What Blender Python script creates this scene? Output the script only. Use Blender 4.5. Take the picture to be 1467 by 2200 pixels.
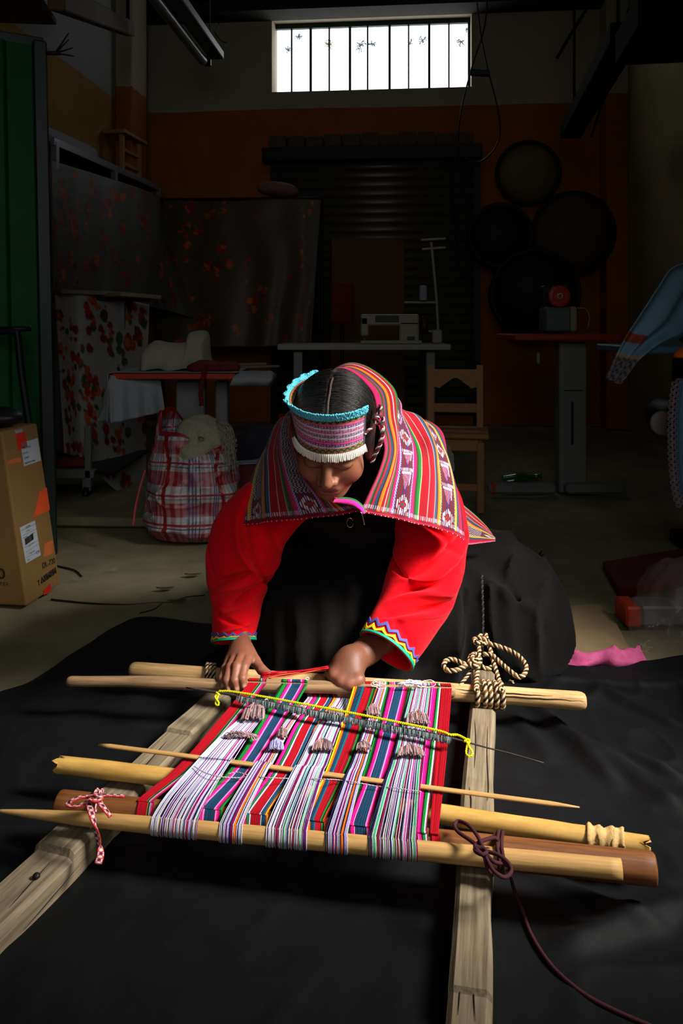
import bpy, bmesh, math, random
import numpy as np
from mathutils import Vector, Matrix

for _o in list(bpy.data.objects):
    bpy.data.objects.remove(_o, do_unlink=True)
scene = bpy.context.scene
col = scene.collection
rng = np.random.default_rng(7)
random.seed(7)

# ------------------------------------------------------------------ camera, sky, light, exposure
W, HT = 1467.0, 2200.0
F, CX, HY, CH = 1711.0, 733.5, 700.0, 0.86     # focal length (px), optical axis column, horizon row, camera height
cam_d = bpy.data.cameras.new('camera')
cam = bpy.data.objects.new('camera', cam_d)
col.objects.link(cam)
cam.location = (0, 0, CH)
cam.rotation_euler = (math.radians(90), 0, 0)
cam_d.sensor_fit = 'AUTO'
cam_d.sensor_width = 36.0
cam_d.lens = F / HT * 36.0
cam_d.shift_y = -(HT / 2 - HY) / HT
cam_d.clip_start = 0.02
scene.camera = cam

world = bpy.data.worlds.new('overcast_sky')
scene.world = world
world.use_nodes = True
wn = world.node_tree.nodes
wn['Background'].inputs[0].default_value = (0.93, 0.97, 1.0, 1)
wn['Background'].inputs[1].default_value = 3.2


def area(name, loc, target, sx, sy, watts, colr=(1, 1, 1), spread=180):
    L = bpy.data.lights.new(name, 'AREA')
    L.shape = 'RECTANGLE'
    L.size, L.size_y = sx, sy
    L.energy = watts
    L.color = colr
    L.spread = math.radians(spread)
    o = bpy.data.objects.new(name, L)
    col.objects.link(o)
    o.location = loc
    d = Vector(target) - Vector(loc)
    o.rotation_euler = d.to_track_quat('-Z', 'Y').to_euler()
    return o


# added key lamp inside the closed room; daylight from the right is assumed
area('assumed_side_key', (1.50, 1.02, 1.66), (0.14, 1.62, 0.26), 0.6, 0.6, 14.5, (1.0, 0.965, 0.91), 48)
# added fill lamp behind the camera; gateway daylight assumed, front wall is solid
area('assumed_front_fill', (-0.05, -1.3, 1.8), (-1.25, 3.4, 0.3), 1.6, 1.8, 7.5, (0.93, 0.97, 1.0), 95)
# added fill lamp under the ceiling, lifts the dark back; no roof opening
area('added_back_fill', (0.1, 4.3, 3.6), (0.15, 6.2, 0.6), 2.4, 1.2, 2.5, (0.95, 0.98, 1.0), 170)

scene.view_settings.view_transform = 'Standard'
scene.view_settings.look = 'None'
scene.view_settings.exposure = 0.0
scene.view_settings.gamma = 1.0
scene.view_settings.use_curve_mapping = False


# ------------------------------------------------------------------ helpers
def P(px, py, d):
    return np.array([(px - CX) * d / F, d, CH - (py - HY) * d / F])


def G(px, py, z=0.0):
    return P(px, py, F * (CH - z) / (py - HY))


def A(*a):
    return np.array(a, dtype=float)


def lin(r, g, b):
    c = np.array([r, g, b], dtype=float) / 255.0
    return tuple(np.where(c <= 0.04045, c / 12.92, ((c + 0.055) / 1.055) ** 2.4))


def spline(pts, n, closed=False):
    """Catmull-Rom through the rows of pts (any width), n samples."""
    p = np.asarray(pts, float)
    m = len(p)
    if closed:
        q = np.vstack([p[-1], p, p[0], p[1]])
        t = np.linspace(0, m, n, endpoint=False)
    else:
        q = np.vstack([2 * p[0] - p[1], p, 2 * p[-1] - p[-2]])
        t = np.linspace(0, m - 1, n)
    i = np.clip(t.astype(int), 0, (m if closed else m - 1) - 1)
    s = (t - i)[:, None]
    a, b, c, d = q[i], q[i + 1], q[i + 2], q[i + 3]
    return 0.5 * (2 * b + (c - a) * s + (2 * a - 5 * b + 4 * c - d) * s ** 2 + (3 * b - a - 3 * c + d) * s ** 3)


def _hash(ix, iy, iz):
    h = (ix * 374761393 + iy * 668265263 + iz * 2147483647) & 0xffffffff
    h = ((h ^ (h >> 13)) * 1274126177) & 0xffffffff
    return ((h ^ (h >> 16)) & 0xffff) / 65535.0


def noise3(p, s=1.0, seed=0):
    """value noise in 0..1, vectorised"""
    p = np.asarray(p, float) * s + seed * 17.31
    i = np.floor(p).astype(np.int64)
    f = p - i
    f = f * f * (3 - 2 * f)
    out = 0
    for dx in (0, 1):
        for dy in (0, 1):
            for dz in (0, 1):
                w = (f[..., 0] if dx else 1 - f[..., 0]) * (f[..., 1] if dy else 1 - f[..., 1]) * (f[..., 2] if dz else 1 - f[..., 2])
                out = out + w * _hash(i[..., 0] + dx, i[..., 1] + dy, i[..., 2] + dz)
    return out


def nrm(v):
    v = np.asarray(v, float)
    return v / (np.linalg.norm(v, axis=-1, keepdims=True) + 1e-12)


class Geo:
    """collects shapes that make up ONE mesh object"""

    def __init__(self):
        self.v, self.f, self.pv, self.c, self.m, self.n = [], [], [], [], [], 0

    def add(self, shp, c=None, mi=0):
        v, polys, pv = shp
        v = np.asarray(v, float)
        self.v.append(v)
        self.pv.append(np.asarray(pv, float) if pv is not None else v.copy())
        if c is None:
            c = (1, 1, 1)
        c = np.asarray(c, float)
        self.c.append(np.broadcast_to(c, (len(v), 3)) if c.ndim == 1 else c)
        for a in polys:
            a = np.asarray(a)
            if len(a):
                self.f.append(a + self.n)
                self.m.append(np.full(len(a), mi))
        self.n += len(v)
        return self

    def build(self, name, mat, parent=None, smooth=True, label=None, cat=None, group=None, kind=None, solid=0.0, origin=None, subsurf=0):
        v = np.vstack(self.v)
        root = parent
        while root is not None and root.parent is not None:
            root = root.parent
        if root is not None:
            off = np.array(root.location)
        elif origin is not None:
            off = np.asarray(origin, float)
        else:
            off = np.array([(v[:, 0].min() + v[:, 0].max()) / 2, (v[:, 1].min() + v[:, 1].max()) / 2, v[:, 2].min()])
        me = bpy.data.meshes.new(name)
        me.vertices.add(len(v))
        me.vertices.foreach_set('co', (v - off).astype(np.float32).ravel())
        loops = np.concatenate([a.ravel() for a in self.f]).astype(np.int32)
        tot = np.concatenate([np.full(len(a), a.shape[1]) for a in self.f]).astype(np.int32)
        st = np.concatenate([[0], np.cumsum(tot)[:-1]]).astype(np.int32)
        me.loops.add(len(loops))
        me.loops.foreach_set('vertex_index', loops)
        me.polygons.add(len(tot))
        me.polygons.foreach_set('loop_start', st)
        me.polygons.foreach_set('loop_total', tot)
        me.polygons.foreach_set('use_smooth', np.full(len(tot), bool(smooth)))
        mats = mat if isinstance(mat, (list, tuple)) else [mat]
        for m in mats:
            me.materials.append(m)
        if len(mats) > 1:
            me.polygons.foreach_set('material_index', np.concatenate(self.m).astype(np.int32))
        at = me.attributes.new('pv', 'FLOAT_VECTOR', 'POINT')
        at.data.foreach_set('vector', np.vstack(self.pv).astype(np.float32).ravel())
        cc = np.vstack(self.c)
        ca = me.attributes.new('Col', 'FLOAT_COLOR', 'POINT')
        ca.data.foreach_set('color', np.hstack([cc, np.ones((len(cc), 1))]).astype(np.float32).ravel())
        me.update(calc_edges=True)
        me.validate()
        o = bpy.data.objects.new(name, me)
        col.objects.link(o)
        if parent is not None:
            o.parent = parent
        else:
            o.location = off
        if solid:
            md = o.modifiers.new('thickness', 'SOLIDIFY')
            md.thickness = solid
            md.offset = -1
        if subsurf:
            md = o.modifiers.new('round', 'SUBSURF')
            md.levels = md.render_levels = subsurf
        tag(o, label, cat, group, kind)
        return o


def tag(o, label=None, cat=None, group=None, kind=None):
    if label:
        o['label'] = label
    if cat:
        o['category'] = cat
    if group:
        o['group'] = group
    if kind:
        o['kind'] = kind
    return o


def thing(name, label, cat, loc, group=None, kind=None):
    o = bpy.data.objects.new(name, None)
    o.empty_display_size = 0.05
    col.objects.link(o)
    o.location = tuple(float(x) for x in loc)
    return tag(o, label, cat, group, kind)


def copy_tree(o, parent=None):
    c = o.copy()
    col.objects.link(c)
    c.parent = parent
    for ch in list(o.children):
        copy_tree(ch, c)
    return c


def tube(path, r, seg=8, cap=True, flat=None, up=None, closed=False):
    """tube along a path; r scalar or per-point; flat = (width factor, thickness factor)"""
    p = np.asarray(path, float)
    n = len(p)
    r = np.broadcast_to(np.asarray(r, float), (n,))
    if closed:
        t = nrm(np.roll(p, -1, 0) - np.roll(p, 1, 0))
    else:
        t = nrm(np.gradient(p, axis=0))
    u0 = np.array(up if up is not None else (0, 0, 1.0), float)
    if abs(np.dot(u0, t[0])) > 0.95:
        u0 = np.array((1.0, 0, 0))
    a = np.zeros((n, 3))
    x = u0 - t[0] * np.dot(u0, t[0])
    for i in range(n):
        base = x if up is None else u0
        x2 = base - t[i] * np.dot(base, t[i])
        l = np.linalg.norm(x2)
        x = x2 / l if l > 1e-6 else x
        a[i] = x
    b = np.cross(t, a)
    ang = np.arange(seg) * 2 * math.pi / seg
    fa, fb = (1, 1) if flat is None else flat
    ca, sa = np.cos(ang) * fb, np.sin(ang) * fa
    v = p[:, None, :] + r[:, None, None] * (a[:, None, :] * ca[None, :, None] + b[:, None, :] * sa[None, :, None])
    L = np.concatenate([[0], np.cumsum(np.linalg.norm(np.diff(p, axis=0), axis=1))])
    pv = np.stack([np.broadcast_to(L[:, None], (n, seg)), r[:, None] * ca[None], r[:, None] * sa[None]], -1)
    m = n if closed else n - 1
    i = np.arange(m)[:, None]
    j = np.arange(seg)[None, :]
    i2 = (i + 1) % n
    j2 = (j + 1) % seg
    q = np.stack([i * seg + j, i * seg + j2, i2 * seg + j2, i2 * seg + j], -1).reshape(-1, 4)
    polys = [q]
    if cap and not closed:
        polys.append(np.array([list(range(seg))[::-1]]))
        polys.append(np.array([[(n - 1) * seg + k for k in range(seg)]]))
    return v.reshape(-1, 3), polys, pv.reshape(-1, 3)


def rod(p0, p1, r0, r1=None, seg=12, n=2, wob=0.0, seed=0, roundend=True):
    """a turned stick with rounded ends and a little wobble"""
    p0, p1 = np.asarray(p0, float), np.asarray(p1, float)
    r1 = r0 if r1 is None else r1
    L = np.linalg.norm(p1 - p0)
    t = np.linspace(0, 1, n)
    if roundend:
        e = min(r0, r1) / L
        t = np.unique(np.concatenate([[0, e * 0.15, e * 0.5, e], np.linspace(e, 1 - e, n), [1 - e, 1 - e * 0.5, 1 - e * 0.15, 1]]))
    rr = r0 + (r1 - r0) * t
    if roundend:
        x = np.minimum(t, 1 - t) / e
        x = np.clip(x, 0, 1)
        rr = rr * (0.55 + 0.45 * np.sqrt(np.clip(1 - (1 - x) ** 2, 0, 1)))
    p = p0 + (p1 - p0) * t[:, None]
    if wob:
        nn = np.stack([noise3(np.stack([t * L * 6, t * 0 + k * 3.3 + seed, t * 0], -1)) - 0.5 for k in range(3)], -1)
        p = p + nn * wob
        rr = rr * (1 + 0.16 * (noise3(np.stack([t * L * 9, t * 0 + 9.1 + seed, t * 0], -1)) - 0.5))
    return tube(p, rr, seg)


def box(c, size, R=None, bev=0.0, seg=1, shear=None):
    bm = bmesh.new()
    bmesh.ops.create_cube(bm, size=1.0)
    for v in bm.verts:
        v.co = Vector((v.co.x * size[0], v.co.y * size[1], v.co.z * size[2]))
    if bev > 0:
        bmesh.ops.bevel(bm, geom=bm.edges[:], offset=bev, segments=seg, affect='EDGES', profile=0.5)
    bm.verts.index_update()
    v = np.array([x.co[:] for x in bm.verts])
    fs = {}
    for f in bm.faces:
        fs.setdefault(len(f.verts), []).append([x.index for x in f.verts])
    bm.free()
    pv = v.copy()
    if shear is not None:
        v[:, 0] += shear[0] * (v[:, 2] + size[2] / 2)
        v[:, 1] += shear[1] * (v[:, 2] + size[2] / 2)
    if R is not None:
        v = v @ np.asarray(R).T
    v = v + np.asarray(c, float)
    return v, [np.array(a) for a in fs.values()], pv


def rotz(a):
    c, s = math.cos(a), math.sin(a)
    return np.array([[c, -s, 0], [s, c, 0], [0, 0, 1.0]])


def rotx(a):
    c, s = math.cos(a), math.sin(a)
    return np.array([[1.0, 0, 0], [0, c, -s], [0, s, c]])


def roty(a):
    c, s = math.cos(a), math.sin(a)
    return np.array([[c, 0, s], [0, 1.0, 0], [-s, 0, c]])


def grid(pts, cu=False, cv=False, pv=None):
    """pts (nu,nv,3) -> quads"""
    nu, nv = pts.shape[:2]
    i = np.arange(nu if cu else nu - 1)[:, None]
    j = np.arange(nv if cv else nv - 1)[None, :]
    i2, j2 = (i + 1) % nu, (j + 1) % nv
    q = np.stack([i * nv + j, i2 * nv + j, i2 * nv + j2, i * nv + j2], -1).reshape(-1, 4)
    return pts.reshape(-1, 3), [q], (pv.reshape(-1, 3) if pv is not None else None)


def lathe(prof, c, seg=24, R=None):
    """prof rows (radius, height) about z"""
    p = np.asarray(prof, float)
    a = np.arange(seg) * 2 * math.pi / seg
    v = np.stack([p[:, 0, None] * np.cos(a), p[:, 0, None] * np.sin(a), np.broadcast_to(p[:, 1, None], (len(p), seg))], -1)
    v, polys, _ = grid(v, cv=True)
    n = len(p)
    if p[0, 0] > 1e-6:
        polys.append(np.array([list(range(seg))]))
    if p[-1, 0] > 1e-6:
        polys.append(np.array([[(n - 1) * seg + k for k in range(seg)][::-1]]))
    pv = v.copy()
    if R is not None:
        v = v @ np.asarray(R).T
    return v + np.asarray(c, float), polys, pv


_ico = None


def bead(c, r, s=(1, 1, 1)):
    global _ico
    if _ico is None:
        bm = bmesh.new()
        bmesh.ops.create_icosphere(bm, subdivisions=1, radius=1.0)
        bm.verts.index_update()
        _ico = (np.array([v.co[:] for v in bm.verts]), np.array([[v.index for v in f.verts] for f in bm.faces]))
        bm.free()
    return _ico[0] * r * np.asarray(s) + np.asarray(c), [_ico[1]], None


def surface_nets(val, o, h):
    ins = val < 0
    nx, ny, nz = val.shape
    cnt = np.zeros((nx - 1, ny - 1, nz - 1), np.int8)
    cs = [(a, b, c) for a in (0, 1) for b in (0, 1) for c in (0, 1)]
    sl = lambda a, b, c: (slice(a, nx - 1 + a), slice(b, ny - 1 + b), slice(c, nz - 1 + c))
    for k in cs:
        cnt += ins[sl(*k)]
    act = (cnt > 0) & (cnt < 8)
    idx = np.argwhere(act)
    cid = np.full(act.shape, -1, np.int64)
    cid[act] = np.arange(len(idx))
    acc = np.zeros((len(idx), 3))
    num = np.zeros(len(idx))
    for ax in range(3):
        for k in cs:
            if k[ax]:
                continue
            a = idx + np.array(k)
            b = a.copy()
            b[:, ax] += 1
            va, vb = val[tuple(a.T)], val[tuple(b.T)]
            m = (va < 0) != (vb < 0)
            t = va[m] / (va[m] - vb[m])
            p = a[m].astype(float)
            p[:, ax] += t
            acc[m] += p
            num[m] += 1
    v = acc / num[:, None] * h + np.asarray(o)
    quads = []
    for ax in range(3):
        u, w = [(1, 2), (2, 0), (0, 1)][ax]
        lo = [slice(None)] * 3
        hi = [slice(None)] * 3
        lo[ax] = slice(0, -1)
        hi[ax] = slice(1, None)
        A0, B0 = ins[tuple(lo)], ins[tuple(hi)]
        ch = np.argwhere(A0 != B0)
        ok = (ch[:, u] > 0) & (ch[:, w] > 0) & (ch[:, u] < val.shape[u] - 1) & (ch[:, w] < val.shape[w] - 1)
        ch = ch[ok]
        flip = A0[tuple(ch.T)]
        q = []
        for du, dw in ((-1, -1), (0, -1), (0, 0), (-1, 0)):
            c = ch.copy()
            c[:, u] += du
            c[:, w] += dw
            q.append(cid[tuple(c.T)])
        q = np.stack(q, -1)
        q[~flip] = q[~flip][:, ::-1]
        quads.append(q)
    q = np.vstack(quads)
    q = q[(q >= 0).all(1)]
    return v, [q], None


def smin(a, b, k):
    h = np.clip(0.5 + 0.5 * (b - a) / k, 0, 1)
    return b + (a - b) * h - k * h * (1 - h)


def smax(a, b, k):
    return -smin(-a, -b, k)


def sd_ell(p, c, r, R=None):
    q = p - np.asarray(c, p.dtype)
    if R is not None:
        q = q @ np.asarray(R, p.dtype)
    r = np.asarray(r, p.dtype)
    k0 = np.sqrt(((q / r) ** 2).sum(-1))
    k1 = np.sqrt(((q / (r * r)) ** 2).sum(-1)) + 1e-6
    return k0 * (k0 - 1) / k1


def sd_cap(p, a, b, ra, rb=None):
    rb = ra if rb is None else rb
    a, b = np.asarray(a, p.dtype), np.asarray(b, p.dtype)
    ba = b - a
    t = np.clip(((p - a) @ ba) / (ba @ ba + 1e-12), 0, 1)
    d = p - a - t[..., None] * ba
    return np.sqrt((d * d).sum(-1)) - (ra + (rb - ra) * t)


def gridpts(lo, hi, h):
    xs = [np.arange(lo[k], hi[k] + h, h, dtype=np.float32) for k in range(3)]
    return np.stack(np.meshgrid(*xs, indexing='ij'), -1)


# ------------------------------------------------------------------ materials
def mat(name, c, rough=0.75, var=0.12, nscale=25, bump=0.0, bscale=220, metal=0.0, spec=0.3, stretch=None, attr=False, sheen=0.0,
        c2=None, thresh=None, alpha=None, trans=0.0, coat=0.0):
    m = bpy.data.materials.new(name)
    m.use_nodes = True
    nt = m.node_tree
    N, Lk = nt.nodes, nt.links
    b = N['Principled BSDF']
    b.inputs['Roughness'].default_value = rough
    b.inputs['Metallic'].default_value = metal
    b.inputs['Specular IOR Level'].default_value = spec
    if sheen:
        b.inputs['Sheen Weight'].default_value = sheen
        b.inputs['Sheen Roughness'].default_value = 0.6
    if coat:
        b.inputs['Coat Weight'].default_value = coat
    if trans:
        b.inputs['Transmission Weight'].default_value = trans
    if alpha is not None:
        b.inputs['Alpha'].default_value = alpha
    if stretch is not None:
        at = N.new('ShaderNodeAttribute')
        at.attribute_name = 'pv'
        mp = N.new('ShaderNodeVectorMath')
        mp.operation = 'MULTIPLY'
        mp.inputs[1].default_value = stretch
        Lk.new(at.outputs['Vector'], mp.inputs[0])
        vec = mp.outputs[0]
    else:
        tc = N.new('ShaderNodeTexCoord')
        vec = tc.outputs['Object']
    nz = N.new('ShaderNodeTexNoise')
    nz.inputs['Scale'].default_value = nscale if stretch is None else 1.0
    nz.inputs['Detail'].default_value = 6
    nz.inputs['Roughness'].default_value = 0.65
    Lk.new(vec, nz.inputs['Vector'])
    rp = N.new('ShaderNodeValToRGB')
    e = rp.color_ramp.elements
    e[0].position, e[1].position = (0.3, 0.7) if thresh is None else thresh
    ca = np.asarray(c, float)
    if attr:
        e[0].color = (1 - var, 1 - var, 1 - var, 1)
        e[1].color = (1 + var, 1 + var, 1 + var, 1)
        ac = N.new('ShaderNodeAttribute')
        ac.attribute_name = 'Col'
        mx = N.new('ShaderNodeMix')
        mx.data_type = 'RGBA'
        mx.blend_type = 'MULTIPLY'
        mx.inputs[0].default_value = 1.0
        Lk.new(ac.outputs['Color'], mx.inputs[6])
        Lk.new(rp.outputs[0], mx.inputs[7])
        out = mx.outputs[2]
    else:
        if c2 is None:
            e[0].color = (*np.clip(ca * (1 - var), 0, 1), 1)
            e[1].color = (*np.clip(ca * (1 + var), 0, 1), 1)
        else:
            e[0].color = (*c, 1)
            e[1].color = (*c2, 1)
        out = rp.outputs[0]
    Lk.new(nz.outputs['Fac'], rp.inputs[0])
    Lk.new(out, b.inputs['Base Color'])
    if bump:
        n2 = N.new('ShaderNodeTexNoise')
        n2.inputs['Scale'].default_value = bscale if stretch is None else 1.0
        n2.inputs['Detail'].default_value = 4
        Lk.new(vec, n2.inputs['Vector'])
        bp = N.new('ShaderNodeBump')
        bp.inputs['Strength'].default_value = bump
        bp.inputs['Distance'].default_value = 0.004
        Lk.new(n2.outputs['Fac'], bp.inputs['Height'])
        Lk.new(bp.outputs[0], b.inputs['Normal'])
    return m


def wallmat(name, low, high, z0):
    """painted wall: lower band colour and pale upper colour, the paint line at height z0"""
    m = mat(name, low, 0.85, 0.18, 3, 0.25, 60)
    nt = m.node_tree
    N, Lk = nt.nodes, nt.links
    g = N.new('ShaderNodeNewGeometry')
    s = N.new('ShaderNodeSeparateXYZ')
    Lk.new(g.outputs['Position'], s.inputs[0])
    nz = N.new('ShaderNodeTexNoise')
    nz.inputs['Scale'].default_value = 4
    ad = N.new('ShaderNodeMath')
    ad.operation = 'MULTIPLY_ADD'
    ad.inputs[1].default_value = 0.05
    Lk.new(nz.outputs['Fac'], ad.inputs[0])
    Lk.new(s.outputs['Z'], ad.inputs[2])
    gt = N.new('ShaderNodeMath')
    gt.operation = 'GREATER_THAN'
    gt.inputs[1].default_value = z0 + 0.025
    Lk.new(ad.outputs[0], gt.inputs[0])
    mx = N.new('ShaderNodeMix')
    mx.data_type = 'RGBA'
    Lk.new(gt.outputs[0], mx.inputs[0])
    src = N['Principled BSDF'].inputs['Base Color'].links[0].from_socket
    Lk.new(src, mx.inputs[6])
    mx.inputs[7].default_value = (*high, 1)
    Lk.new(mx.outputs[2], N['Principled BSDF'].inputs['Base Color'])
    return m


WOOD = mat('weathered_timber', lin(92, 80, 62), 0.85, 0.4, bump=0.35, stretch=(7, 130, 130), c2=lin(138, 124, 100), spec=0.12)
BEAMW = mat('pale_split_wood', lin(150, 112, 66), 0.7, 0.3, bump=0.25, stretch=(8, 160, 160), c2=lin(214, 176, 122), spec=0.25)
RODW = mat('peeled_stick', lin(158, 118, 66), 0.6, 0.3, bump=0.12, stretch=(9, 170, 170), c2=lin(200, 158, 96), spec=0.3)
GREYROD = mat('worn_brown_stick', lin(104, 78, 54), 0.75, 0.3, bump=0.2, stretch=(9, 150, 150), c2=lin(160, 128, 92), spec=0.2)
BAMBOO = mat('bamboo_skin', lin(176, 130, 60), 0.45, 0.3, stretch=(10, 60, 60), c2=lin(212, 170, 92), spec=0.4)
BROWNP = mat('varnished_brown_pole', lin(84, 46, 20), 0.55, 0.3, stretch=(7, 120, 120), c2=lin(136, 84, 44), spec=0.3)
CARDB = mat('brown_cardboard', lin(112, 84, 42), 0.85, 0.1, 6, 0.05, 90)
TAN = mat('tan_cardboard', lin(150, 128, 92), 0.85, 0.12, 8, 0.08, 90)
CHAIRW = mat('chair_pine', lin(150, 106, 58), 0.6, 0.2, stretch=(12, 12, 90), c2=lin(170, 126, 76))
STEEL = mat('grey_painted_steel', lin(120, 122, 118), 0.5, 0.1, 12, metal=0.2)
DARKM = mat('dark_metal', lin(30, 30, 32), 0.5, 0.2, 10, metal=0.5)
BLACKP = mat('black_plastic', lin(18, 18, 20), 0.45, 0.1, 10)
COLR = mat('dyed_fabric', (1, 1, 1), 0.85, 0.10, 350, 0.25, 700, attr=True, sheen=0.1, spec=0.15)
YARN = mat('yarn', (1, 1, 1), 0.85, 0.10, 500, 0, attr=True, spec=0.12)

# ------------------------------------------------------------------ the room
AL = math.atan(0.093)                       # the back wall is turned a little to the picture plane
RX = A(math.cos(AL), -math.sin(AL), 0)      # along the back wall, to the right
RY = A(math.sin(AL), math.cos(AL), 0)       # into the back wall
RR = rotz(-AL)
WB = A(0.25, 7.0, 0)                        # a foot point of the back wall
ZC = 3.66


def onwall(px, py, off=0.0):
    """point of the back wall plane (off = distance in front of it) seen at a pixel"""
    q = WB - RY * off
    dirv = A((px - CX) / F, 1.0, -(py - HY) / F)
    o = A(0, 0, CH)
    t = np.dot(q - o, RY) / np.dot(dirv, RY)
    return o + dirv * t


def wallc(px, py):                           # -> (s along wall, z)
    p = onwall(px, py)
    return np.dot(p - WB, RX), p[2]


def wp(s, z, off=0.0):
    return WB + RX * s - RY * off + A(0, 0, z)


BACKM = wallmat('orange_and_cream_wall', lin(150, 84, 30), lin(160, 150, 128), 2.78)
LEFTM = wallmat('yellow_and_pale_wall', lin(140, 104, 44), lin(136, 136, 134), 2.68)
RIGHTM = mat('beige_wall', lin(150, 136, 100), 0.85, 0.12, 3, 0.2, 60)
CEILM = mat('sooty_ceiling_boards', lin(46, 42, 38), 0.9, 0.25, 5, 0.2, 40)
CONC = mat('dusty_concrete', lin(112, 104, 80), 0.9, 0.3, 5, 0.3, 45, c2=lin(142, 133, 106))

sL = wallc(318, 400)[0]
sR = wallc(1335, 400)[0]
w0, wz1 = wallc(584, 36)
w1, _ = wallc(1013, 36)
_, wz0 = wallc(800, 192)


def wallbox(s0, s1, z0, z1, off0, off1):
    return box(wp((s0 + s1) / 2, (z0 + z1) / 2, (off0 + off1) / 2), (abs(s1 - s0), abs(off1 - off0), abs(z1 - z0)), RR)


g = Geo()
for a in ((sL - 0.3, w0, 0, ZC), (w1, sR + 0.3, 0, ZC), (w0, w1, 0, wz0), (w0, w1, wz1, ZC)):
    g.add(wallbox(*a, 0, -0.28))
g.build('wall_back', BACKM, smooth=False, kind='structure')
cl = wp(sL, 0)
crr = wp(sR, 0)
g = Geo().add(box(cl - RY * 4.6 - RX * 0.1 + A(0, 0, ZC / 2), (0.2, 9.4, ZC), RR))
g.build('wall_left', LEFTM, smooth=False, kind='structure')
g = Geo()
for y0, y1, z0, z1 in ((-0.1, 9.3, 0, ZC),):
    g.add(box(crr - RY * (y0 + y1) / 2 + RX * 0.1 + A(0, 0, (z0 + z1) / 2), (0.2, y1 - y0, z1 - z0), RR))
g.build('wall_right', RIGHTM, smooth=False, kind='structure')
g = Geo()
for x0, x1, z0, z1 in ((-2.9, 2.9, 0, ZC),):
    g.add(box((RX * (x0 + x1) / 2 + RY * -1.7) + A(0, 0, (z0 + z1) / 2), (x1 - x0, 0.2, z1 - z0), RR))
g.build('wall_front', RIGHTM, smooth=False, kind='structure')
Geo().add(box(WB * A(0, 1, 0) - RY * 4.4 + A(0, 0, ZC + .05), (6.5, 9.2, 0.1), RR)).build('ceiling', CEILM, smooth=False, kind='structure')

# floor: broken concrete slab with fine relief
gx, gy = np.meshgrid(np.linspace(-3.2, 3.2, 130), np.linspace(-2.0, 8.0, 200), indexing='ij')
gz = -0.012 * noise3(np.stack([gx, gy, gx * 0], -1), 2.2) - 0.006 * noise3(np.stack([gx, gy, gx * 0], -1), 11, 3)
Geo().add(grid(np.stack([gx, gy, gz], -1))).build('floor', CONC, kind='structure', origin=(0, 0, 0))

# low concrete step that runs across the floor behind the checked bag
q0, q1 = G(30, 1140), G(330, 1140)
g = Geo().add(box((q0 + q1) / 2 + A(0.25, 0.30, 0.02), (1.75, 0.5, 0.04), rotz(-0.04), 0.008))
g.build('trim_1', CONC, kind='structure', smooth=False)

# pilasters (left: two-tone, right: slim)
a0, a1 = -0.02, 0.32
g = Geo().add(box(cl - RY * 0.62 + RX * 0.07 + A(0, 0, ZC / 2), (0.14, 0.36, ZC), RR, 0.01))
g.build('trim_2', BACKM, smooth=False, kind='structure')
g = Geo().add(box(crr - RY * 0.12 - RX * 0.09 + A(0, 0, ZC / 2), (0.18, 0.24, ZC), RR, 0.01))
g.build('trim_3', BACKM, smooth=False, kind='structure')
# concrete lintel beam under the ceiling along the back wall
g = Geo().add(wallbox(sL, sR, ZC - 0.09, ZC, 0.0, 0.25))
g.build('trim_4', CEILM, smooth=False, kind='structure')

# the window: deep reveal, iron frame, ten panes
FRM = mat('dark_green_iron', lin(16, 40, 30), 0.6, 0.1, 10)
win = thing('window_1', 'wide barred window full of white sky high on the back wall', None, wp((w0 + w1) / 2, wz0, -0.12), kind='structure')
bars = [66, 181, 292, 400, 521, 624, 752, 863, 983, 1098, 1216]
bars = [560 + b * 540 / 1467 for b in bars]
sb = []
for b in bars:
    s = np.dot(onwall(b, 110, -0.2) - WB, RX)
    sb.append(s)
zt, zb = wz1 - 0.035, wz0 + 0.0
fo = -0.2
fr = Geo()
for (s0, s1, z0, z1) in ((sb[0] - .02, sb[-1] + .02, zt - .008, zt + .06), (sb[0] - .02, sb[-1] + .02, zb - .05, zb + .012), (sb[0] - .06, sb[0] + .012, zb, zt), (sb[-1] - .012, sb[-1] + .06, zb, zt)):
    fr.add(wallbox(s0, s1, z0, z1, fo - .02, fo + .02))
fr.build('window_frame', FRM, win, smooth=False)
for k, s in enumerate(sb[1:-1]):
    wdt = 0.022 if k % 2 else 0.014
    Geo().add(wallbox(s - wdt / 2, s + wdt / 2, zb, zt, fo - .012, fo + .012)).build('glazing_bar', FRM, win, smooth=False)
GLASS = bpy.data.materials.new('dusty_glass')
GLASS.use_nodes = True
nt = GLASS.node_tree
nt.nodes.remove(nt.nodes['Principled BSDF'])
tr = nt.nodes.new('ShaderNodeBsdfTransparent')
gl = nt.nodes.new('ShaderNodeBsdfGlossy')
gl.inputs['Roughness'].default_value = 0.05
mx = nt.nodes.new('ShaderNodeMixShader')
mx.inputs[0].default_value = 0.05
nt.links.new(tr.outputs[0], mx.inputs[1])
nt.links.new(gl.outputs[0], mx.inputs[2])
nt.links.new(mx.outputs[0], nt.nodes['Material Output'].inputs[0])
for s0, s1 in zip(sb[:-1], sb[1:]):
    Geo().add(wallbox(s0 + .004, s1 - .004, zb + .005, zt - .005, fo - .003, fo + .003)).build('pane', GLASS, win, smooth=False)

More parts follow.
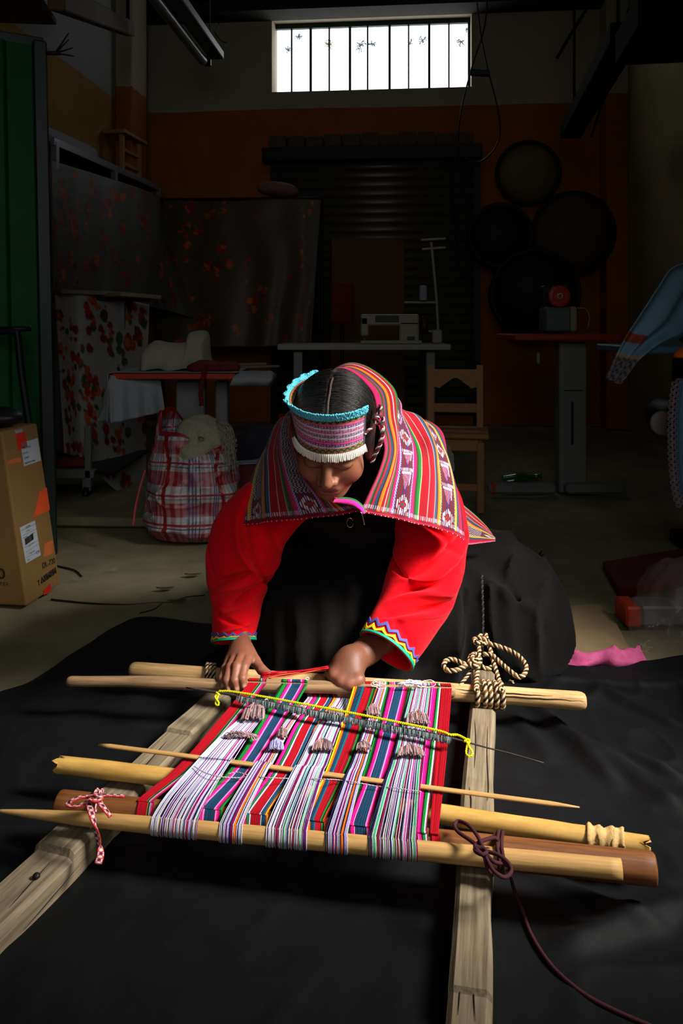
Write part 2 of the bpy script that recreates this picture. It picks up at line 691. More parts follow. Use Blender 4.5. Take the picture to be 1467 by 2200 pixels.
# sprays of leaves seen outside the window against the sky
LEAF = mat('pale_outdoor_leaves', lin(72, 80, 90), 0.8, 0.3, 20)
LEAFY = mat('yellow_outdoor_leaves', lin(104, 92, 40), 0.8, 0.3, 20)
sprays = [(219, 160, 28, 20, LEAF, 'tight grey leaf tuft behind the first window bars, upper one'), (163, 238, 26, 22, LEAF, 'grey leaf tuft behind the first window bars, lower one'),
          (400, 205, 30, 26, LEAFY, 'yellow-tinged leaf tuft behind the fourth window bar'), (580, 210, 36, 40, LEAF, 'largest grey leaf spray behind the middle of the window'),
          (650, 202, 30, 8, LEAF, 'thin flat leaf twig right of the largest spray in the window'), (945, 178, 28, 26, LEAF, 'round grey leaf tuft right of centre in the window'),
          (875, 190, 12, 20, LEAF, 'small leaf tuft on a bar right of the window centre'), (1170, 190, 26, 24, LEAF, 'loose leaf tuft behind the last window panes'), (1203, 122, 10, 14, LEAF, 'tiny leaf tuft in the top right window corner')]
tree = thing('outdoor_tree', 'faint sprays of tree leaves against the white sky outside the window', 'tree', P(790, 70, 13.0))
for k, (cx, cy, rx, ry, m_, lab) in enumerate(sprays):
    px, py = 560 + cx * 540 / 1467, 20 + cy * 200 / 543
    c = P(px, py, 13.0)
    sc = 13.0 / F * 540 / 1467
    g = Geo()
    for j in range(int(10 + rx * 1.1)):
        a, r_ = rng.uniform(0, 2 * math.pi), rng.uniform(0, 1) ** 0.6
        p = c + A(math.cos(a) * r_ * rx * sc, rng.normal() * 0.05, math.sin(a) * r_ * ry * sc)
        d1, d2 = nrm(rng.normal(size=3)), nrm(rng.normal(size=3))
        l = 0.022
        v = np.array([p - d1 * l, p + d2 * l * .5, p + d1 * l, p - d2 * l * .5, p + np.cross(d1, d2) * .004])
        g.add((v, [np.array([[0, 1, 4], [1, 2, 4], [2, 3, 4], [3, 0, 4]])], None))
        g.add(tube(np.array([c, p]), 0.003, 4))
    g.build('leaf_spray', m_, tree, smooth=False)

# ------------------------------------------------------------------ rolling shutter under the window
SHUT = mat('grey_shutter_slats', lin(96, 90, 78), 0.4, 0.15, 20, metal=0.5)
s0, zs1 = wallc(598, 352)
s1, _ = wallc(1016, 352)
sh = thing('roller_shutter', 'grey horizontal slat roller shutter under the back window', 'shutter', wp((s0 + s1) / 2, 0, 0.05))
pit = 0.079
k = 0
z = zs1
prof = np.array([(0, .0), (.012, .008), (.018, .03), (.016, .055), (.004, .072), (0, .079)])
me_slat = None
while z - pit > 0.02:
    n = len(prof)
    va = np.array([wp(s0, z - pit + pz, 0.03 + po) for po, pz in prof])
    vb = np.array([wp(s1, z - pit + pz, 0.03 + po) for po, pz in prof])
    vc = np.array([wp(s1, z - pit + pz, 0.022) for po, pz in prof])
    vd = np.array([wp(s0, z - pit + pz, 0.022) for po, pz in prof])
    if me_slat is None:
        me_slat = Geo().add(grid(np.stack([va, vb, vc, vd], 1), cv=True)).build('slat', SHUT, sh)
        zz0 = z
    else:
        c = me_slat.copy()
        col.objects.link(c)
        c.location = (0, 0, z - zz0)
    z -= pit
hb0, hz1 = wallc(572, 300)
hb1, hz0 = wallc(1032, 346)
Geo().add(wallbox(hb0, hb1, hz0, hz0 + 0.11, 0.005, 0.2)).build('shutter_box', DARKM, sh, smooth=False)
for s in (s0 - .03, s1 + .03):
    Geo().add(wallbox(s - .03, s + .03, 0, hz0, 0.005, 0.06)).build('guide_rail', DARKM, sh, smooth=False)
BRK = mat('dark_dusty_brick', lin(84, 70, 60), 0.9, 0.3, 18, 0.3, 60)
nb = 11
cour = thing('brick_course', 'row of dusty bricks laid on top of the shutter box', 'bricks', wp((hb0 + hb1) / 2, hz0 + .112, 0.14))
for k in range(nb):
    a = hb0 + .06 + (hb1 - hb0 - .12) * k / nb
    b = hb0 + .06 + (hb1 - hb0 - .12) * (k + 1) / nb - 0.014
    h = 0.085 + 0.03 * rng.random()
    Geo().add(box(wp((a + b) / 2, hz0 + .112 + h / 2, .14), (b - a, .1, h), RR, .006)).build('brick', BRK, cour, smooth=False)

# ------------------------------------------------------------------ black ground cloth
BCLOTH = mat('black_ground_cloth', lin(12, 13, 14.5), 0.66, 0.3, 9, 0.16, 10, spec=0.13)
BCLOTH.node_tree.nodes['Bump'].inputs['Distance'].default_value = 0.03
nu, nv = 330, 380
far = spline([G(-420, 1560), G(0, 1496), G(150, 1415), G(290, 1333), G(440, 1345), G(620, 1352), G(900, 1370), G(1215, 1437), G(1300, 1440), G(1400, 1428), G(1560, 1405)], nu)
near = np.stack([np.linspace(-1.05, 1.35, nu), np.full(nu, 0.35), np.zeros(nu)], -1)
t = np.linspace(0, 1, nv)[None, :, None]
cp = far[:, None] * (1 - t) + near[:, None] * t
q = cp.copy()
q[..., 2] = 0
w1_ = noise3(q, 3.0, 1)
w2_ = noise3(q + 0.35 * w1_[..., None], 7.5, 2)
ridge = (1 - np.abs(2 * w2_ - 1)) ** 4
dirx = q[..., 0] * 0.62 + q[..., 1] * 0.78
rip = np.sin(dirx * 42 + 5 * w1_) * noise3(q, 2.2, 5) ** 2
mask = np.clip((q[..., 0] - 0.38) * 4, 0.25, 1) * np.clip(t[..., 0] / .12, .25, 1)
cp[..., 2] = 0.003 + 0.016 * ridge * mask + 0.030 * ridge * np.clip((q[..., 0] - .5) * 3, 0, 1) * np.clip(t[..., 0] / .2 - .3, 0, 1) + 0.012 * noise3(q, 4, 7) * mask + 0.005 * np.clip(rip, 0, 1) * mask + (0.006 * noise3(q, 16, 9) + 0.007 * (1 - np.abs(2 * noise3(q * A(1, .6, 1) + .12 * w1_[..., None], 15, 12) - 1)) ** 3) * mask
for c0, c1, hh, ww in ((G(1130, 1500), G(1320, 1700), .016, .016), (G(1070, 1462), G(1467, 1490), .008, .012), (G(1100, 1545), G(1180, 1640), .012, .02), (G(1240, 1600), G(1460, 1760), .016, .02), (G(1330, 1640), G(1460, 1690), .022, .014), (G(1160, 1900), G(1400, 2010), .014, .018), (G(1200, 2050), G(1467, 1960), .016, .022), (G(1290, 1500), G(1467, 1580), .016, .016), (G(100, 1490), G(290, 1450), .008, .02), (G(120, 1560), G(330, 1500), .007, .03)):
    dd = (c1 - c0)[:2]
    L = np.linalg.norm(dd)
    dd = dd / L
    rel = q[..., :2] - c0[:2]
    al = rel @ dd
    pe = rel @ np.array([-dd[1], dd[0]])
    win_ = np.clip(np.minimum(al, L - al) / 0.06 + 0.5, 0, 1)
    cp[..., 2] += hh * np.exp(-(pe / ww) ** 2) * win_
edge = np.clip(t[..., 0] / 0.02, 0, 1)
cp[..., 2] += 0.006 * (1 - edge) * (noise3(q, 14, 3))
Geo().add(grid(cp)).build('ground_cloth', BCLOTH, solid=0.002, label='large black cloth spread on the floor under the loom', cat='cloth')

# ------------------------------------------------------------------ loom timbers
Z0 = 0.014      # the cloth the timbers lie on
RT = 0.055      # top of the rails


def rail(name, L0, L1, w0, w1, label, seed, notch, n=70):
    """L0/L1: centre line ends (x, y); a rough sawn timber with worn corners and stepped notches"""
    L0, L1 = A(*L0), A(*L1)
    d = L1 - L0
    ln = np.linalg.norm(d)
    d = d / ln
    s = np.array([-d[1], d[0]])
    prof = []
    c = 0.007
    t = np.unique(np.concatenate([np.linspace(0, 1, n), [x for k in notch for x in (k[0] - .002, k[0] + .002, k[1] - .002, k[1] + .002)]]))
    V, PV = [], []
    for tt in t:
        p = L0 + d * ln * tt
        w = (w0 + (w1 - w0) * tt) / 2
        nn = lambda k: (noise3(A(tt * ln * 9, k * 3.7 + seed, 0)) - .5)
        top = RT + 0.003 * nn(1)
        for a, b, dp in notch:
            if a <= tt <= b:
                top -= dp
        wl, wr = w + .007 * nn(2), w + .007 * nn(3)
        row = [(-wl, Z0 - .01), (-wl, top - c), (-wl + c, top), (0, top + .002 * nn(4)), (wr - c, top), (wr, top - c), (wr, Z0 - .01)]
        V.append([[p[0] + s[0] * a, p[1] + s[1] * a, b] for a, b in row])
        PV.append([[tt * ln, a, b] for a, b in row])
    V, PV = np.array(V), np.array(PV)
    g = Geo().add(grid(V, cv=True, pv=PV))
    m = V.shape[1]
    g.f.append(np.array([list(range(m))]))
    g.f.append(np.array([[(len(t) - 1) * m + k for k in range(m)][::-1]]))
    g.m += [np.zeros(1), np.zeros(1)]
    o = g.build(name, WOOD, None, smooth=False, label=label, cat='timber', group='loom side timbers', origin=(L0[0], L0[1], Z0))
    return o


r1 = rail('timber_rail', (0.0355, 0.36), (0.331, 1.862), 0.056, 0.053, 'weathered timber rail lying under the right ends of the loom poles', 3, [(0.0, 0.405, 0.006)])
r2 = rail('timber_rail', (-0.655, 0.62), (-0.270, 1.745), 0.082, 0.060, 'weathered timber rail lying under the left ends of the loom poles', 8, [(0.0, 0.545, 0.010), (0.60, 0.86, 0.007)])
for (px, py) in ((403, 1565), (78, 1880)):
    Geo().add(lathe([(0, 0), (.0055, .0), (.0055, .003), (.003, .0055), (0, .006)], G(px, py, .05) + A(0, 0, -.003), 10)).build('nail_head', DARKM, r2)
for (px, py) in ((180, 1790),):
    Geo().add(lathe([(0, 0), (.008, .0), (.009, .005), (.006, .006), (0, .0045)], G(px, py, .046) + A(0, 0, -.004), 10)).build('knot_hole', DARKM, r2)

for pts_ in ([(1020, 1545), (1022, 1600), (1019, 1650)], [(1048, 1560), (1046, 1620), (1049, 1690), (1047, 1720)], [(1008, 1690), (1012, 1720), (1010, 1760)], [(1000, 1900), (1004, 1950), (1002, 1985)], [(1030, 1905), (1028, 1960), (1031, 2000)], [(985, 2050), (988, 2110), (984, 2180)], [(1020, 2040), (1017, 2120), (1021, 2195)]):
    pz = .0555 if pts_[0][1] < 1800 else .0497
    Geo().add(tube(spline(np.array([G(a_, b_, pz) for a_, b_ in pts_]), 14), .0009 * np.sin(np.linspace(.2, 2.9, 14)), 4)).build('crack', DARKM, r1)
for pts_ in ([(360, 1590), (330, 1625), (300, 1660)], [(400, 1600), (370, 1640), (350, 1665)], [(110, 1850), (60, 1905), (20, 1950)], [(170, 1860), (110, 1930), (50, 2000)]):
    pz = .0490 if pts_[0][1] < 1800 else .0460
    Geo().add(tube(spline(np.array([G(a_, b_, pz) for a_, b_ in pts_]), 14), .0009 * np.sin(np.linspace(.2, 2.9, 14)), 4)).build('crack', DARKM, r2)
p0, p1 = P(280, 1438, 1.823), P(1258, 1508, 1.667)
p0[2] = p1[2] = 0.0735
g = Geo().add(rod(p0, p1, .0165, .0195, 18, 40, .005, 2))
beamB = g.build('cloth_beam', BEAMW, label='thick cracked wooden beam lashed with rope across both rails', cat='beam')
for (a, b, zz) in ((970, 1190, .0), (1000, 1255, -.011)):
    fa, fb = (a - 280) / 978, (b - 280) / 978
    ts = np.linspace(fa, fb, 26)
    yy = np.stack([p0 + (p1 - p0) * t_ for t_ in ts])
    rr_ = .0165 + .003 * ts
    ang = 0.75 + zz * 30 + .12 * (noise3(np.stack([ts * 60, ts * 0, ts * 0], -1)) - .5)
    yy = yy + np.stack([0 * ts, -np.cos(ang) * rr_ * .985, np.sin(ang) * rr_ * .985], -1)
    Geo().add(tube(yy, .0011 * np.sin(np.linspace(.15, 3.0, 26)), 5)).build('crack', DARKM, beamB)

p0, p1 = A(-.59, 1.7065, .1), A(.235, 1.655, .1)
g = Geo().add(rod(p0, p1, .0115, .0138, 16, 40, .006, 5))
rodA = g.build('breast_rod', GREYROD, label='smooth grey-brown rod under the weaver’s hands at the far edge of the weaving', cat='rod')

pF0, pF1 = A(-.56, 1.283, .0795), A(.394, 1.1207, .095)
t = np.linspace(0, 1, 60)
pp = pF0 + (pF1 - pF0) * t[:, None]
rF = np.interp(t, [0, .06, .16, .3, 1], [.0015, .006, .0105, .0125, .0136])
g = Geo().add(tube(pp, rF, 18))
rodF = g.build('warp_rod', RODW, label='long pale pointed stick the white warp loops pass around', cat='rod')

pP0, pP1 = A(-.463, 1.303, .077), A(.452, 1.147, .077)
tP = np.array([0, .002, .004] + list(np.linspace(.02, .98, 40)) + [.996, .998, 1])
g = Geo().add(tube(pP0 + (pP1 - pP0) * tP[:, None], np.where((tP < .001) | (tP > .999), .0195, np.where((tP < .003) | (tP > .997), .0212, .0220)), 24))
poleP = g.build('end_pole', BROWNP, label='thick reddish brown pole behind the pale pointed stick', cat='pole')

pM0, pM1 = P(115, 1641, 1.435), P(1405, 1822, 1.2047)
pM0[2] = pM1[2] = .0705
t = np.linspace(0, 1, 80)
bow_ = np.sin(t * math.pi)
pp = pM0 + (pM1 - pM0) * t[:, None] + A(0, 0.012, 0) * bow_[:, None]
rM = .0152 + 0 * t
for c_ in (0.24, .60, .905):
    rM = rM + .0016 * np.exp(-((t - c_) / .006) ** 2)
rM = rM + .001 * (noise3(np.stack([t * 20, t * 0, t * 0], -1)) - .5)
v, f_, pv = tube(pp, rM, 18, cap=False)
ang = np.arange(18)
jag0 = 0.016 * np.abs(((ang * 5) % 18) / 9.0 - 1) + .006 * rng.random(18)
jag1 = 0.018 * np.abs(((ang * 7 + 3) % 18) / 9.0 - 1) + .006 * rng.random(18)
ax = nrm(pM1 - pM0)
v = v.reshape(80, 18, 3)
v[0] += ax * jag0[:, None]
v[-1] -= ax * jag1[:, None]
inner = (v - pp[:, None]) * .72 + pp[:, None]
g = Geo().add((v.reshape(-1, 3), f_, pv))
g.add((inner.reshape(-1, 3), [f_[0][:, ::-1]], pv))
for e in (0, 79):
    ring = np.stack([v[e], inner[e]], 0)
    g.add(grid(ring, cv=True))
bam = g.build('bamboo_cane', BAMBOO, label='hollow yellow bamboo cane with broken jagged ends', cat='cane')
# torn wrapping near its right end
WRAP = mat('dry_cane_wrapping', lin(196, 158, 100), 0.7, 0.2, 60, 0.3, 200)
for k, (f0, f1) in enumerate(((.905, .925), (.92, .945), (.94, .958))):
    tt = np.linspace(f0, f1, 8)
    pts = pM0 + (pM1 - pM0) * tt[:, None] + A(0, .012, 0) * np.sin(tt * math.pi)[:, None]
    v, f_, pv = tube(pts, .0182 + .0012 * np.sin(np.linspace(0, 9, 8)), 18, cap=False)
    v = v + (noise3(v, 140, k)[:, None] - .5) * .006
    Geo().add((v, f_, pv)).build('torn_wrapping', WRAP, bam, solid=.001)

pT0, pT1 = A(-.4375, 1.435, .1055), A(.373, 1.248, .1055)
t = np.linspace(0, 1, 40)
pp = pT0 + (pT1 - pT0) * t[:, None]
g = Geo().add(tube(pp, np.interp(t, [0, .01, .5, .95, 1], [.002, .0042, .0047, .004, .0012]), 10, flat=(1.25, .7)))
stick = g.build('shed_stick', RODW, label='thin flat stick slipped under the white warp groups', cat='stick')

# ------------------------------------------------------------------ the warp on the loom
CLRS = {k: lin(*v) for k, v in dict(red=(158, 8, 26), dred=(120, 8, 28), crim=(150, 6, 40), green=(16, 128, 44), dgreen=(8, 62, 26), black=(18, 16, 20), pink=(246, 26, 140), lpink=(250, 130, 190),
        mag=(168, 8, 96), blue=(26, 62, 90), teal=(20, 104, 124), white=(180, 180, 198), navy=(28, 34, 78), purple=(108, 24, 104), orange=(238, 104, 16), yellow=(240, 200, 16), lil=(176, 160, 214), wine=(128, 10, 66), mint=(70, 180, 120)).items()}
BANDS = [  # colours, top px range, row-1640 px range, bottom px range, goes to P(ole) or F(ront rod), over/under the breast rod
    (['red'], (534, 556), (383, 408), (300, 322), 'P', 1), (['green', 'dgreen', 'dgreen', 'white', 'green'], (556, 563), (408, 418), (320, 328), 'P', 1), (['pink', 'mag', 'dred'], (563, 573), (418, 424), (328, 333), 'P', 1),
    (['white', 'white', 'white', 'navy', 'white', 'white', 'mag', 'white', 'white', 'lil', 'navy', 'white', 'white', 'purple'], (574, 604), (424, 499), (326, 425), 'F', 0),
    (['dgreen', 'green', 'green'], (605, 616), (499, 509), (425, 431), 'P', 1), (['mag', 'pink', 'pink', 'lpink'], (617, 627), (509, 520), (431, 442), 'P', 1), (['blue'], (627, 645), (520, 538), (442, 463), 'P', 1),
    (['lpink', 'pink', 'mag'], (646, 653), (538, 549), (464, 474), 'P', 1), (['dgreen', 'green'], (654, 661), (549, 554), (474, 480), 'P', 1),
    (['orange', 'white', 'navy', 'white', 'white', 'purple', 'white', 'lil', 'navy', 'white', 'wine', 'white', 'orange'], (659, 669), (554, 588), (473, 521), 'F', 0),
    (['mag', 'pink', 'pink'], (670, 679), (589, 597), (521, 531), 'P', 0), (['green', 'dgreen', 'white'], (680, 687), (598, 607), (532, 540), 'P', 0), (['red'], (688, 701), (608, 626), (541, 560), 'P', 0),
    (['white', 'blue', 'blue', 'teal'], (702, 711), (626, 635), (561, 572), 'P', 0), (['crim', 'yellow', 'orange'], (712, 720), (635, 641), (572, 577), 'P', 0),
    (['white', 'navy', 'white', 'mint', 'white', 'white', 'navy', 'white', 'purple', 'white', 'wine', 'white', 'lil'], (721, 758), (641, 704), (573, 660), 'F', 0),
    (['yellow', 'orange', 'orange'], (759, 767), (704, 712), (660, 667), 'P', 1), (['blue', 'blue', 'teal'], (768, 783), (712, 722), (667, 677), 'P', 1), (['red', 'red', 'red', 'dred'], (784, 800), (722, 743), (677, 691), 'P', 1),
    (['green', 'dgreen'], (801, 807), (743, 751), (691, 697), 'P', 1), (['orange', 'red'], (808, 812), (751, 755), (697, 701), 'P', 1),
    (['orange', 'navy', 'white', 'lil', 'white', 'navy', 'pink', 'white', 'purple', 'white', 'white', 'navy', 'orange'], (812, 829), (755, 786), (699, 748), 'F', 1),
    (['green', 'dgreen', 'black'], (830, 836), (786, 796), (745, 752), 'P', 1), (['mag', 'pink', 'pink', 'lpink'], (837, 848), (796, 804), (752, 762), 'P', 1), (['blue'], (849, 863), (804, 822), (763, 787), 'P', 1),
    (['lpink', 'pink', 'mag', 'dred'], (864, 875), (822, 836), (787, 797), 'P', 1), (['dgreen', 'green'], (876, 882), (836, 840), (795, 799), 'P', 1),
    (['white', 'navy', 'white', 'white', 'mint', 'white', 'lil', 'wine', 'white', 'navy', 'white', 'white', 'pink', 'white', 'purple'], (882, 925), (840, 907), (792, 898), 'F', 1),
    (['lpink', 'pink', 'pink', 'mag'], (926, 937), (908, 918), (896, 904), 'P', 1), (['black', 'green', 'green', 'white', 'dred'], (938, 946), (919, 932), (904, 917), 'P', 1), (['red'], (947, 969), (934, 957), (925, 943), 'P', 1)]
weave = thing('striped_weaving', 'striped warp of red, pink, blue, green and white threads stretched on the loom', 'weaving', (0, 1.45, .095))


def line_at(p0, p1, x):
    return p0 + (p1 - p0) * ((x - p0[0]) / (p1[0] - p0[0]))


def ray_x(p0, p1, px):
    """point of the (near straight) rod axis seen at column px"""
    k = (px - CX) / F
    t = (k * p0[1] - p0[0]) / ((p1[0] - p0[0]) - k * (p1[1] - p0[1]))
    return p0 + (p1 - p0) * t


rA0, rA1 = A(-.59, 1.7065, .1), A(.235, 1.655, .1)
for bi, (cs, tp, md, bt, dest, over) in enumerate(BANDS):
    nth = max(3, int(round((md[1] - md[0]) / 1.75)))
    g = Geo()
    axs = nrm(rA1 - rA0)
    for i in range(nth):
        fr_ = (i + .5) / nth
        ft = np.clip(fr_ + rng.normal() * .012, 0, 1)
        jit = rng.normal() * .25
        a = ray_x(rA0, rA1, tp[0] + (tp[1] - tp[0]) * ft)
        pts = []
        ra = .0146
        if over:
            for an in (-40, 0, 35, 65, 90, 115, 140):     # up behind the rod, over its top, down the front
                pts.append(a + A(0, math.cos(math.radians(an)) * ra, math.sin(math.radians(an)) * ra))
        else:
            pts += [a + A(0, .035, -.03), a + A(0, .012, -.020), a + A(0, -.02, -.0165)]
        if dest == 'F':
            m = P(md[0] + (md[1] - md[0]) * fr_ + jit, 1640, 1.378)
            m[2] = .1035 + rng.random() * .0015
            b = ray_x(pF0, pF1, bt[0] + (bt[1] - bt[0]) * np.clip(fr_ + rng.normal() * .015, 0, 1))
            rb = float(np.interp(np.linalg.norm(b - pF0) / .967, [0, .06, .16, .3, 1], [.0015, .006, .0105, .0125, .0136])) + .0012
            m2 = pts[-1] * .45 + m * .55
            m2[2] = .1055
            xs = ray_x(pT0, pT1, md[0] + (md[1] - md[0]) * fr_)       # over the thin stick
            pts.append(m2)
            if xs[1] > m[1]:
                mm = m.copy()
                fy = (xs[1] - m[1]) / max(m2[1] - m[1], 1e-3)
                q_ = m + (m2 - m) * np.clip(fy, 0, 1)
                q_[2] = .1105
                pts.append(q_)
                m[2] = .109
            else:
                pts.append(m)
                fy = (m[1] - xs[1]) / (m[1] - b[1])
                q_ = m + (b - m) * fy
                q_[2] = .1105
                m = q_
            pts.append(m)
            pre = m * .3 + b * .7
            pre[2] = max(.108, b[2] + .018)
            pts.append(pre)
            for an in (80, 110, 140, 175, 215, 255, 300):
                pts.append(b + A(0, math.cos(math.radians(an)) * rb, math.sin(math.radians(an)) * rb))
        else:
            m = P(md[0] + (md[1] - md[0]) * fr_ + jit, 1640, 1.378)
            m[2] = .0985 + rng.random() * .001
            b = ray_x(pP0, pP1, bt[0] + (bt[1] - bt[0]) * np.clip(fr_ + rng.normal() * .01, 0, 1))
            rb = .0236
            m2 = pts[-1] * .5 + m * .5
            m2[2] = .101
            pts += [m2, m]
            for an in (78, 105, 135, 165, 200):
                pts.append(b + A(0, math.cos(math.radians(an)) * rb, math.sin(math.radians(an)) * rb))
        pts = np.array(pts)
        if len(cs) == 1:
            cc = np.array(CLRS[cs[0]]) * (0.82 + .3 * rng.random())
        elif len(cs) > 6:
            cc = np.array(CLRS[cs[(i + rng.integers(0, 2) * (i % 3 == 0)) % len(cs)]])
        else:
            cc = np.array(CLRS[cs[min(int(fr_ * len(cs)), len(cs) - 1)]]) * (0.85 + .25 * rng.random())
        wpx = (md[1] - md[0]) / nth
        g.add(tube(spline(pts, 3 * len(pts)), .00049 * wpx * (1.0 if dest == 'P' else .92), 4, cap=False), cc)
    g.build('warp_stripe', YARN, weave)

# ------------------------------------------------------------------ heddle twig, yellow cord, loops, yarn bundles
pW0, pW1 = P(400, 1473, 1.629), P(1168, 1621, 1.3655)
pW0[2] = pW1[2] = .122
t = np.linspace(0, 1, 40)
pp = pW0 + (pW1 - pW0) * t[:, None]
pp[:, 2] += .004 * (noise3(np.stack([t * 14, t * 0, t * 0], -1)) - .5)
pp[:, 2] -= np.interp(t, [0, .78, 1], [0, 0, .012])
twig = Geo().add(tube(pp, np.interp(t, [0, .05, .5, 1], [.0012, .0028, .0026, .0010]), 8)).build('heddle_twig', mat('dark_twig', lin(58, 50, 44), .8, .3, 60),
        label='thin dark twig carrying the grey heddle loops over the warp', cat='twig')
HEDC = [lin(112, 128, 128), lin(84, 100, 100), lin(60, 74, 74), lin(140, 152, 150)]
g = Geo()
for px in np.arange(508, 966, 1.5):
    c = ray_x(pW0, pW1, px + rng.normal() * .6)
    skip = rng.random()
    a = np.linspace(.3, 5.6, 8)
    s = .0042 + .0012 * rng.random()
    drop = .004 + .006 * rng.random()
    lp = np.stack([c[0] + rng.normal() * .0006 + (a - 3) * .0008, c[1] - .001 + np.sin(a) * s - drop * .7 * (1 - np.cos(a)) / 2, c[2] + np.cos(a) * s - drop * .4 * (1 - np.cos(a)) / 2], -1)
    g.add(tube(lp, .0007, 4, cap=False), HEDC[rng.integers(0, 4)])
g.build('heddle_loops', YARN, twig, kind='stuff')
YC = lin(232, 226, 20)


def twisted(path, r, cols_, pitch, n=None, seg=5, k=None, rs=None):
    """a laid cord: several strands wound round one path -> list of (shape, colour)"""
    p = np.asarray(path, float)
    L = np.concatenate([[0], np.cumsum(np.linalg.norm(np.diff(p, axis=0), axis=1))])
    n = n or int(max(12, L[-1] / pitch * 9))
    s = np.linspace(0, L[-1], n)
    q = np.stack([np.interp(s, L, p[:, i]) for i in range(3)], -1)
    t_ = nrm(np.gradient(q, axis=0))
    x = np.cross(t_[0], (0.13, .21, 1.0))
    fr = []
    for i in range(n):
        x = x - t_[i] * np.dot(x, t_[i])
        x = x / (np.linalg.norm(x) + 1e-9)
        fr.append(x)
    a = np.array(fr)
    b = np.cross(t_, a)
    m = len(cols_)
    out = []
    for j, c in enumerate(cols_):
        ph = s / pitch * 2 * math.pi + j * 2 * math.pi / m
        rr_ = r * .52
        pth = q + rr_ * (a * np.cos(ph)[:, None] + b * np.sin(ph)[:, None])
        out.append((tube(pth, rs or r * (.62 if m <= 3 else .5), seg), c))
    return out


def addall(g, lst):
    for s_, c in lst:
        g.add(s_, c)
    return g


def on3(pts, n=60):
    return spline(np.array(pts), n)


yk0, yk1 = ray_x(pW0, pW1, 470), ray_x(pW0, pW1, 1003)
g = Geo()
addall(g, twisted(on3([yk0 + A(0, 0, .004), ray_x(pW0, pW1, 520) + A(0, .004, .007), ray_x(pW0, pW1, 740) + A(0, .006, .008), ray_x(pW0, pW1, 930) + A(0, .005, .007), ray_x(pW0, pW1, 965) + A(0, 0, .006), ray_x(pW0, pW1, 985) + A(0, .008, .004), yk1 + A(0, 0, .003)], 120), .0021, [YC, YC], .008))
for e, sg in ((yk0, -1), (yk1, 1)):
    a = np.linspace(0, 2 * math.pi * 1.6, 30)
    addall(g, twisted(np.stack([e[0] + .0045 * np.cos(a), e[1] + .0045 * np.sin(a), e[2] + .002 * np.sin(2 * a)], -1), .0018, [YC, YC], .008))
    addall(g, twisted(on3([e, e + A(sg * .004 - .002, -.008, -.004), e + A(sg * .002 + .005, -.02, -.010), e + A(.001, -.024, -.014), e + A(-.004, -.016, -.012), e + A(0, -.004, -.003)], 30), .0018, [YC, YC], .008))
g.build('yellow_cord', YARN, label='bright yellow yarn tied along the heddle twig', cat='yarn')

MAUVE = [lin(148, 116, 118), lin(112, 84, 92), lin(176, 148, 146), lin(90, 78, 84), lin(160, 122, 112)]
LILAC = [lin(150, 146, 186), lin(116, 112, 160), lin(176, 172, 208)]
bund = [(546, 1532, 26, 24, MAUVE), (512, 1583, 32, 5, MAUVE), (641, 1527, 9, 9, MAUVE), (606, 1578, 12, 11, MAUVE), (594, 1604, 17, 11, LILAC), (718, 1536, 21, 12, MAUVE), (693, 1604, 23, 13, MAUVE), (802, 1530, 16, 14, MAUVE), (781, 1606, 16, 9, MAUVE), (897, 1545, 26, 17, MAUVE), (882, 1616, 30, 12, MAUVE)]
for (px, py, hw, hh, pal) in bund:
    c = G(px, py, .112)
    sc = c[1] / F
    g = Geo()
    flat = hh < 6
    for j in range(110 if hw > 12 else 50):
        x0 = rng.uniform(-1, 1)
        if flat:
            p = [(x0 * hw, 0), (x0 * hw + 6, rng.normal() * 2.5), (x0 * hw + 12, rng.normal() * 2)]
        else:
            lift = (1 - x0 * x0) * .75 + .25
            p = [(x0 * hw * .35 + rng.normal() * 2, hh * lift * rng.uniform(.7, 1.05)), (x0 * hw * .8, hh * .35 * rng.uniform(.5, 1.3)), (x0 * hw * rng.uniform(.9, 1.08), -hh * rng.uniform(.4, .9))]
        pts = np.array([c + A(a * sc, b * sc * 1.5, .002 + .006 * (1 - (a / (hw + 3)) ** 2) * rng.uniform(.4, 1.2) - (.004 if b < -hh * .3 else 0)) for a, b in p])
        g.add(tube(spline(pts, 7), .00085, 4, cap=False), pal[rng.integers(0, len(pal))])
    g.build('yarn_bundle', YARN, weave)
# thin grey pick thread lying across the warp
g = Geo()
tp_ = [(417, 1646, .109), (440, 1660, .112), (470, 1668, .113), (510, 1671, .103), (540, 1668, .103), (580, 1671, .111), (640, 1673, .104), (700, 1674, .112), (730, 1676, .103), (760, 1680, .111), (810, 1689, .103), (850, 1693, .112), (905, 1701, .111)]
addall(g, twisted(on3([G(a, b, c + .004) for a, b, c in tp_], 140), .0009, [lin(140, 120, 130), lin(200, 190, 200)], .006, n=260))
addall(g, twisted(on3([G(a, b, .112) for a, b in ((490, 1662), (510, 1659), (530, 1664))], 20), .0008, [lin(140, 120, 130), lin(200, 190, 200)], .006, n=40))
g.build('pick_thread', YARN, weave)
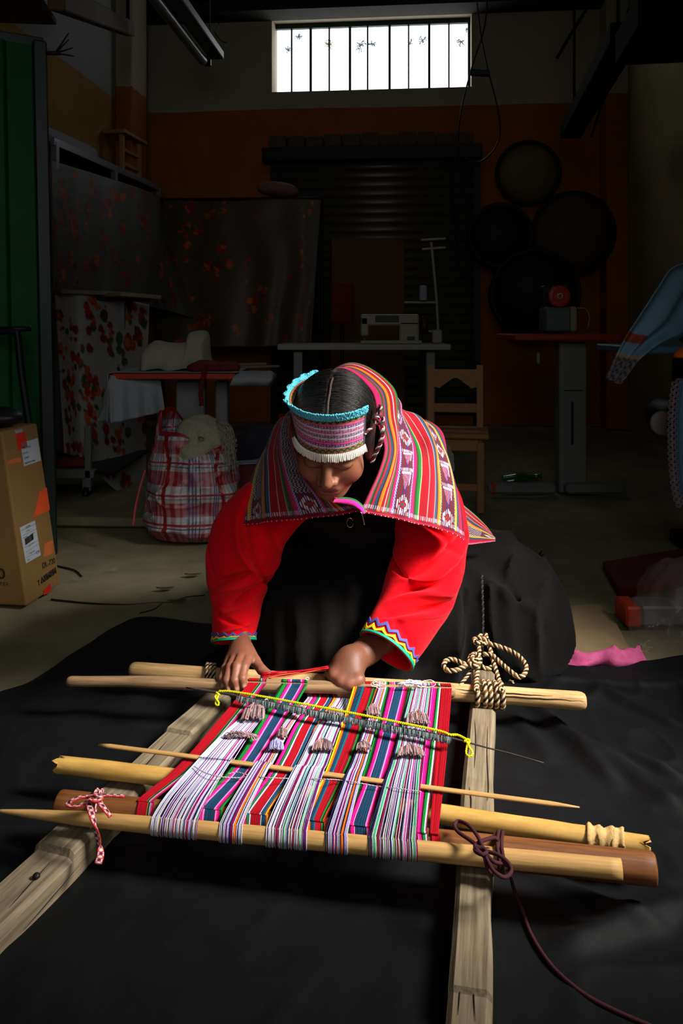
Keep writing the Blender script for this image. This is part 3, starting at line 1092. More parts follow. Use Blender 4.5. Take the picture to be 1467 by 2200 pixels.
# white loose loops at the woven edge
g = Geo()
WH = lin(222, 222, 232)
for cx_, cy_, r_ in ((814, 1466, 12), (818, 1474, 10), (806, 1470, 9), (660, 1458, 4), (920, 1469, 14), (905, 1471, 9), (880, 1466, 10)):
    a = np.linspace(0, 5.8, 24)
    pth = np.array([P(cx_ + r_ * math.cos(k) * 1.1, cy_ + r_ * math.sin(k) * .55 + rng.normal() * .4, 1.648) for k in a])
    g.add(tube(pth, .0007, 4), WH)
for j in range(26):
    x0 = 850 + rng.random() * 34
    pth = np.array([P(x0 + rng.normal() * 3, 1474 - (x0 - 850) * .25 + rng.normal() * 2.5, 1.636), P(x0 + 10 + rng.normal() * 3, 1468 - (x0 - 850) * .1 + rng.normal() * 2.5, 1.633), P(x0 + 22 + rng.normal() * 3, 1466 + rng.normal() * 3, 1.636)])
    g.add(tube(spline(pth, 8), .0013, 5), WH)
g.build('loose_white_thread', YARN, weave)
# red weft being worked between the hands
g = Geo()
for j in range(16):
    o = rng.normal(size=3) * A(.001, .004, .0035)
    pth = on3([P(560, 1454, 1.70) + o, P(600, 1450, 1.70) + o * 1.2, P(650, 1444, 1.70) + o, P(705, 1436, 1.70) + o * .6], 14)
    pth[:, 2] += .002 * np.sin(np.linspace(0, 6, 14) + j)
    g.add(tube(pth, .0012, 5), np.array(lin(190, 16, 36) if j % 5 else lin(204, 110, 60)) * rng.uniform(.7, 1.1))
g.build('weft_hank', YARN, label='hank of red weft yarn held taut between the weaver’s hands', cat='yarn')
# ------------------------------------------------------------------ ropes and ties
CREAM, BRN, DBR = lin(176, 156, 120), lin(104, 70, 44), lin(34, 26, 22)
RC = [CREAM, BRN, CREAM, DBR]


def rp(cx_, cy_, dz=0.0):
    px, py = 920 + cx_ * .2454, 1340 + cy_ * .2454
    d = 1.70 + .14 * (1476 - py) / 114 - dz
    return P(px, py, d)


rope = thing('lashing_rope', 'cream and brown braided rope tied in a bow round the cracked beam and right rail', 'rope', (.31, 1.74, .05))
ROPEM = mat('braided_wool_rope', (1, 1, 1), .9, .15, 400, 0, attr=True, spec=.1)
bB0, bB1 = A(-.483, 1.823, .0735), A(.511, 1.667, .0735)
for px in (1022, 1039, 1050, 1063.5, 1076):
    c = ray_x(bB0, bB1, px)
    a = np.linspace(math.radians(60), math.radians(300), 40)
    r_ = .0195 + .0052
    pth = np.stack([c[0] + .0 * a, c[1] + r_ * np.cos(a), c[2] + r_ * np.sin(a) * 1.0], -1)
    g = Geo()
    addall(g, twisted(pth, .0058, RC, .024, seg=6))
    g.build('rope_turn', ROPEM, rope)
R_ = .0055
for nm, pts in (('rope_strand', [(415, 590, .02), (420, 500, .012), (430, 400, .01), (440, 340, .012), (420, 290, .014)]), ('rope_strand', [(636, 590, .02), (618, 500, .01), (595, 420, .01), (568, 330, .01), (545, 240, .01), (520, 170, .01), (500, 90, .005)]),
                ('rope_strand', [(455, 95, .005), (440, 180, .012), (445, 250, .016), (430, 300, .016)]), ('rope_loop', [(480, 160, .016), (560, 182, .02), (700, 230, .02), (800, 292, .02), (856, 372, .02), (838, 445, .02), (786, 465, .02), (700, 402, .02), (620, 332, .018), (555, 275, .018), (480, 268, .018)]),
                ('rope_loop', [(420, 345, .02), (330, 368, .018), (250, 405, .018), (172, 410, .018), (134, 370, .018), (158, 322, .018), (222, 315, .018), (320, 355, .018), (392, 362, .02)]),
                ('rope_tail', [(375, 400, .004), (340, 460, .002), (300, 510, .0), (268, 552, -.004)]), ('rope_knot', [(470, 165, .014), (420, 170, .02), (400, 140, .016), (430, 125, .02), (500, 140, .022), (520, 165, .016), (470, 180, .02)]),
                ('rope_knot', [(380, 270, .014), (360, 310, .02), (365, 350, .024), (400, 375, .024), (440, 350, .026), (455, 320, .026), (430, 280, .022), (395, 265, .02), (385, 300, .028), (400, 330, .03), (440, 310, .03)]),
                ('rope_strand', [(455, 360, .012), (480, 385, .008), (530, 395, .006), (560, 375, .004)])):
    pth = on3([rp(*p) for p in pts], 40)
    g = Geo()
    addall(g, twisted(pth, R_ if nm != 'rope_tail' else .004, RC, .022, seg=6))
    g.build(nm, ROPEM, rope)
# dark strap running up to the weaver's waist
pth = on3([P(1035, 1418, 1.79), P(1036, 1380, 1.835), P(1037, 1330, 1.86), P(1036, 1280, 1.885), P(1035, 1235, 1.93)], 30)
g = Geo()
addall(g, twisted(pth, .0034, [lin(52, 50, 50), lin(30, 29, 30)], .014))
g.build('back_strap_cord', ROPEM, label='dark grey cord rising from the rope bow to the black skirt', cat='cord')
# rope turns on the left end
rope2 = thing('lashing_rope', 'short turns of cream and brown rope beside the left hand', 'rope', (-.31, 1.79, .06))
for px in (446, 453, 461):
    c = ray_x(bB0, bB1, px)
    a = np.linspace(math.radians(0), math.radians(310), 44)
    g = Geo()
    addall(g, twisted(np.stack([c[0] + (a - 2) * .002, c[1] + .0225 * np.cos(a), c[2] + .0225 * np.sin(a)], -1), .0048, RC, .02, seg=6))
    g.build('rope_turn', ROPEM, rope2)
# frayed stub of cord beyond the rail
g = Geo()
for j in range(7):
    g.add(tube(on3([G(1080, 1460, .012) + rng.normal(size=3) * .0015, G(1093, 1462, .012) + rng.normal(size=3) * .002, G(1103, 1467, .010) + rng.normal(size=3) * .003], 8), .0016, 5), lin(170, 156, 120))
g.build('cord_stub', ROPEM, label='frayed stub of tan cord lying just beyond the right rail', cat='cord')

# maroon cord at front right
MAR = lin(62, 22, 30)
MARM = mat('maroon_cord', MAR, .85, .25, 400, 0)


def c4(a, b, z=.115):
    return G(700 + a * .5228, 1380 + b * .5228, z)


cord = thing('maroon_lashing', 'dark maroon cord tied in a bow round the front poles and trailing over the cloth', 'cord', G(1045, 1835, .12))
for nm, pts in (('cord_loop', [(652, 862, .125), (625, 800, .13), (585, 752, .125), (545, 735, .12), (528, 752, .12), (545, 780, .12), (590, 812, .122), (640, 850, .125)]),
                ('cord_loop', [(650, 862, .125), (668, 905, .126), (692, 942, .126), (735, 966, .12), (762, 940, .12), (748, 905, .125), (705, 872, .128), (655, 858, .126)]),
                ('cord_tail', [(655, 866, .126), (690, 902, .125), (735, 912, .12), (762, 925, .118)]), ('cord_tail', [(706, 812, .118), (688, 803, .122), (640, 818, .126), (612, 838, .124), (640, 862, .125)]),
                ('cord_tail', [(648, 862, .126), (665, 930, .12), (685, 955, .1)]),
                ('cord_knot', [(640, 850, .124), (622, 840, .126), (612, 855, .127), (640, 872, .13), (660, 862, .13), (645, 846, .13), (618, 848, .129), (650, 880, .128)])):
    pth = on3([c4(*p) for p in pts], 40)
    Geo().add(tube(pth, .0028, 7)).build(nm, MARM, cord)
tail = [c4(752, 935, .118), c4(762, 975, .06), c4(778, 1030, .022), c4(810, 1109, .014)] + [G(x, y, .012) for x, y in ((1140, 2005), (1170, 2055), (1205, 2095), (1262, 2140), (1330, 2175), (1400, 2205), (1470, 2235))]
Geo().add(tube(on3(tail, 90), .0026, 7)).build('cord_tail', MARM, cord)
# cord wound round the poles beneath the bow
for dx in (0, .006):
    cP, cF = line_at(pP0, pP1, .235 + dx), line_at(pF0, pF1, .225 + dx)
    pth = on3([cP + A(0, .026, .004), cP + A(0, .008, .0265), cF + A(0, .002, .018), cF + A(0, -.016, .004), cF + A(0, -.008, -.016), cP + A(0, 0, -.027)], 40)
    Geo().add(tube(pth, .0028, 7)).build('cord_turn', MARM, cord)

# red-white woven tie on the left
TIEC = [lin(196, 60, 56), lin(224, 214, 210), lin(190, 52, 54), lin(40, 40, 84)]
tie = thing('woven_tie', 'red, white and navy woven band tied round the brown pole on the left rail', 'band', G(208, 1712, .115))


def tiecol(pv):
    x, w = pv[:, 0] / .011, np.abs(pv[:, 2]) / .0056
    dia = np.abs((x % 1) - .5) * 2
    c = np.tile(np.array(lin(196, 186, 182)), (len(pv), 1))
    c[np.abs(w - dia * .9) < .26] = lin(186, 56, 52)
    c[w + dia * 1.0 < .55] = lin(34, 34, 74)
    c[w > .9] = lin(180, 50, 50)
    return c


def c3(a, b, z=.115):
    return G(100 + a * .45, 1380 + b * .45, z)


for nm, pts in (('band_loop', [(228, 742, .12), (170, 738, .122), (118, 758, .12), (108, 780, .116), (150, 782, .118), (225, 745, .124)]), ('band_tail', [(225, 742, .12), (290, 732, .122), (372, 735, .122)]),
                ('band_tail', [(220, 742, .122), (203, 770, .12), (215, 820, .118), (232, 880, .105), (250, 960, .075), (258, 1010, .064), (246, 1056, .06)]), ('band_tail', [(240, 742, .12), (262, 778, .12), (285, 806, .116), (304, 832, .11)]),
                ('band_knot', [(205, 735, .124), (235, 728, .127), (256, 742, .126), (232, 756, .127), (208, 748, .128)])):
    g = Geo()
    sh_ = tube(on3([c3(*p) for p in pts], 170), .0056, 16, flat=(1, .38), up=(.2, .3, 1))
    g.add(sh_, tiecol(sh_[2]))
    g.build(nm, ROPEM, tie)
for dx in (0, .008):
    cP = line_at(pP0, pP1, -.40 + dx)
    a = np.linspace(0, 2 * math.pi, 40)
    g = Geo()
    a = np.linspace(0, 2 * math.pi, 120)
    sh_ = tube(np.stack([cP[0] + 0 * a, cP[1] + .0245 * np.cos(a), cP[2] + .0245 * np.sin(a)], -1), .0045, 12, flat=(1, .38), up=(1, 0, 0))
    g.add((sh_[0], sh_[1], sh_[2]), tiecol(sh_[2]))
    g.build('band_turn', ROPEM, tie)

# ------------------------------------------------------------------ the weaver
person = thing('person', 'weaver in red jacket, black skirt and striped shawl kneeling over the loom', 'person', (0.05, 2.05, 0.0))
HC = A(-.017, 1.62, .642)
HS = 1.0
TH, PSI, ROLL = math.radians(35), math.radians(-9), math.radians(3)
RH = rotz(PSI) @ rotx(TH) @ roty(ROLL)      # local: x image right, -y face, z crown


def hw(p):
    return HC + (np.asarray(p, float) * HS) @ RH.T


def head_sdf(p):
    d = sd_ell(p, (0, .010, .035), (.075, .093, .080))
    d = smin(d, sd_ell(p, (0, -.030, -.040), (.060, .062, .075)), .03)
    d = smin(d, sd_ell(p, (0, -.062, -.098), (.026, .024, .020)), .03)
    for s in (-1, 1):
        d = smin(d, sd_ell(p, (s * .040, -.055, -.038), (.026, .026, .030)), .018)
        d = smin(d, sd_ell(p, (s * .074, .014, -.012), (.008, .018, .029)), .006)
    d = smin(d, sd_cap(p, (-.036, -.071, .008), (.036, -.071, .008), .012), .016)
    for s in (-1, 1):
        d = smax(d, -sd_ell(p, (s * .031, -.103, -.006), (.021, .018, .013)), .012)
        d = smin(d, sd_ell(p, (s * .031, -.0745, -.008), (.0165, .0135, .0115)), .004)
    d = smin(d, sd_cap(p, (0, -.087, .004), (0, -.108, -.034), .0075, .0115), .010)
    for s in (-1, 1):
        d = smin(d, sd_ell(p, (s * .0135, -.097, -.039), (.0085, .010, .0075)), .006)
        d = smax(d, -sd_ell(p, (s * .0075, -.103, -.047), (.0042, .006, .004)), .003)
    d = smin(d, sd_ell(p, (0, -.082, -.066), (.026, .014, .018)), .012)
    d = smin(d, sd_cap(p, (-.016, -.090, -.064), (.016, -.090, -.064), .0042), .006)
    d = smin(d, sd_cap(p, (-.014, -.088, -.074), (.014, -.088, -.074), .0052), .006)
    d = smax(d, -sd_cap(p, (-.020, -.0955, -.0688), (.020, -.0955, -.0688), .0022), .003)
    d = smin(d, sd_cap(p, (0, .03, -.06), (0, .10, -.14), .050, .050), .03)
    return d


lo, hi = (-.095, -.135, -.2), (.095, .16, .14)
gp = gridpts(lo, hi, .0021)
hv, hq, _ = surface_nets(head_sdf(gp), lo, .0021)
SK = np.array(lin(122, 76, 54))
hc = np.tile(SK, (len(hv), 1))


def blendc(c, m, tgt):
    return c + (np.asarray(tgt) - c) * np.clip(m, 0, 1)[:, None]


x, y, z = hv.T
front = y < -.05
hc = blendc(hc, front * np.exp(-((np.abs(x) - .042) / .018) ** 2 - ((z + .035) / .018) ** 2) * .35, lin(168, 90, 66))
lipm = front * np.clip(1.2 - ((x / .021) ** 2 + ((z + .0685) / (.0095)) ** 2), 0, 1) * 2
hc = blendc(hc, lipm * .75, lin(128, 66, 58))
brow = np.exp(-((z - (.0060 + .003 * np.clip(1 - ((np.abs(x) - .034) / .02) ** 2, -.8, 1))) / .0036) ** 2) * (np.abs(x) > .010) * (np.abs(x) < .054) * front
hc = blendc(hc, brow * .95, lin(26, 18, 16))
lash = np.exp(-((z - (-.0165 + .0045 * ((np.abs(x) - .031) / .017) ** 2)) / .0017) ** 2) * (np.abs(np.abs(x) - .031) < .018) * front
hc = blendc(hc, lash * .95, lin(14, 10, 10))
lidc = np.exp(-((z - (.0035 - .006 * ((np.abs(x) - .031) / .017) ** 2)) / .0016) ** 2) * (np.abs(np.abs(x) - .031) < .017) * front
hc = blendc(hc, lidc * .5, lin(92, 52, 42))
hc = blendc(hc, ((z > .045) | (y > .03)) * 1.0 * (z > -.05), lin(70, 46, 36))
hc = hc * (1 + .10 * (noise3(hv, 300)[:, None] - .5))
SKIN = mat('brown_skin', (1, 1, 1), .5, .06, 180, .12, 900, attr=True, spec=.35)
SKIN.node_tree.nodes['Principled BSDF'].inputs['Subsurface Weight'].default_value = .12
SKIN.node_tree.nodes['Principled BSDF'].inputs['Subsurface Radius'].default_value = (.006, .002, .001)
body = Geo()
body.add((hw(hv), hq, None), hc)


# --- hands: local SDFs in world coordinates
def finger(p, pts, rad, k=.004):
    d = None
    for a, b, ra, rb in zip(pts[:-1], pts[1:], rad[:-1], rad[1:]):
        s = sd_cap(p, a, b, ra, rb)
        d = s if d is None else smin(d, s, k)
    return d


def hand_mesh(fn, lo, hi, h=.0019):
    gp = gridpts(lo, hi, h)
    return surface_nets(fn(gp), lo, h)


wr1 = P(517, 1378, 1.815)
mc = [P(532, 1416, 1.735), P(517, 1413, 1.738), P(503, 1415, 1.745), P(491, 1420, 1.752)]     # index .. little knuckles
f1 = [[mc[0], P(524, 1434, 1.690), P(520, 1458, 1.667), P(524, 1474, 1.664)], [mc[1], P(508, 1432, 1.688), P(503, 1462, 1.664), P(508, 1480, 1.662)],
      [mc[2], P(494, 1434, 1.695), P(487, 1462, 1.668), P(491, 1480, 1.664)], [mc[3], P(483, 1436, 1.708), P(476, 1458, 1.682), P(478, 1474, 1.674)]]
th1 = [P(530, 1392, 1.79), P(548, 1421, 1.748), P(562, 1439, 1.72), P(580, 1450, 1.705)]


def hand1(p):
    d = sd_cap(p, P(513, 1352, 1.83), wr1, .025, .0235)
    for a in mc:
        d = smin(d, sd_cap(p, wr1 * .8 + a * .2, a, .0155, .0112), .012)
    for pts, s in zip(f1, (1.0, 1.02, .97, .86)):
        d = smin(d, finger(p, pts, [.0108 * s, .0100 * s, .0088 * s, .0074 * s]), .003)
    d = smin(d, finger(p, th1, [.0150, .0120, .0103, .0078]), .007)
    return d


v1, q1_, _ = hand_mesh(hand1, (-.325, 1.63, .04), (-.125, 1.87, .215))
c1 = np.tile(np.array(lin(126, 78, 58)), (len(v1), 1)) * (1 + .12 * (noise3(v1, 160)[:, None] - .5))
for pts in f1 + [th1]:
    tip, pr = pts[-1], pts[-2]
    nail = tip + nrm(tip - pr) * .001 + A(.0, -.006, .0035)
    c1 = blendc(c1, np.exp(-((np.linalg.norm(v1 - nail, axis=1)) / .0045) ** 4) * .7, lin(186, 140, 122))
    for jn in pts[1:-1]:
        dj = np.linalg.norm(v1 - jn - A(0, -.004, .008), axis=1)
        c1 = blendc(c1, np.exp(-(dj / .005) ** 2) * .35, lin(100, 60, 46))
body.add((v1, q1_, None), c1)

wr2 = P(790, 1396, 1.765)
pal = P(752, 1424, 1.72)
mc2 = [P(717, 1450, 1.684), P(733, 1463, 1.672), P(752, 1468, 1.668), P(770, 1461, 1.674)]
th2 = [P(760, 1412, 1.73), P(728, 1428, 1.715), P(712, 1442, 1.708), P(704, 1450, 1.708)]


def hand2(p):
    d = sd_cap(p, P(822, 1378, 1.79), wr2, .028, .026)
    d = smin(d, sd_cap(p, wr2, pal, .027, .030), .02)
    for a in mc2:
        d = smin(d, sd_cap(p, pal, a, .027, .0135), .014)
        m1 = a + A(0, .004, -.026)
        m2 = a + A(.004, .032, -.030)
        m3 = a + A(.004, .036, -.012)
        d = smin(d, finger(p, [a, m1, m2, m3], [.0124, .0112, .0098, .0086]), .008)
    d = smin(d, finger(p, th2, [.018, .0145, .011, .009]), .018)
    return d


v2, q2_, _ = hand_mesh(hand2, (-.075, 1.62, .03), (.115, 1.85, .24))
c2 = np.tile(np.array(lin(104, 64, 46)), (len(v2), 1)) * (1 + .12 * (noise3(v2, 160)[:, None] - .5))
for a in mc2:
    c2 = blendc(c2, np.exp(-(np.linalg.norm(v2 - a - A(0, -.012, .003), axis=1) / .009) ** 2) * .25, lin(196, 120, 92))
body.add((v2, q2_, None), c2)

# --- trunk, upper arms and folded legs under the clothes (same body mesh)
SHL, SHR = A(-.150, 1.955, .46), A(.175, 1.97, .50)
ELL, ELR = P(492, 1222, 1.87), P(935, 1240, 1.86)


def trunk(p):
    d = sd_cap(p, (.04, 2.24, .20), (.01, 1.98, .46), .115, .095)
    d = smin(d, sd_cap(p, SHL, SHR, .045), .04)
    d = smin(d, sd_cap(p, (.01, 1.93, .52), (-.01, 1.74, .575), .045), .03)
    d = smin(d, sd_cap(p, SHL, ELL, .045, .038), .03)
    d = smin(d, sd_cap(p, SHR, ELR, .045, .038), .03)
    d = smin(d, sd_cap(p, ELL, P(513, 1352, 1.83), .036, .027), .02)
    d = smin(d, sd_cap(p, ELR, P(822, 1378, 1.79), .036, .029), .02)
    for s, xk in ((-1, -.13), (1, .12)):
        d = smin(d, sd_cap(p, (.04 + s * .08, 2.22, .17), (xk, 1.92, .10), .08, .065), .03)
        d = smin(d, sd_cap(p, (xk, 1.93, .07), (.04 + s * .07, 2.3, .06), .05, .035), .02)
    return d


tv, tq, _ = surface_nets(trunk(gridpts((-.4, 1.6, .0), (.42, 2.45, .75), .011)), (-.4, 1.6, .0), .011)
body.add((tv, tq, None), np.tile(SK * .8, (len(tv), 1)))
body.build('body', SKIN, person)

# --- hair
HAIR = mat('black_hair', lin(20, 17, 16), .38, .3, 300, .1, 900, spec=.5)


def hair_sdf(p):
    d = sd_ell(p, (0, .016, .036), (.083, .100, .086))
    d = smin(d, sd_ell(p, (0, .07, -.02), (.072, .055, .075)), .03)
    for s in (-1, 1):
        d = smin(d, sd_ell(p, (s * .072, .006, -.012), (.012, .038, .055)), .02)
    d = smax(d, -sd_ell(p, (0, -.085, -.062), (.078, .078, .098)), .008)         # open over the face
    gr = np.abs(p[..., 0]) / .004
    d = d + .0035 * np.exp(-gr ** 2) * (p[..., 1] < .05) * (p[..., 2] > .05)
    return d


lo = (-.1, -.11, -.12)
hvv, hqq, _ = surface_nets(hair_sdf(gridpts(lo, (.1, .15, .15), .0032)), lo, .0032)
hair = Geo().add((hw(hvv), hqq, None)).build('hair', HAIR, person)
g = Geo()
a_, b_, c_ = .0838, .1008, .0868
for j in range(1100):
    s = 1 if j % 2 else -1
    y0 = rng.uniform(-.088, .062)
    n = 11
    ps = np.radians(np.linspace(rng.uniform(1.5, 30), rng.uniform(70, 112), n))
    dr = rng.uniform(.0, .028)
    yy = y0 + dr * (ps - ps[0])
    k = np.sqrt(np.clip(1 - (np.clip(yy, -.097, .097) / b_) ** 2, .02, 1))
    off = 1 + rng.uniform(-.004, .018) + .004 * np.sin(np.linspace(0, 3, n) + j)
    lp = np.stack([s * a_ * np.sin(ps) * k * off, .016 + yy, .036 + c_ * np.cos(ps) * k * off], -1)
    g.add(tube(hw(lp), .00055, 3, cap=False), (1, 1, 1))
g.build('hair_strands', HAIR, hair, kind='stuff')
# pale parting
yy = np.linspace(-.088, .012, 24)
k = np.sqrt(1 - (yy / b_) ** 2)
lp = np.stack([.0004 * np.sin(yy * 160), .016 + yy, .036 + (c_ - .0012) * k], -1)
Geo().add(tube(hw(lp), .0026, 6)).build('parting', mat('scalp', lin(62, 48, 42), .7, .2, 500), hair)

# --- headband
band = thing_part = None
nph, nh = 330, 96
ph = np.radians(np.linspace(-150, 56, nph))
hh = np.linspace(0, 1, nh)


def band_pt(phi, h, off=0.0):
    zz = .030 + .090 * h - .022 * (1 - np.cos(phi)) * (1 - h) - .030 * (1 - np.cos(phi)) * h
    ra = .0845 + .006 * h + off - .007 * np.clip(-np.sin(phi), 0, 1)
    rb = .1030 + .003 * h + off
    return np.stack([ra * np.sin(phi), .012 - rb * np.cos(phi), zz], -1)


PH, HH = np.meshgrid(ph, hh, indexing='ij')
bp = hw(band_pt(PH, HH))
S = PH * .095 * HS        # arc length
Lr = lambda *k: np.array(CLRS[k[0]]) if len(k) == 1 else np.array(lin(*k))
cb = np.tile(np.array(lin(150, 16, 60)), (nph, nh, 1))
rows = HH * 15 + S * 9.0                       # the woven lines climb a little to the left
ri = np.floor(rows).astype(int)
fr_ = rows - ri
palb = [lin(216, 170, 204), lin(150, 10, 44), lin(206, 190, 214), lin(26, 18, 56), lin(232, 80, 164), lin(130, 8, 44), lin(214, 186, 210), lin(24, 60, 44)]
for k in range(len(palb)):
    cb[(ri % 8) == k] = palb[k]
scroll = (np.abs(np.sin(S * 520 + ri * 1.7)) > .45) & (np.abs(fr_ - .5) < .3)
cb[scroll & (ri % 2 == 0) & (fr_ < .4)] = lin(90, 14, 50)
cb[scroll & (ri % 2 == 1) & (np.abs(fr_ - .5) < .2)] = lin(196, 160, 190)
edge = (HH > .84) | (HH < .14)
cb[edge] = lin(150, 24, 30)
zz = np.abs(((S * 150) % 2) - 1)
hb_ = np.where(HH > .5, (HH - .84) / .16, HH / .14)
gz_ = np.abs(hb_ - (.25 + .5 * zz)) < .22
cb[edge & gz_] = lin(74, 140, 40)
gz2 = np.abs(hb_ - (.75 - .5 * zz)) < .13
cb[edge & gz2] = lin(24, 24, 40)
cb[edge & ((hb_ > .86) | (hb_ < .12))] = lin(196, 84, 22)
cb[-6:] = lin(40, 16, 40)
pv_ = np.stack([S, HH, 0 * S], -1)
hb = Geo().add(grid(bp, pv=pv_), cb.reshape(-1, 3)).build('headband', COLR, person, solid=.003)
TQ = mat('turquoise_beads', lin(84, 186, 206), .3, .15, 200, spec=.5)
g = Geo()
for k, phi in enumerate(np.radians(np.arange(-150, 57, 2.3))):
    dg = math.degrees(phi)
    tuft = .5 + .5 * math.sin(k * .9) if dg < -45 else .25
    for j in range(8):
        for e in (-1, 1):
            lean = (.0002 + .0003 * tuft * (dg < -45)) * j
            pt = band_pt(np.array(phi + e * .0095 + rng.normal() * .008), np.array(.985), .002 + lean * 2.2 + rng.normal() * .0006)
            pt = pt + A(0, 0, .0024 * j * (1.0 if dg > -60 else .5))
            g.add(bead(hw(pt), .0020))
g.build('turquoise_bead_fringe', TQ, hb, kind='stuff')
WB_ = mat('white_beads', lin(226, 220, 206), .35, .1, 200, spec=.5)
g = Geo()
for phi in np.radians(np.arange(-110, 56, 2.35)):
    p0_, p1_ = hw(band_pt(np.array(phi), np.array(.0), .0015)), hw(band_pt(np.array(phi + rng.normal() * .006), np.array(-.16 - .04 * rng.random()), .008))
    g.add(tube(np.array([p0_, p0_ * .7 + p1_ * .3, p1_ * .9 + p0_ * .1, p1_]), [.0015, .0019, .0018, .0011], 7))
g.build('white_bead_edging', WB_, hb, kind='stuff')
# tie string with knot and tassels at the right temple
STR = [lin(196, 178, 168), lin(120, 30, 44), lin(60, 50, 56)]
sp = lambda a, b, d: P(600 + a * .1909, 780 + b * .1909, d)
g = Geo()
addall(g, twisted(on3([sp(955, 800, 1.545), sp(1020, 740, 1.552), sp(1090, 680, 1.556)], 20), .0030, STR, .016))
addall(g, twisted(on3([sp(1090, 690, 1.556), sp(1070, 640, 1.55), sp(1120, 600, 1.55), sp(1165, 620, 1.552), sp(1150, 670, 1.556), sp(1100, 680, 1.56), sp(1110, 630, 1.55)], 30), .0034, STR, .016))
addall(g, twisted(on3([sp(1110, 620, 1.556), sp(1105, 540, 1.565), sp(1130, 480, 1.57), sp(1145, 510, 1.562), sp(1120, 570, 1.56)], 20), .0030, STR, .016))
for k in range(4):
    e = rng.normal() * 10
    addall(g, twisted(on3([sp(1140, 650, 1.556), sp(1165 + e, 760, 1.552), sp(1135 + e, 900, 1.556), sp(1080 + e, 1020, 1.566), sp(1040 + e * .5, 1120, 1.575)], 30), .0026, STR, .018))
g.build('headband_tie', YARN, hb)

# --- red jacket sleeves
RED = mat('red_felt', lin(222, 4, 22), .9, .10, 120, .18, 700, sheen=.04, spec=.06)
GRNC = mat('green_ribbon', lin(0, 150, 118), .6, .1, 60, .1, 300)
YELC = mat('yellow_zigzag_braid', lin(240, 196, 20), .7, .1, 200)
BLUC = mat('blue_zigzag_braid', lin(72, 78, 150), .7, .1, 200)


def sleeve(st, seed, folds, name):
    """st rows: px, py, d, half width across (m), half depth (m)"""
    st = np.array(st, float)
    C = np.array([P(*r[:3]) for r in st])
    n = 150
    c = spline(C, n)
    ab = spline(st[:, 3:5], n)
    t_ = nrm(np.gradient(c, axis=0))
    view = A(0, 1.0, 0)
    side = nrm(np.cross(t_, view))
    dep = nrm(np.cross(side, t_))
    m = 120
    th = np.arange(m) * 2 * math.pi / m
    ct, st_ = np.cos(th), np.sin(th)
    s = np.linspace(0, 1, n)
    rad = np.ones((n, m))
    pos = c[:, None] + ab[:, None, :1] * ct[None, :, None] * side[:, None] + ab[:, None, 1:] * st_[None, :, None] * dep[:, None]
    outn = nrm(ct[None, :, None] * side[:, None] / ab[:, None, :1] + st_[None, :, None] * dep[:, None] / ab[:, None, 1:])
    disp = .012 * (noise3(pos, 9, seed) - .5) + .006 * (noise3(pos, 22, seed + 1) - .5)
    for (s0, th0, amp, wid, slope, spread) in folds:
        dth = np.angle(np.exp(1j * (th - math.radians(th0))))[None, :]
        u = s[:, None] - s0 - slope * dth + .02 * (noise3(pos, 14, seed + 3) - .5)
        disp += amp * np.exp(-(u / wid) ** 2) * np.exp(-(dth / spread) ** 2)
    pos = pos + outn * disp[..., None]
    g = Geo().add(grid(pos, cv=True))
    o = g.build(name, RED, person, solid=.003)
    return o, pos, outn


# angles: 0 = across (side), 90 = away from the camera, 270 = facing the camera
LS = [(640, 1040, 1.90, .075, .07), (590, 1085, 1.88, .078, .075), (548, 1130, 1.865, .084, .078), (522, 1185, 1.86, .090, .078), (512, 1235, 1.86, .080, .072), (508, 1290, 1.858, .062, .062), (503, 1335, 1.85, .052, .055), (501, 1366, 1.84, .0450, .048), (501, 1378, 1.835, .0450, .048)]
FL = [(.30, 270, -.022, .022, .16, .8), (.36, 280, .018, .025, .16, .8), (.46, 265, -.024, .02, -.10, .7), (.52, 265, .016, .02, -.08, .8), (.58, 280, -.018, .018, -.12, .7), (.64, 270, .012, .02, -.10, .8), (.72, 255, -.012, .018, .06, .7), (.20, 290, -.014, .02, .1, .6), (.80, 280, .007, .02, -.08, .8), (.40, 200, -.016, .02, .1, .5), (.5, 340, -.016, .02, .1, .5)]
sl1, pos1, on1 = sleeve(LS, 3, FL, 'jacket_sleeve')
RS = [(850, 1010, 1.98, .085, .06), (900, 1060, 1.945, .085, .066), (922, 1110, 1.915, .086, .074), (926, 1165, 1.885, .084, .08), (920, 1215, 1.86, .088, .08), (903, 1265, 1.845, .086, .076), (882, 1310, 1.82, .079, .066), (858, 1355, 1.79, .072, .058), (838, 1388, 1.765, .0665, .052), (831, 1401, 1.755, .066, .051)]
FR = [(.32, 270, -.014, .022, .10, .7), (.40, 285, -.024, .022, -.14, .7), (.46, 285, .014, .022, -.12, .8), (.53, 275, -.026, .02, -.16, .7), (.59, 275, .014, .022, -.12, .8), (.66, 280, -.018, .02, -.14, .7), (.72, 270, .012, .02, -.12, .8), (.82, 265, -.008, .03, .05, .8), (.24, 300, .012, .03, .1, .6), (.5, 200, -.016, .02, .1, .5)]
sl2, pos2, on2 = sleeve(RS, 11, FR, 'jacket_sleeve')


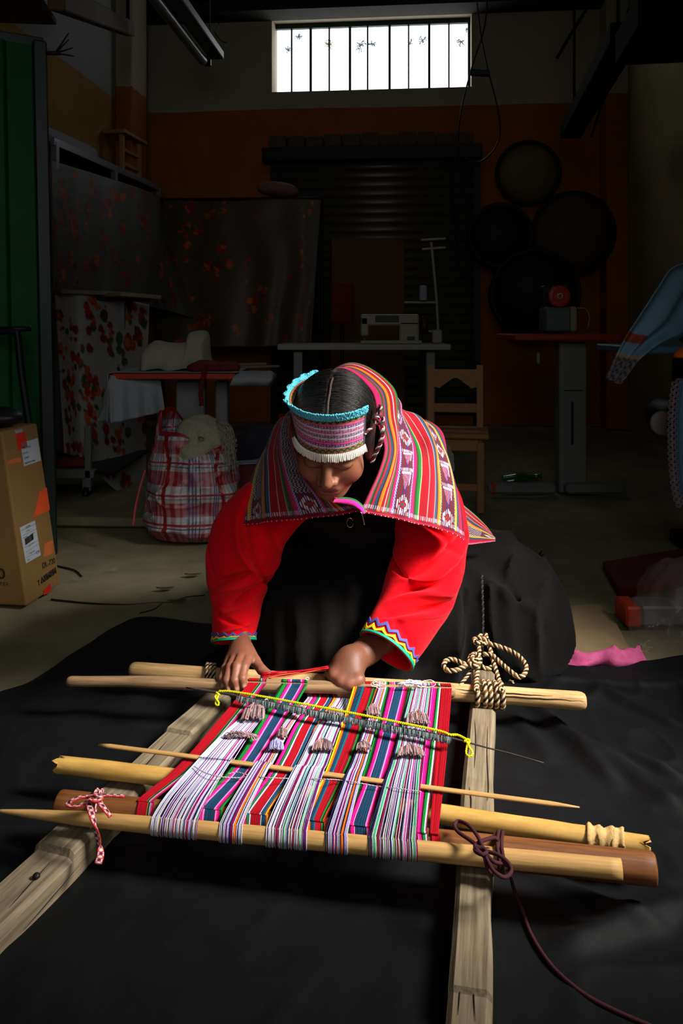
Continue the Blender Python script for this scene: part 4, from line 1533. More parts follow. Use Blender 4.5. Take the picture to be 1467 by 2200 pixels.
def cuff(sl, pos, on):
    n, m = pos.shape[:2]

    def ring(r0, r1, off, zig=0, nz=0, name='', mt=None):
        k0, k1 = n - 1 + r0, n - 1 + r1
        idx = np.linspace(k0, k1, 7)
        th = np.arange(m)
        out = []
        zz = (np.abs(((np.linspace(0, nz, m, endpoint=False)) % 1) * 2 - 1) - .5) * zig if nz else np.zeros(m)
        for i_ in idx:
            ii = np.clip(i_ + zz, 0, n - 1)
            lo_ = np.floor(ii).astype(int)
            hi_ = np.minimum(lo_ + 1, n - 1)
            f = (ii - lo_)[:, None]
            out.append(pos[lo_, th] * (1 - f) + pos[hi_, th] * f + on[lo_, th] * off)
        Geo().add(grid(np.array(out), cv=True)).build(name, mt, sl, solid=.0022)
    ring(-7, 0, .0035, name='cuff_ribbon', mt=GRNC)
    ring(-15.5, -10.5, .003, 6, 15, 'zigzag_braid', YELC)
    ring(-22.0, -18.6, .003, 5, 15, 'zigzag_braid', BLUC)


cuff(sl1, pos1, on1)
cuff(sl2, pos2, on2)

# --- black bodice and skirt
BLK = mat('black_wool', lin(17, 16, 15), .95, .25, 160, .3, 900, sheen=.02, spec=.04)


def skirt_sdf(p):
    d = sd_ell(p, (-.035, 2.03, .10), (.20, .225, .215))                       # lap and knees
    d = smin(d, sd_ell(p, (.08, 2.28, .16), (.30, .26, .22)), .06)             # hips
    d = smin(d, sd_ell(p, (.385, 2.16, .115), (.19, .24, .165)), .05)           # skirt pushed out to the right
    d = smin(d, sd_ell(p, (.43, 2.08, .05), (.15, .16, .12)), .04)
    d = smin(d, sd_ell(p, (.20, 2.10, .12), (.22, .22, .16)), .05)
    d = smin(d, sd_ell(p, (-.02, 2.02, -.01), (.33, .24, .075)), .05)           # hem on the floor
    d = smin(d, sd_cap(p, (.06, 2.25, .25), (.02, 1.96, .47), .155, .135), .04)     # bodice
    d = smin(d, sd_ell(p, (.03, 1.96, .52), (.22, .085, .09)), .05)
    return d


gp = gridpts((-.40, 1.74, .004), (.68, 2.6, .70), .0075)
val = skirt_sdf(gp)
near_ = np.abs(val) < .06
q = gp[near_].astype(float)
wv = noise3(q, 5, 2)[..., None]
f1_ = noise3(q * A(1.5, 1, .55) + .22 * wv, 7, 1)
f2_ = noise3(q * A(1.2, 1, .7) + .1 * wv, 16, 4)
crease = (1 - np.abs(2 * f1_ - 1)) ** 3
rg = np.clip((q[:, 0] - .12) / .15, 0, 1)
dv = (.018 + .018 * rg) * (f1_ - .5) + (.010 + .006 * rg) * (f2_ - .5) - (.016 + .016 * rg) * crease
# gathers hanging over the lap
lapm = np.exp(-((q[:, 0] + .03) / .16) ** 2) * (q[:, 2] < .34)
dv += .006 * np.sin(q[:, 0] * 110 + 6 * noise3(q, 4, 8)) * lapm
# the deep folds in the side of the skirt
for (a0_, b0_, amp, wid) in ((P(1020, 1185, 1.98), P(1085, 1215, 1.95), -.02, .014), (P(1085, 1215, 1.95), P(1105, 1300, 1.94), -.018, .014), (P(1105, 1300, 1.94), P(1165, 1350, 1.95), -.014, .016), (P(1100, 1165, 2.0), P(1215, 1290, 1.98), .005, .03), (P(1040, 1240, 1.9), P(1130, 1300, 1.92), .018, .024), (P(1130, 1390, 1.96), P(1225, 1375, 2.03), -.016, .014), (P(1005, 1230, 1.93), P(1000, 1420, 1.9), -.02, .02)):
    dv += -amp * np.exp(-((sd_cap(q, a0_, b0_, 0.0)) / wid) ** 2)
val[near_] = val[near_] + dv.astype(np.float32)
sv, sq, _ = surface_nets(val, (-.40, 1.74, .004), .0075)
skirt = Geo().add((sv, sq, None)).build('skirt', BLK, person)

# --- striped shawl
SHAWL = mat('woven_shawl', (1, 1, 1), .85, .14, 420, .3, 620, attr=True, sheen=.08, spec=.12)


def stripe_colour(u, s, left):
    """u across the cloth 0..1, s metres from the hem along the stripes"""
    c = np.zeros(u.shape + (3,))
    c[:] = lin(176, 12, 36)
    def put(a, b, rgb, grad=None):
        m = (u >= a) & (u < b)
        if grad is None:
            c[m] = lin(*rgb)
        else:
            f = ((u - a) / (b - a))[m][:, None]
            c[m] = np.array(lin(*rgb)) * (1 - f) + np.array(lin(*grad)) * f
    put(0, .016, (120, 10, 30)); put(.016, .06, (232, 14, 104), (150, 8, 60)); put(.06, .09, (14, 92, 30), (8, 30, 14)); put(.09, .105, (180, 14, 40)); put(.105, .108, (200, 180, 190)); put(.108, .128, (36, 66, 96)); put(.128, .134, (20, 18, 26))
    put(.134, .16, (214, 70, 10), (226, 150, 20)); put(.16, .184, (160, 8, 28)); put(.184, .190, (206, 180, 180)); put(.190, .213, (160, 8, 28)); put(.213, .216, (226, 200, 180)); put(.216, .255, (24, 124, 40), (8, 20, 14))
    put(.255, .288, (130, 4, 56), (236, 12, 112)); put(.435, .49, (236, 12, 112), (140, 6, 64)); put(.49, .535, (8, 16, 12), (30, 134, 44)); put(.535, .539, (220, 200, 170)); put(.539, .595, (164, 8, 28)); put(.595, .602, (206, 180, 180)); put(.602, .655, (164, 8, 28))
    put(.655, .659, (210, 190, 200)); put(.659, .688, (44, 80, 112)); put(.688, .70, (18, 18, 30)); put(.70, .735, (214, 74, 8), (228, 156, 24)); put(.875, .89, (220, 160, 24)); put(.89, .92, (36, 66, 98)); put(.92, .955, (164, 8, 32)); put(.955, .975, (226, 14, 104)); put(.975, 1.01, (96, 12, 30))
    for (a, b, fam) in ((.288, .435, 0), (.735, .875, 1)):
        w = (b - a)
        x = (u - a) / w
        inb = (x >= 0) & (x < 1)
        t = s / (w * .36)                           # length in band widths
        rgb = np.zeros(u.shape + (3,))
        k = np.floor(x * 13).astype(int)
        for j, cc in enumerate(((128, 6, 36), (46, 50, 100), (128, 6, 36), (24, 66, 34), (128, 6, 36), (46, 50, 100))):
            rgb[(k % 6) == j] = lin(*cc)
        # twisted border lines
        bd = (x < .11) | (x > .89)
        br = np.abs(np.sin(t * 26 + (x < .5) * 1.0 + x * 30))
        rgb[bd] = lin(52, 54, 124) if fam == 0 else lin(30, 26, 30)
        rgb[bd & (br > .62)] = lin(190, 180, 214) if fam == 0 else lin(226, 196, 110)
        xc = (x - .5) / .36
        seq = ['eye', 'bird', 'bird', 'eye', 'dia', 'bird', 'eye', 'bird', 'dia'] if not left else ['eye', 'zig', 'zig', 'zig', 'zig', 'eye', 'bird']
        for j, mo in enumerate(seq):
            yc = (t - (.55 + j * 1.02)) / .5
            cell = inb & ~bd & (np.abs(yc) < 1)
            ax, ay = np.abs(xc), np.abs(yc)
            if mo == 'eye':
                r_ = ax * .62 + ay * .92
                tick = (np.sin(xc * 24) > 0.0)
                m = cell & (ax < .98) & (r_ > .36) & (r_ < .74) & tick
                rgb[m] = lin(226, 214, 222)
                rgb[cell & (r_ < .28)] = lin(170, 14, 40)
                rgb[cell & (ay < .06) & (ax < .26)] = lin(30, 100, 60)
            elif mo == 'dia':
                r_ = ax + ay
                rgb[cell & (r_ < .95) & (np.sin(r_ * 40) > -.2)] = lin(190, 160, 190)
                rgb[cell & (r_ < .62)] = lin(36, 30, 70)
                rgb[cell & (r_ < .42)] = lin(226, 180, 205)
            elif mo == 'bird':
                top = cell & (yc > .62) & (yc < .88) & (np.sin(xc * 26) > -.1)
                rgb[top] = lin(206, 190, 206)
                bodym = cell & (yc < .5) & (yc > -.9) & (ax < .78 * (yc + 1.0) / 1.5) & (np.sin((xc * 1.2 + yc) * 30) > -.15)
                rgb[bodym] = lin(176, 116, 146)
                rgb[cell & (yc > .36) & (yc < .56) & (ax < .82)] = lin(226, 200, 214)
                leg = cell & (yc < .3) & (yc > -.5) & (np.abs(xc - .62 - .2 * yc) < .07)
                rgb[leg] = lin(216, 196, 210)
            else:
                ck = (np.sin(xc * 13 + np.sin(yc * 14) * 1.2) * np.sin(yc * 17) > 0)
                m = cell & ck
                rgb[cell] = lin(22, 16, 26)
                rgb[m] = lin(176, 150, 160)
        c[inb] = rgb[inb]
    # stitched hem
    hem = s < .006
    c[hem] = lin(140, 10, 34)
    h2 = (s > .008) & (s < .016) & (np.sin(u * 420) > .35)
    c[h2] = lin(206, 180, 196)
    return c


ROWS = [  # v: cross curves from the inner edge (pin side) to the outer edge; px, py, depth
    [(786, 1096, 1.575), (710, 1106, 1.612), (630, 1114, 1.675), (562, 1120, 1.745), (510, 1128, 1.82)],
    [(738, 1082, 1.585), (688, 1072, 1.63), (618, 1075, 1.69), (560, 1078, 1.765), (514, 1092, 1.85)],
    [(690, 1050, 1.625), (655, 1030, 1.665), (606, 1026, 1.725), (562, 1028, 1.80), (530, 1052, 1.89)],
    [(650, 1000, 1.675), (630, 968, 1.72), (597, 958, 1.785), (570, 972, 1.86), (556, 1000, 1.95)],
    [(632, 930, 1.72), (622, 905, 1.77), (612, 897, 1.85), (600, 910, 1.93), (598, 950, 2.03)],
    [(662, 850, 1.765), (656, 850, 1.82), (655, 870, 1.91), (655, 905, 2.0), (660, 960, 2.12)],
    [(728, 792, 1.700), (752, 786, 1.745), (772, 800, 1.83), (785, 850, 1.96), (790, 950, 2.12)],
    [(796, 838, 1.650), (838, 832, 1.705), (852, 862, 1.78), (862, 890, 1.88), (885, 908, 2.0)],
    [(812, 912, 1.635), (850, 900, 1.695), (866, 893, 1.775), (908, 902, 1.86), (946, 925, 1.93)],
    [(826, 962, 1.625), (856, 960, 1.705), (896, 955, 1.775), (940, 955, 1.80), (966, 985, 1.85)],
    [(815, 1010, 1.605), (851, 1008, 1.668), (900, 1005, 1.715), (950, 1012, 1.765), (985, 1045, 1.81)],
    [(793, 1060, 1.592), (841, 1058, 1.642), (894, 1062, 1.69), (953, 1078, 1.745), (998, 1100, 1.785)],
    [(775, 1099, 1.588), (832, 1108, 1.632), (890, 1122, 1.68), (950, 1136, 1.732), (1004, 1158, 1.765)]]
R3 = np.array([[P(*p) for p in r] for r in ROWS])
NU, NV = 250, 520
r1_ = np.stack([spline(R3[:, j], NV) for j in range(5)], 1)           # (NV,5,3)
pts = np.stack([spline(r1_[i], NU) for i in range(NV)], 0)             # (NV,NU,3)
seglen = np.linalg.norm(np.diff(pts, axis=0), axis=2)
cum = np.concatenate([np.zeros((1, NU)), np.cumsum(seglen, 0)], 0)
tot = cum[-1]
uu = np.broadcast_to(np.linspace(0, 1, NU)[None], (NV, NU))
left = cum < tot / 2
s_ = np.where(left, cum, tot - cum)
colr = np.where(left[..., None], stripe_colour(uu, s_, True), stripe_colour(uu, s_, False)) * .72
nn = nrm(np.cross(np.gradient(pts, axis=0), np.gradient(pts, axis=1)))
fold = .0045 * np.sin(uu * 26 + 5 * noise3(pts, 5, 1)) + .010 * (noise3(pts, 8, 6) - .5)
damp = np.clip(uu / .08, .15, 1)
pts = pts + nn * (fold * damp)[..., None]
shawl = Geo().add(grid(pts), colr.reshape(-1, 3)).build('shawl', SHAWL, person, solid=.002)
# turned-back pink front edge by the pin
e0 = np.array([P(*p) for p in ((714, 1080, 1.588), (732, 1082, 1.578), (754, 1086, 1.568), (770, 1094, 1.562), (778, 1104, 1.562))])
e1 = np.array([P(*p) for p in ((718, 1070, 1.605), (742, 1068, 1.592), (764, 1073, 1.580), (780, 1086, 1.575), (786, 1100, 1.572))])
a, b = spline(e0, 60), spline(e1, 60)
tt = np.linspace(0, 1, 26)[None, :, None]
fl = a[:, None] * (1 - tt) + b[:, None] * tt
fl[..., 1] -= .006 * np.sin(tt[..., 0] * math.pi)
cf = np.tile(np.array(lin(240, 26, 140)), (60, 26, 1))
cf[:, :3] = lin(130, 10, 36)
cf[::3, 2:4] = lin(220, 200, 200)
cf[:, 20:] = lin(20, 96, 36)
Geo().add(grid(fl), cf.reshape(-1, 3)).build('turned_edge', SHAWL, shawl, solid=.002)
# the corner of the shawl that falls behind the arm onto the skirt
K0 = [P(995, 1085, 1.93), P(1022, 1108, 1.99), P(1045, 1132, 2.02), P(1064, 1160, 2.03)]
K1 = [P(985, 1155, 1.93), P(1002, 1168, 1.96), P(1030, 1166, 1.985), P(1062, 1162, 2.02)]
a, b = spline(K0, 90), spline(K1, 90)
tt = np.linspace(0, 1, 110)[None, :, None]
bk = a[:, None] * (1 - tt) + b[:, None] * tt
bk[..., 2] += .006 * np.sin(tt[..., 0] * 3.14)
ub = np.broadcast_to(.52 + .46 * np.linspace(0, 1, 110)[None], (90, 110))
cbk = stripe_colour(ub, np.broadcast_to(np.linspace(.11, .02, 90)[:, None], (90, 110)), True)
cbk[:, -3:] = lin(120, 10, 34)
cbk = cbk * .72
Geo().add(grid(bk), cbk.reshape(-1, 3)).build('shawl_corner', SHAWL, shawl, solid=.002)
# picot edging of tiny loops along the hems
PIC = mat('picot_edging', (1, 1, 1), .8, .1, 200, attr=True)
g = Geo()
for row, st_ in ((pts[-1], 1), (pts[0], 1)):
    L = np.concatenate([[0], np.cumsum(np.linalg.norm(np.diff(row, axis=0), axis=1))])
    ss = np.arange(0, L[-1], .0045)
    q = np.stack([np.interp(ss, L, row[:, k]) for k in range(3)], -1)
    g.add(tube(q, .0017, 5), lin(150, 12, 40))
    for k in range(len(q)):
        g.add(bead(q[k] + A(0, -.0015, -.0018), .0014), lin(206, 176, 180) if k % 3 == 0 else lin(150, 12, 40))
kk = spline(K1, 60)
for k in range(60):
    g.add(bead(kk[k] + A(0, -.001, 0), .0021), lin(210, 150, 160) if k % 2 else lin(160, 20, 50))
g.build('hem_edging', PIC, shawl, kind='stuff')
# safety pin and ring
PIN = mat('steel_pin', lin(200, 200, 200), .25, .05, 20, metal=1)
g = Geo().add(tube(on3([P(776, 1101, 1.556), P(779, 1112, 1.556), P(783, 1128, 1.557)], 10), .0010, 6))
g.build('pin', PIN, person, label='small steel pin closing the shawl')
a = np.linspace(.2, 2 * math.pi - .4, 26)
g = Geo().add(tube(np.array([P(752 + 7 * math.cos(k), 1123 + 10 * math.sin(k), 1.80) for k in a]), .0009, 6))
g.build('ring', PIN, person)

# ------------------------------------------------------------------ left side: gate, carton, bag, table
GREEN = mat('green_gate_paint', lin(10, 66, 26), .5, .2, 6, .05, 60, spec=.12)
ga, gb = A(-1.075, 2.97, 0), A(-1.75, 2.62, 0)
gdir = nrm(gb - ga)
gn = A(-gdir[1], gdir[0], 0)
if gn[1] > 0:
    gn = -gn
gate = thing('metal_gate', 'tall dark green corrugated metal gate leaf at the left edge', 'gate', ga)
GH = 1.90
ss = np.linspace(0.03, .74, 180)
per = .165
prof_ = np.clip(np.abs(((ss / per) % 1) - .5) * 14 - 4.2, 0, 1) * .016
top_ = np.array([ga + gdir * s + gn * o + A(-.035, 0, GH) for s, o in zip(ss, prof_)])
bot_ = np.array([ga + gdir * s + gn * o + A(0, 0, .02) for s, o in zip(ss, prof_)])
Geo().add(grid(np.stack([bot_, top_], 1))).build('corrugated_sheet', GREEN, gate, solid=.003, smooth=False)
Gd = np.column_stack([gdir, -gn, A(0, 0, 1)])
DGREEN = mat('dark_gate_edge', lin(14, 26, 20), .4, .2, 8, spec=.5)
for s, w in ((.0, .05),):
    Geo().add(box(ga + gdir * .012 + A(0, 0, GH / 2 + .01), (.05, .055, GH), Gd, .006, shear=(.02, 0))).build('edge_post', DGREEN, gate, smooth=False)
Geo().add(box(ga + gdir * .40 + A(-.035, .02, GH + .01), (.78, .04, .05), Gd, .004)).build('top_bar', DGREEN, gate, smooth=False)
tp = ga + A(-.035, -.02, GH - .03)
g = Geo().add(tube(np.array([tp, tp + A(.07, 0, 0)]), .008, 8))
for e in ((.10, .05), (.115, .02), (.12, -.012), (.10, .075)):
    g.add(tube(np.array([tp + A(.05, 0, 0), tp + A(e[0] * .8, 0, e[1] * .6), tp + A(e[0], 0, e[1])]), [.004, .003, .002], 6))
g.build('wire_hinge', DARKM, gate)

# hand truck handle leaning by the gate
g = thing('hand_truck', 'dark tubular hand truck handle standing behind the carton at the left edge', 'hand truck', G(40, 1240) + A(0, .12, 0))
d_ = 2.74
hp = [P(-60, 716, d_), P(-10, 712, d_), P(30, 712, d_), P(38, 722, d_), P(46, 800, d_), P(62, 915, d_), P(75, 1050, d_), P(92, 1240, d_)]
Geo().add(tube(on3(hp, 60), .0125, 10)).build('tube_frame', DARKM, g)
Geo().add(tube(np.array([P(-20, 708, d_ - .0), P(66, 706, d_)]), .009, 10)).build('grip', DARKM, g)

# leaning carton
bx0, bx1 = G(58, 1305), G(130, 1256)
ey = nrm(bx1 - bx0)
wy = np.linalg.norm(bx1 - bx0)
exl = A(-ey[1], ey[0], 0)
Hb = .535
LX = .46
carton = thing('cardboard_carton', 'tall brown cardboard carton with white labels leaning left beside the gate', 'box', (bx0 + bx1) / 2 + exl * LX / 2)
shx = -.155
Rb = np.column_stack([-exl, ey, A(0, 0, 1)])       # local x: out of the label face


def cpt(u, v, off=0.0):
    """label face: u 0..1 front edge to back edge, v 0..1 bottom to top"""
    return bx0 + ey * wy * u + A(0, 0, .003 + (Hb - .003) * v) - exl * (shx * Hb * v + off)


def fpt(u, v, off=0.0):
    """front face: u metres left of the front edge"""
    return bx0 + exl * u + A(0, 0, .003 + (Hb - .003) * v) - exl * (shx * Hb * v) - ey * off


cc_ = (bx0 + bx1) / 2 + exl * LX / 2 + A(0, 0, .003 + (Hb - .003) / 2)
Geo().add(box(cc_, (LX, wy, Hb - .003), Rb, .006, 2, shear=(shx, 0))).build('carton_body', CARDB, carton, smooth=False)
PAPER = mat('white_label_paper', lin(150, 156, 162), .7, .05, 20)
INK = mat('black_ink', lin(24, 20, 18), .8, .1, 20)
ORI = mat('orange_print', lin(190, 66, 22), .8, .15, 20)
REDT = mat('red_tape', lin(176, 36, 24), .4, .15, 30)


def cquad(name, uv, m, parent, off=.0012, th=.0008, fn=cpt):
    v = np.array([fn(a, b, off) for a, b in uv] + [fn(a, b, off - th) for a, b in uv])
    n = len(uv)
    polys = [np.array([list(range(n))]), np.array([list(range(n, 2 * n))[::-1]]), np.array([[i, i + n, (i + 1) % n + n, (i + 1) % n] for i in range(n)])]
    return Geo().add((v, polys, None)).build(name, m, parent, smooth=False)


# pixel -> face coordinates for the print on the label face
def cuv(px, py):
    best = None
    U, V = np.meshgrid(np.linspace(-.05, 1.05, 45), np.linspace(-.05, 1.05, 111), indexing='ij')
    p = bx0 + ey * wy * U[..., None] + A(0, 0, 1) * (.003 + (Hb - .003) * V)[..., None] - exl * (shx * Hb * V)[..., None]
    X, Y = CX + p[..., 0] / p[..., 1] * F, HY + (CH - p[..., 2]) / p[..., 1] * F
    i = np.unravel_index(np.argmin((X - px) ** 2 + (Y - py) ** 2), X.shape)
    return U[i], V[i]


def cz(a, b):
    return cuv(a * .2, 880 + b * .2)


lab1 = cquad('shipping_label', [cz(218, 365), cz(260, 612), cz(436, 545), cz(398, 302)], PAPER, carton)
lab2 = cquad('shipping_label', [cz(205, 1265), cz(278, 1655), cz(430, 1560), cz(365, 1185)], PAPER, carton)
cquad('orange_print', [cz(422, 880), cz(355, 1155), cz(528, 1075), cz(500, 832)], ORI, carton)
ORF = mat('faint_orange_print', lin(166, 84, 40), .8, .2, 20)
cquad('faint_print', [cz(70, 545), cz(80, 592), cz(228, 560), cz(212, 505)], ORF, carton)
cquad('faint_print', [cz(470, 1440), cz(470, 1580), cz(570, 1540), cz(560, 1400)], ORF, carton, off=.001)
cquad('packing_tape', [cz(165, 265), cz(195, 445), cz(290, 400), cz(262, 240)], REDT, carton)
cquad('packing_tape', [cz(460, 1935), cz(462, 1990), cz(545, 1955), cz(535, 1865)], REDT, carton)
cquad('tape_shine', [cz(150, 228), cz(165, 262), cz(240, 244), cz(228, 214)], mat('silver_tape', lin(190, 196, 200), .25, .1, 60, metal=.6), carton, off=.0022)


def text_mesh(body_, size):
    cu = bpy.data.curves.new('t', 'FONT')
    cu.body = body_
    cu.size = size
    o = bpy.data.objects.new('t', cu)
    col.objects.link(o)
    dg = bpy.context.evaluated_depsgraph_get()
    me = o.evaluated_get(dg).to_mesh()
    v = np.array([x.co[:] for x in me.vertices])
    f = [np.array([list(p.vertices)]) for p in me.polygons]
    o.evaluated_get(dg).to_mesh_clear()
    bpy.data.objects.remove(o, do_unlink=True)
    bpy.data.curves.remove(cu)
    return v, f


def write(body_, c0, c1, height, parent, off=.0022, fn=cpt, name='lettering'):
    """letters from c0 to c1 (face coordinates, baseline), cap height in v units"""
    v, f = text_mesh(body_, 1.0)
    w = v[:, 0].max() - v[:, 0].min()
    x = (v[:, 0] - v[:, 0].min()) / w
    h = v[:, 1] / .72
    q = np.array([fn(c0[0] + (c1[0] - c0[0]) * a, c0[1] + (c1[1] - c0[1]) * a + height * b, off) for a, b in zip(x, h)])
    return Geo().add((q, f, None)).build(name, INK, parent, smooth=False)


write('DL-720', cz(462, 1706), cz(588, 1640), .034, carton)
hv_ = .028
# handling symbols printed in a row
ic0, ic1 = np.array(cz(400, 1890)), np.array(cz(606, 1745))
for k in range(6):
    a = ic0 + (ic1 - ic0) * (k / 6)
    b = ic0 + (ic1 - ic0) * ((k + .78) / 6)
    h = .033
    ln = lambda *pp: [tuple(a + (b - a) * x_ + np.array([0, h * y_])) for x_, y_ in pp]
    if k == 0:
        cquad('handling_symbol', ln((.1, .9), (.9, .9), (.58, .5), (.58, .12), (.9, 0), (.1, 0), (.42, .12), (.42, .5)), INK, carton)
    elif k == 1:
        g = Geo()
        for s in (((.5, 1), (1, .1)), ((1, .1), (0, .1)), ((0, .1), (.5, 1))):
            q0_, q1_2 = ln(s[0], s[1])
            g.add(tube(np.array([cpt(*q0_, .002), cpt(*q1_2, .002)]), .0016, 4))
        g.build('handling_symbol', INK, carton)
    else:
        r1p = ln((0, 0), (1, 0), (1, 1), (0, 1))
        g = Geo()
        for i in range(4):
            g.add(tube(np.array([cpt(*r1p[i], .002), cpt(*r1p[(i + 1) % 4], .002)]), .0012, 4))
        inner_ = [((.5, .9), (.5, .1)), ((.2, .6), (.5, .9)), ((.8, .6), (.5, .9))] if k % 2 == 0 else [((.2, .2), (.5, .8)), ((.5, .8), (.8, .2)), ((.2, .2), (.8, .2))]
        for s in inner_:
            q0_, q1_2 = ln(s[0], s[1])
            g.add(tube(np.array([cpt(*q0_, .002), cpt(*q1_2, .002)]), .0016, 4))
        g.build('handling_symbol', INK, carton)
# label print
for (t_, a, b, h) in (('ORDER NO.', (234, 425), (320, 395), .012), ('N.W.', (246, 480), (298, 460), .010), ('C/NO.', (256, 535), (314, 515), .012), ('MADE IN CHINA', (266, 590), (368, 550), .011)):
    write(t_, cz(*a), cz(*b), h, lab1, .0022)
for (t_, a, b, h) in (('DL720', (270, 1280), (316, 1254), .012), ('SEWING', (280, 1318), (320, 1296), .007), ('N.W.     G.W.', (247, 1396), (372, 1330), .008), ('QUANTITY', (303, 1470), (362, 1436), .007), ('MADE 1 SET', (308, 1550), (366, 1515), .008), ('CE', (390, 1556), (424, 1538), .016), ('NO', (288, 1620), (304, 1610), .008)):
    write(t_, cz(*a), cz(*b), h, lab2, .0022)
xs_ = np.cumsum(rng.uniform(.4, 1.4, 40))
xs_ = xs_ / xs_[-1]
b0_, b1_ = np.array(cz(268, 1452)), np.array(cz(362, 1398))
for k in range(0, 38, 2):
    a, b = b0_ + (b1_ - b0_) * xs_[k], b0_ + (b1_ - b0_) * xs_[k + 1]
    cquad('barcode_bar', [tuple(a), tuple(b), tuple(b + np.array([0, .036])), tuple(a + np.array([0, .036]))], INK, lab2, .0021)
for yy_ in (1300, 1345, 1480, 1520, 1590):
    a, b = cz(222 + (yy_ - 1265) * .19, yy_ + 8), cz(378 + (yy_ - 1265) * .13, yy_ - 72)
    Geo().add(tube(np.array([cpt(*a, .002), cpt(*b, .002)]), .0004, 4)).build('rule', INK, lab2)
# front face print at the frame edge
write('720', (.135, .155), (.055, .155), .062, carton, fn=lambda u, v, o: fpt(u, v, o))
write('CO., LTD.', (.145, .118), (.045, .118), .018, carton, fn=lambda u, v, o: fpt(u, v, o))
# black bag lying on the carton
g = Geo()
bc = (cpt(.45, 1.0) + exl * .12) + A(0, 0, .001)
up_ = gridpts((-.16, -.12, -.004), (.16, .12, .09), .008)
vl = sd_ell(up_, (0, 0, .03), (.125, .09, .034)) + .012 * (noise3(up_, 18, 2) - .5).astype(np.float32)
vl = np.maximum(vl, -up_[..., 2])
v_, q_, _ = surface_nets(vl, (-.16, -.12, -.004), .008)
Geo().add((v_ + bc, q_, None)).build('black_bag', BLACKP, label='limp black plastic bag lying on top of the carton', cat='bag')

# ------------------------------------------------------------------ checked laundry bag with wool
bd = 3.12
bag = thing('checked_bag', 'red, white and blue checked woven plastic bag standing on the floor', 'bag', G(400, 1176) + A(0, .14, 0))
bb = G(400, 1177)
zs_ = [0, .012, .04, .10, .20, .30, .36, .41, .44]
# half widths left/right of centre (px 400) per height
lft = [.10, .145, .165, .178, .178, .165, .150, .132, .118]
rgt = [.10, .135, .160, .185, .190, .172, .150, .128, .105]
dep = [.07, .10, .125, .14, .145, .13, .11, .095, .08]
nz_, nth_ = 190, 260
zz = np.linspace(0, .44, nz_)
pl, pr, pd = (np.interp(zz, zs_, k) for k in (lft, rgt, dep))
th = np.linspace(0, 2 * math.pi, nth_, endpoint=False)
sx = np.sign(np.cos(th)) * np.abs(np.cos(th)) ** .75
sy = np.sign(np.sin(th)) * np.abs(np.sin(th)) ** .75
X = np.where(sx[None] < 0, pl[:, None] * sx[None], pr[:, None] * sx[None])
Y = pd[:, None] * sy[None]
Zg = np.broadcast_to(zz[:, None], X.shape).copy()
ctr = bb + A(0, .14, .001)
# the rim: peak at the back left, dip at the front
rim = .0 + .085 * np.exp(-((X + .10) / .045) ** 2) * (sy[None] > -.6) - .05 * np.exp(-((X - .06) / .06) ** 2) * (sy[None] < .3) + .012 * np.exp(-((X - .12) / .03) ** 2)
Zg = Zg + rim * np.clip((zz[:, None] - .25) / .19, 0, 1) ** 1.3
bpnt = np.stack([X, Y, Zg], -1) + ctr
wr_ = noise3(bpnt * A(1, 1, 1.7), 9, 3)
wr2_ = (1 - np.abs(2 * noise3(bpnt + .1 * wr_[..., None], 14, 5) - 1)) ** 3
dirn = nrm(np.stack([X * .6, Y, 0 * X], -1))
bpnt = bpnt + dirn * (.030 * (wr_ - .5) + .014 * (wr2_ - .3) + .006 * (noise3(bpnt, 40, 2) - .5))[..., None] * np.clip(zz[:, None, None] / .04, 0, 1)
arc = (th * .165)[None] + 0 * X
hz_ = Zg


def plaid(x, y):
    c = np.tile(np.array(lin(176, 178, 182)), x.shape + (1,))
    fx = (x / .074) % 1.0
    fy = (y / .118) % 1.0
    redx = (fx < .20) | ((fx > .36) & (fx < .43))
    redy = (fy < .46)
    c[redy] = lin(166, 100, 108)
    c[redx] = c[redx] * np.array([.88, .48, .5])
    c[redx & redy] = lin(140, 36, 44)
    for a in (.58, .68, .78):
        c[np.abs(fx - a) < .025] = lin(56, 56, 96)
    c[np.abs(fx - .94) < .02] = lin(40, 40, 60)
    c[np.abs(fy - .72) < .03] = lin(150, 40, 56)
    c[np.abs(fy - .60) < .015] = lin(70, 66, 90)
    return c


cbag = plaid(arc, hz_)
seam = (np.abs(X + .082) < .008) & (sy[None] < 0)
seam |= (np.abs(X - .125 - .02 * np.sin(zz[:, None] * 14)) < .006) & (sy[None] < 0)
cbag[seam] = lin(130, 16, 22)
cbag[-6:] = lin(140, 20, 24)
BAGM = mat('woven_plastic', (1, 1, 1), .38, .1, 60, .25, 120, attr=True, spec=.45)
Geo().add(grid(bpnt, cv=True), cbag.reshape(-1, 3)).build('bag_wall', BAGM, bag, solid=.0015)
vb_, fb_, _ = grid(np.stack([bpnt[0], np.broadcast_to(ctr, bpnt[0].shape)], 0), cv=True)
Geo().add((vb_, fb_, None), lin(150, 60, 66)).build('bag_base', BAGM, bag)
hpts = [P(312, 1010, 2.99), P(300, 1050, 2.985), P(291, 1090, 2.985), P(286, 1128, 2.99)]
Geo().add(tube(on3(hpts, 30), .012, 8, flat=(1, .25)), lin(170, 60, 70)).build('handle_strap', BAGM, bag)
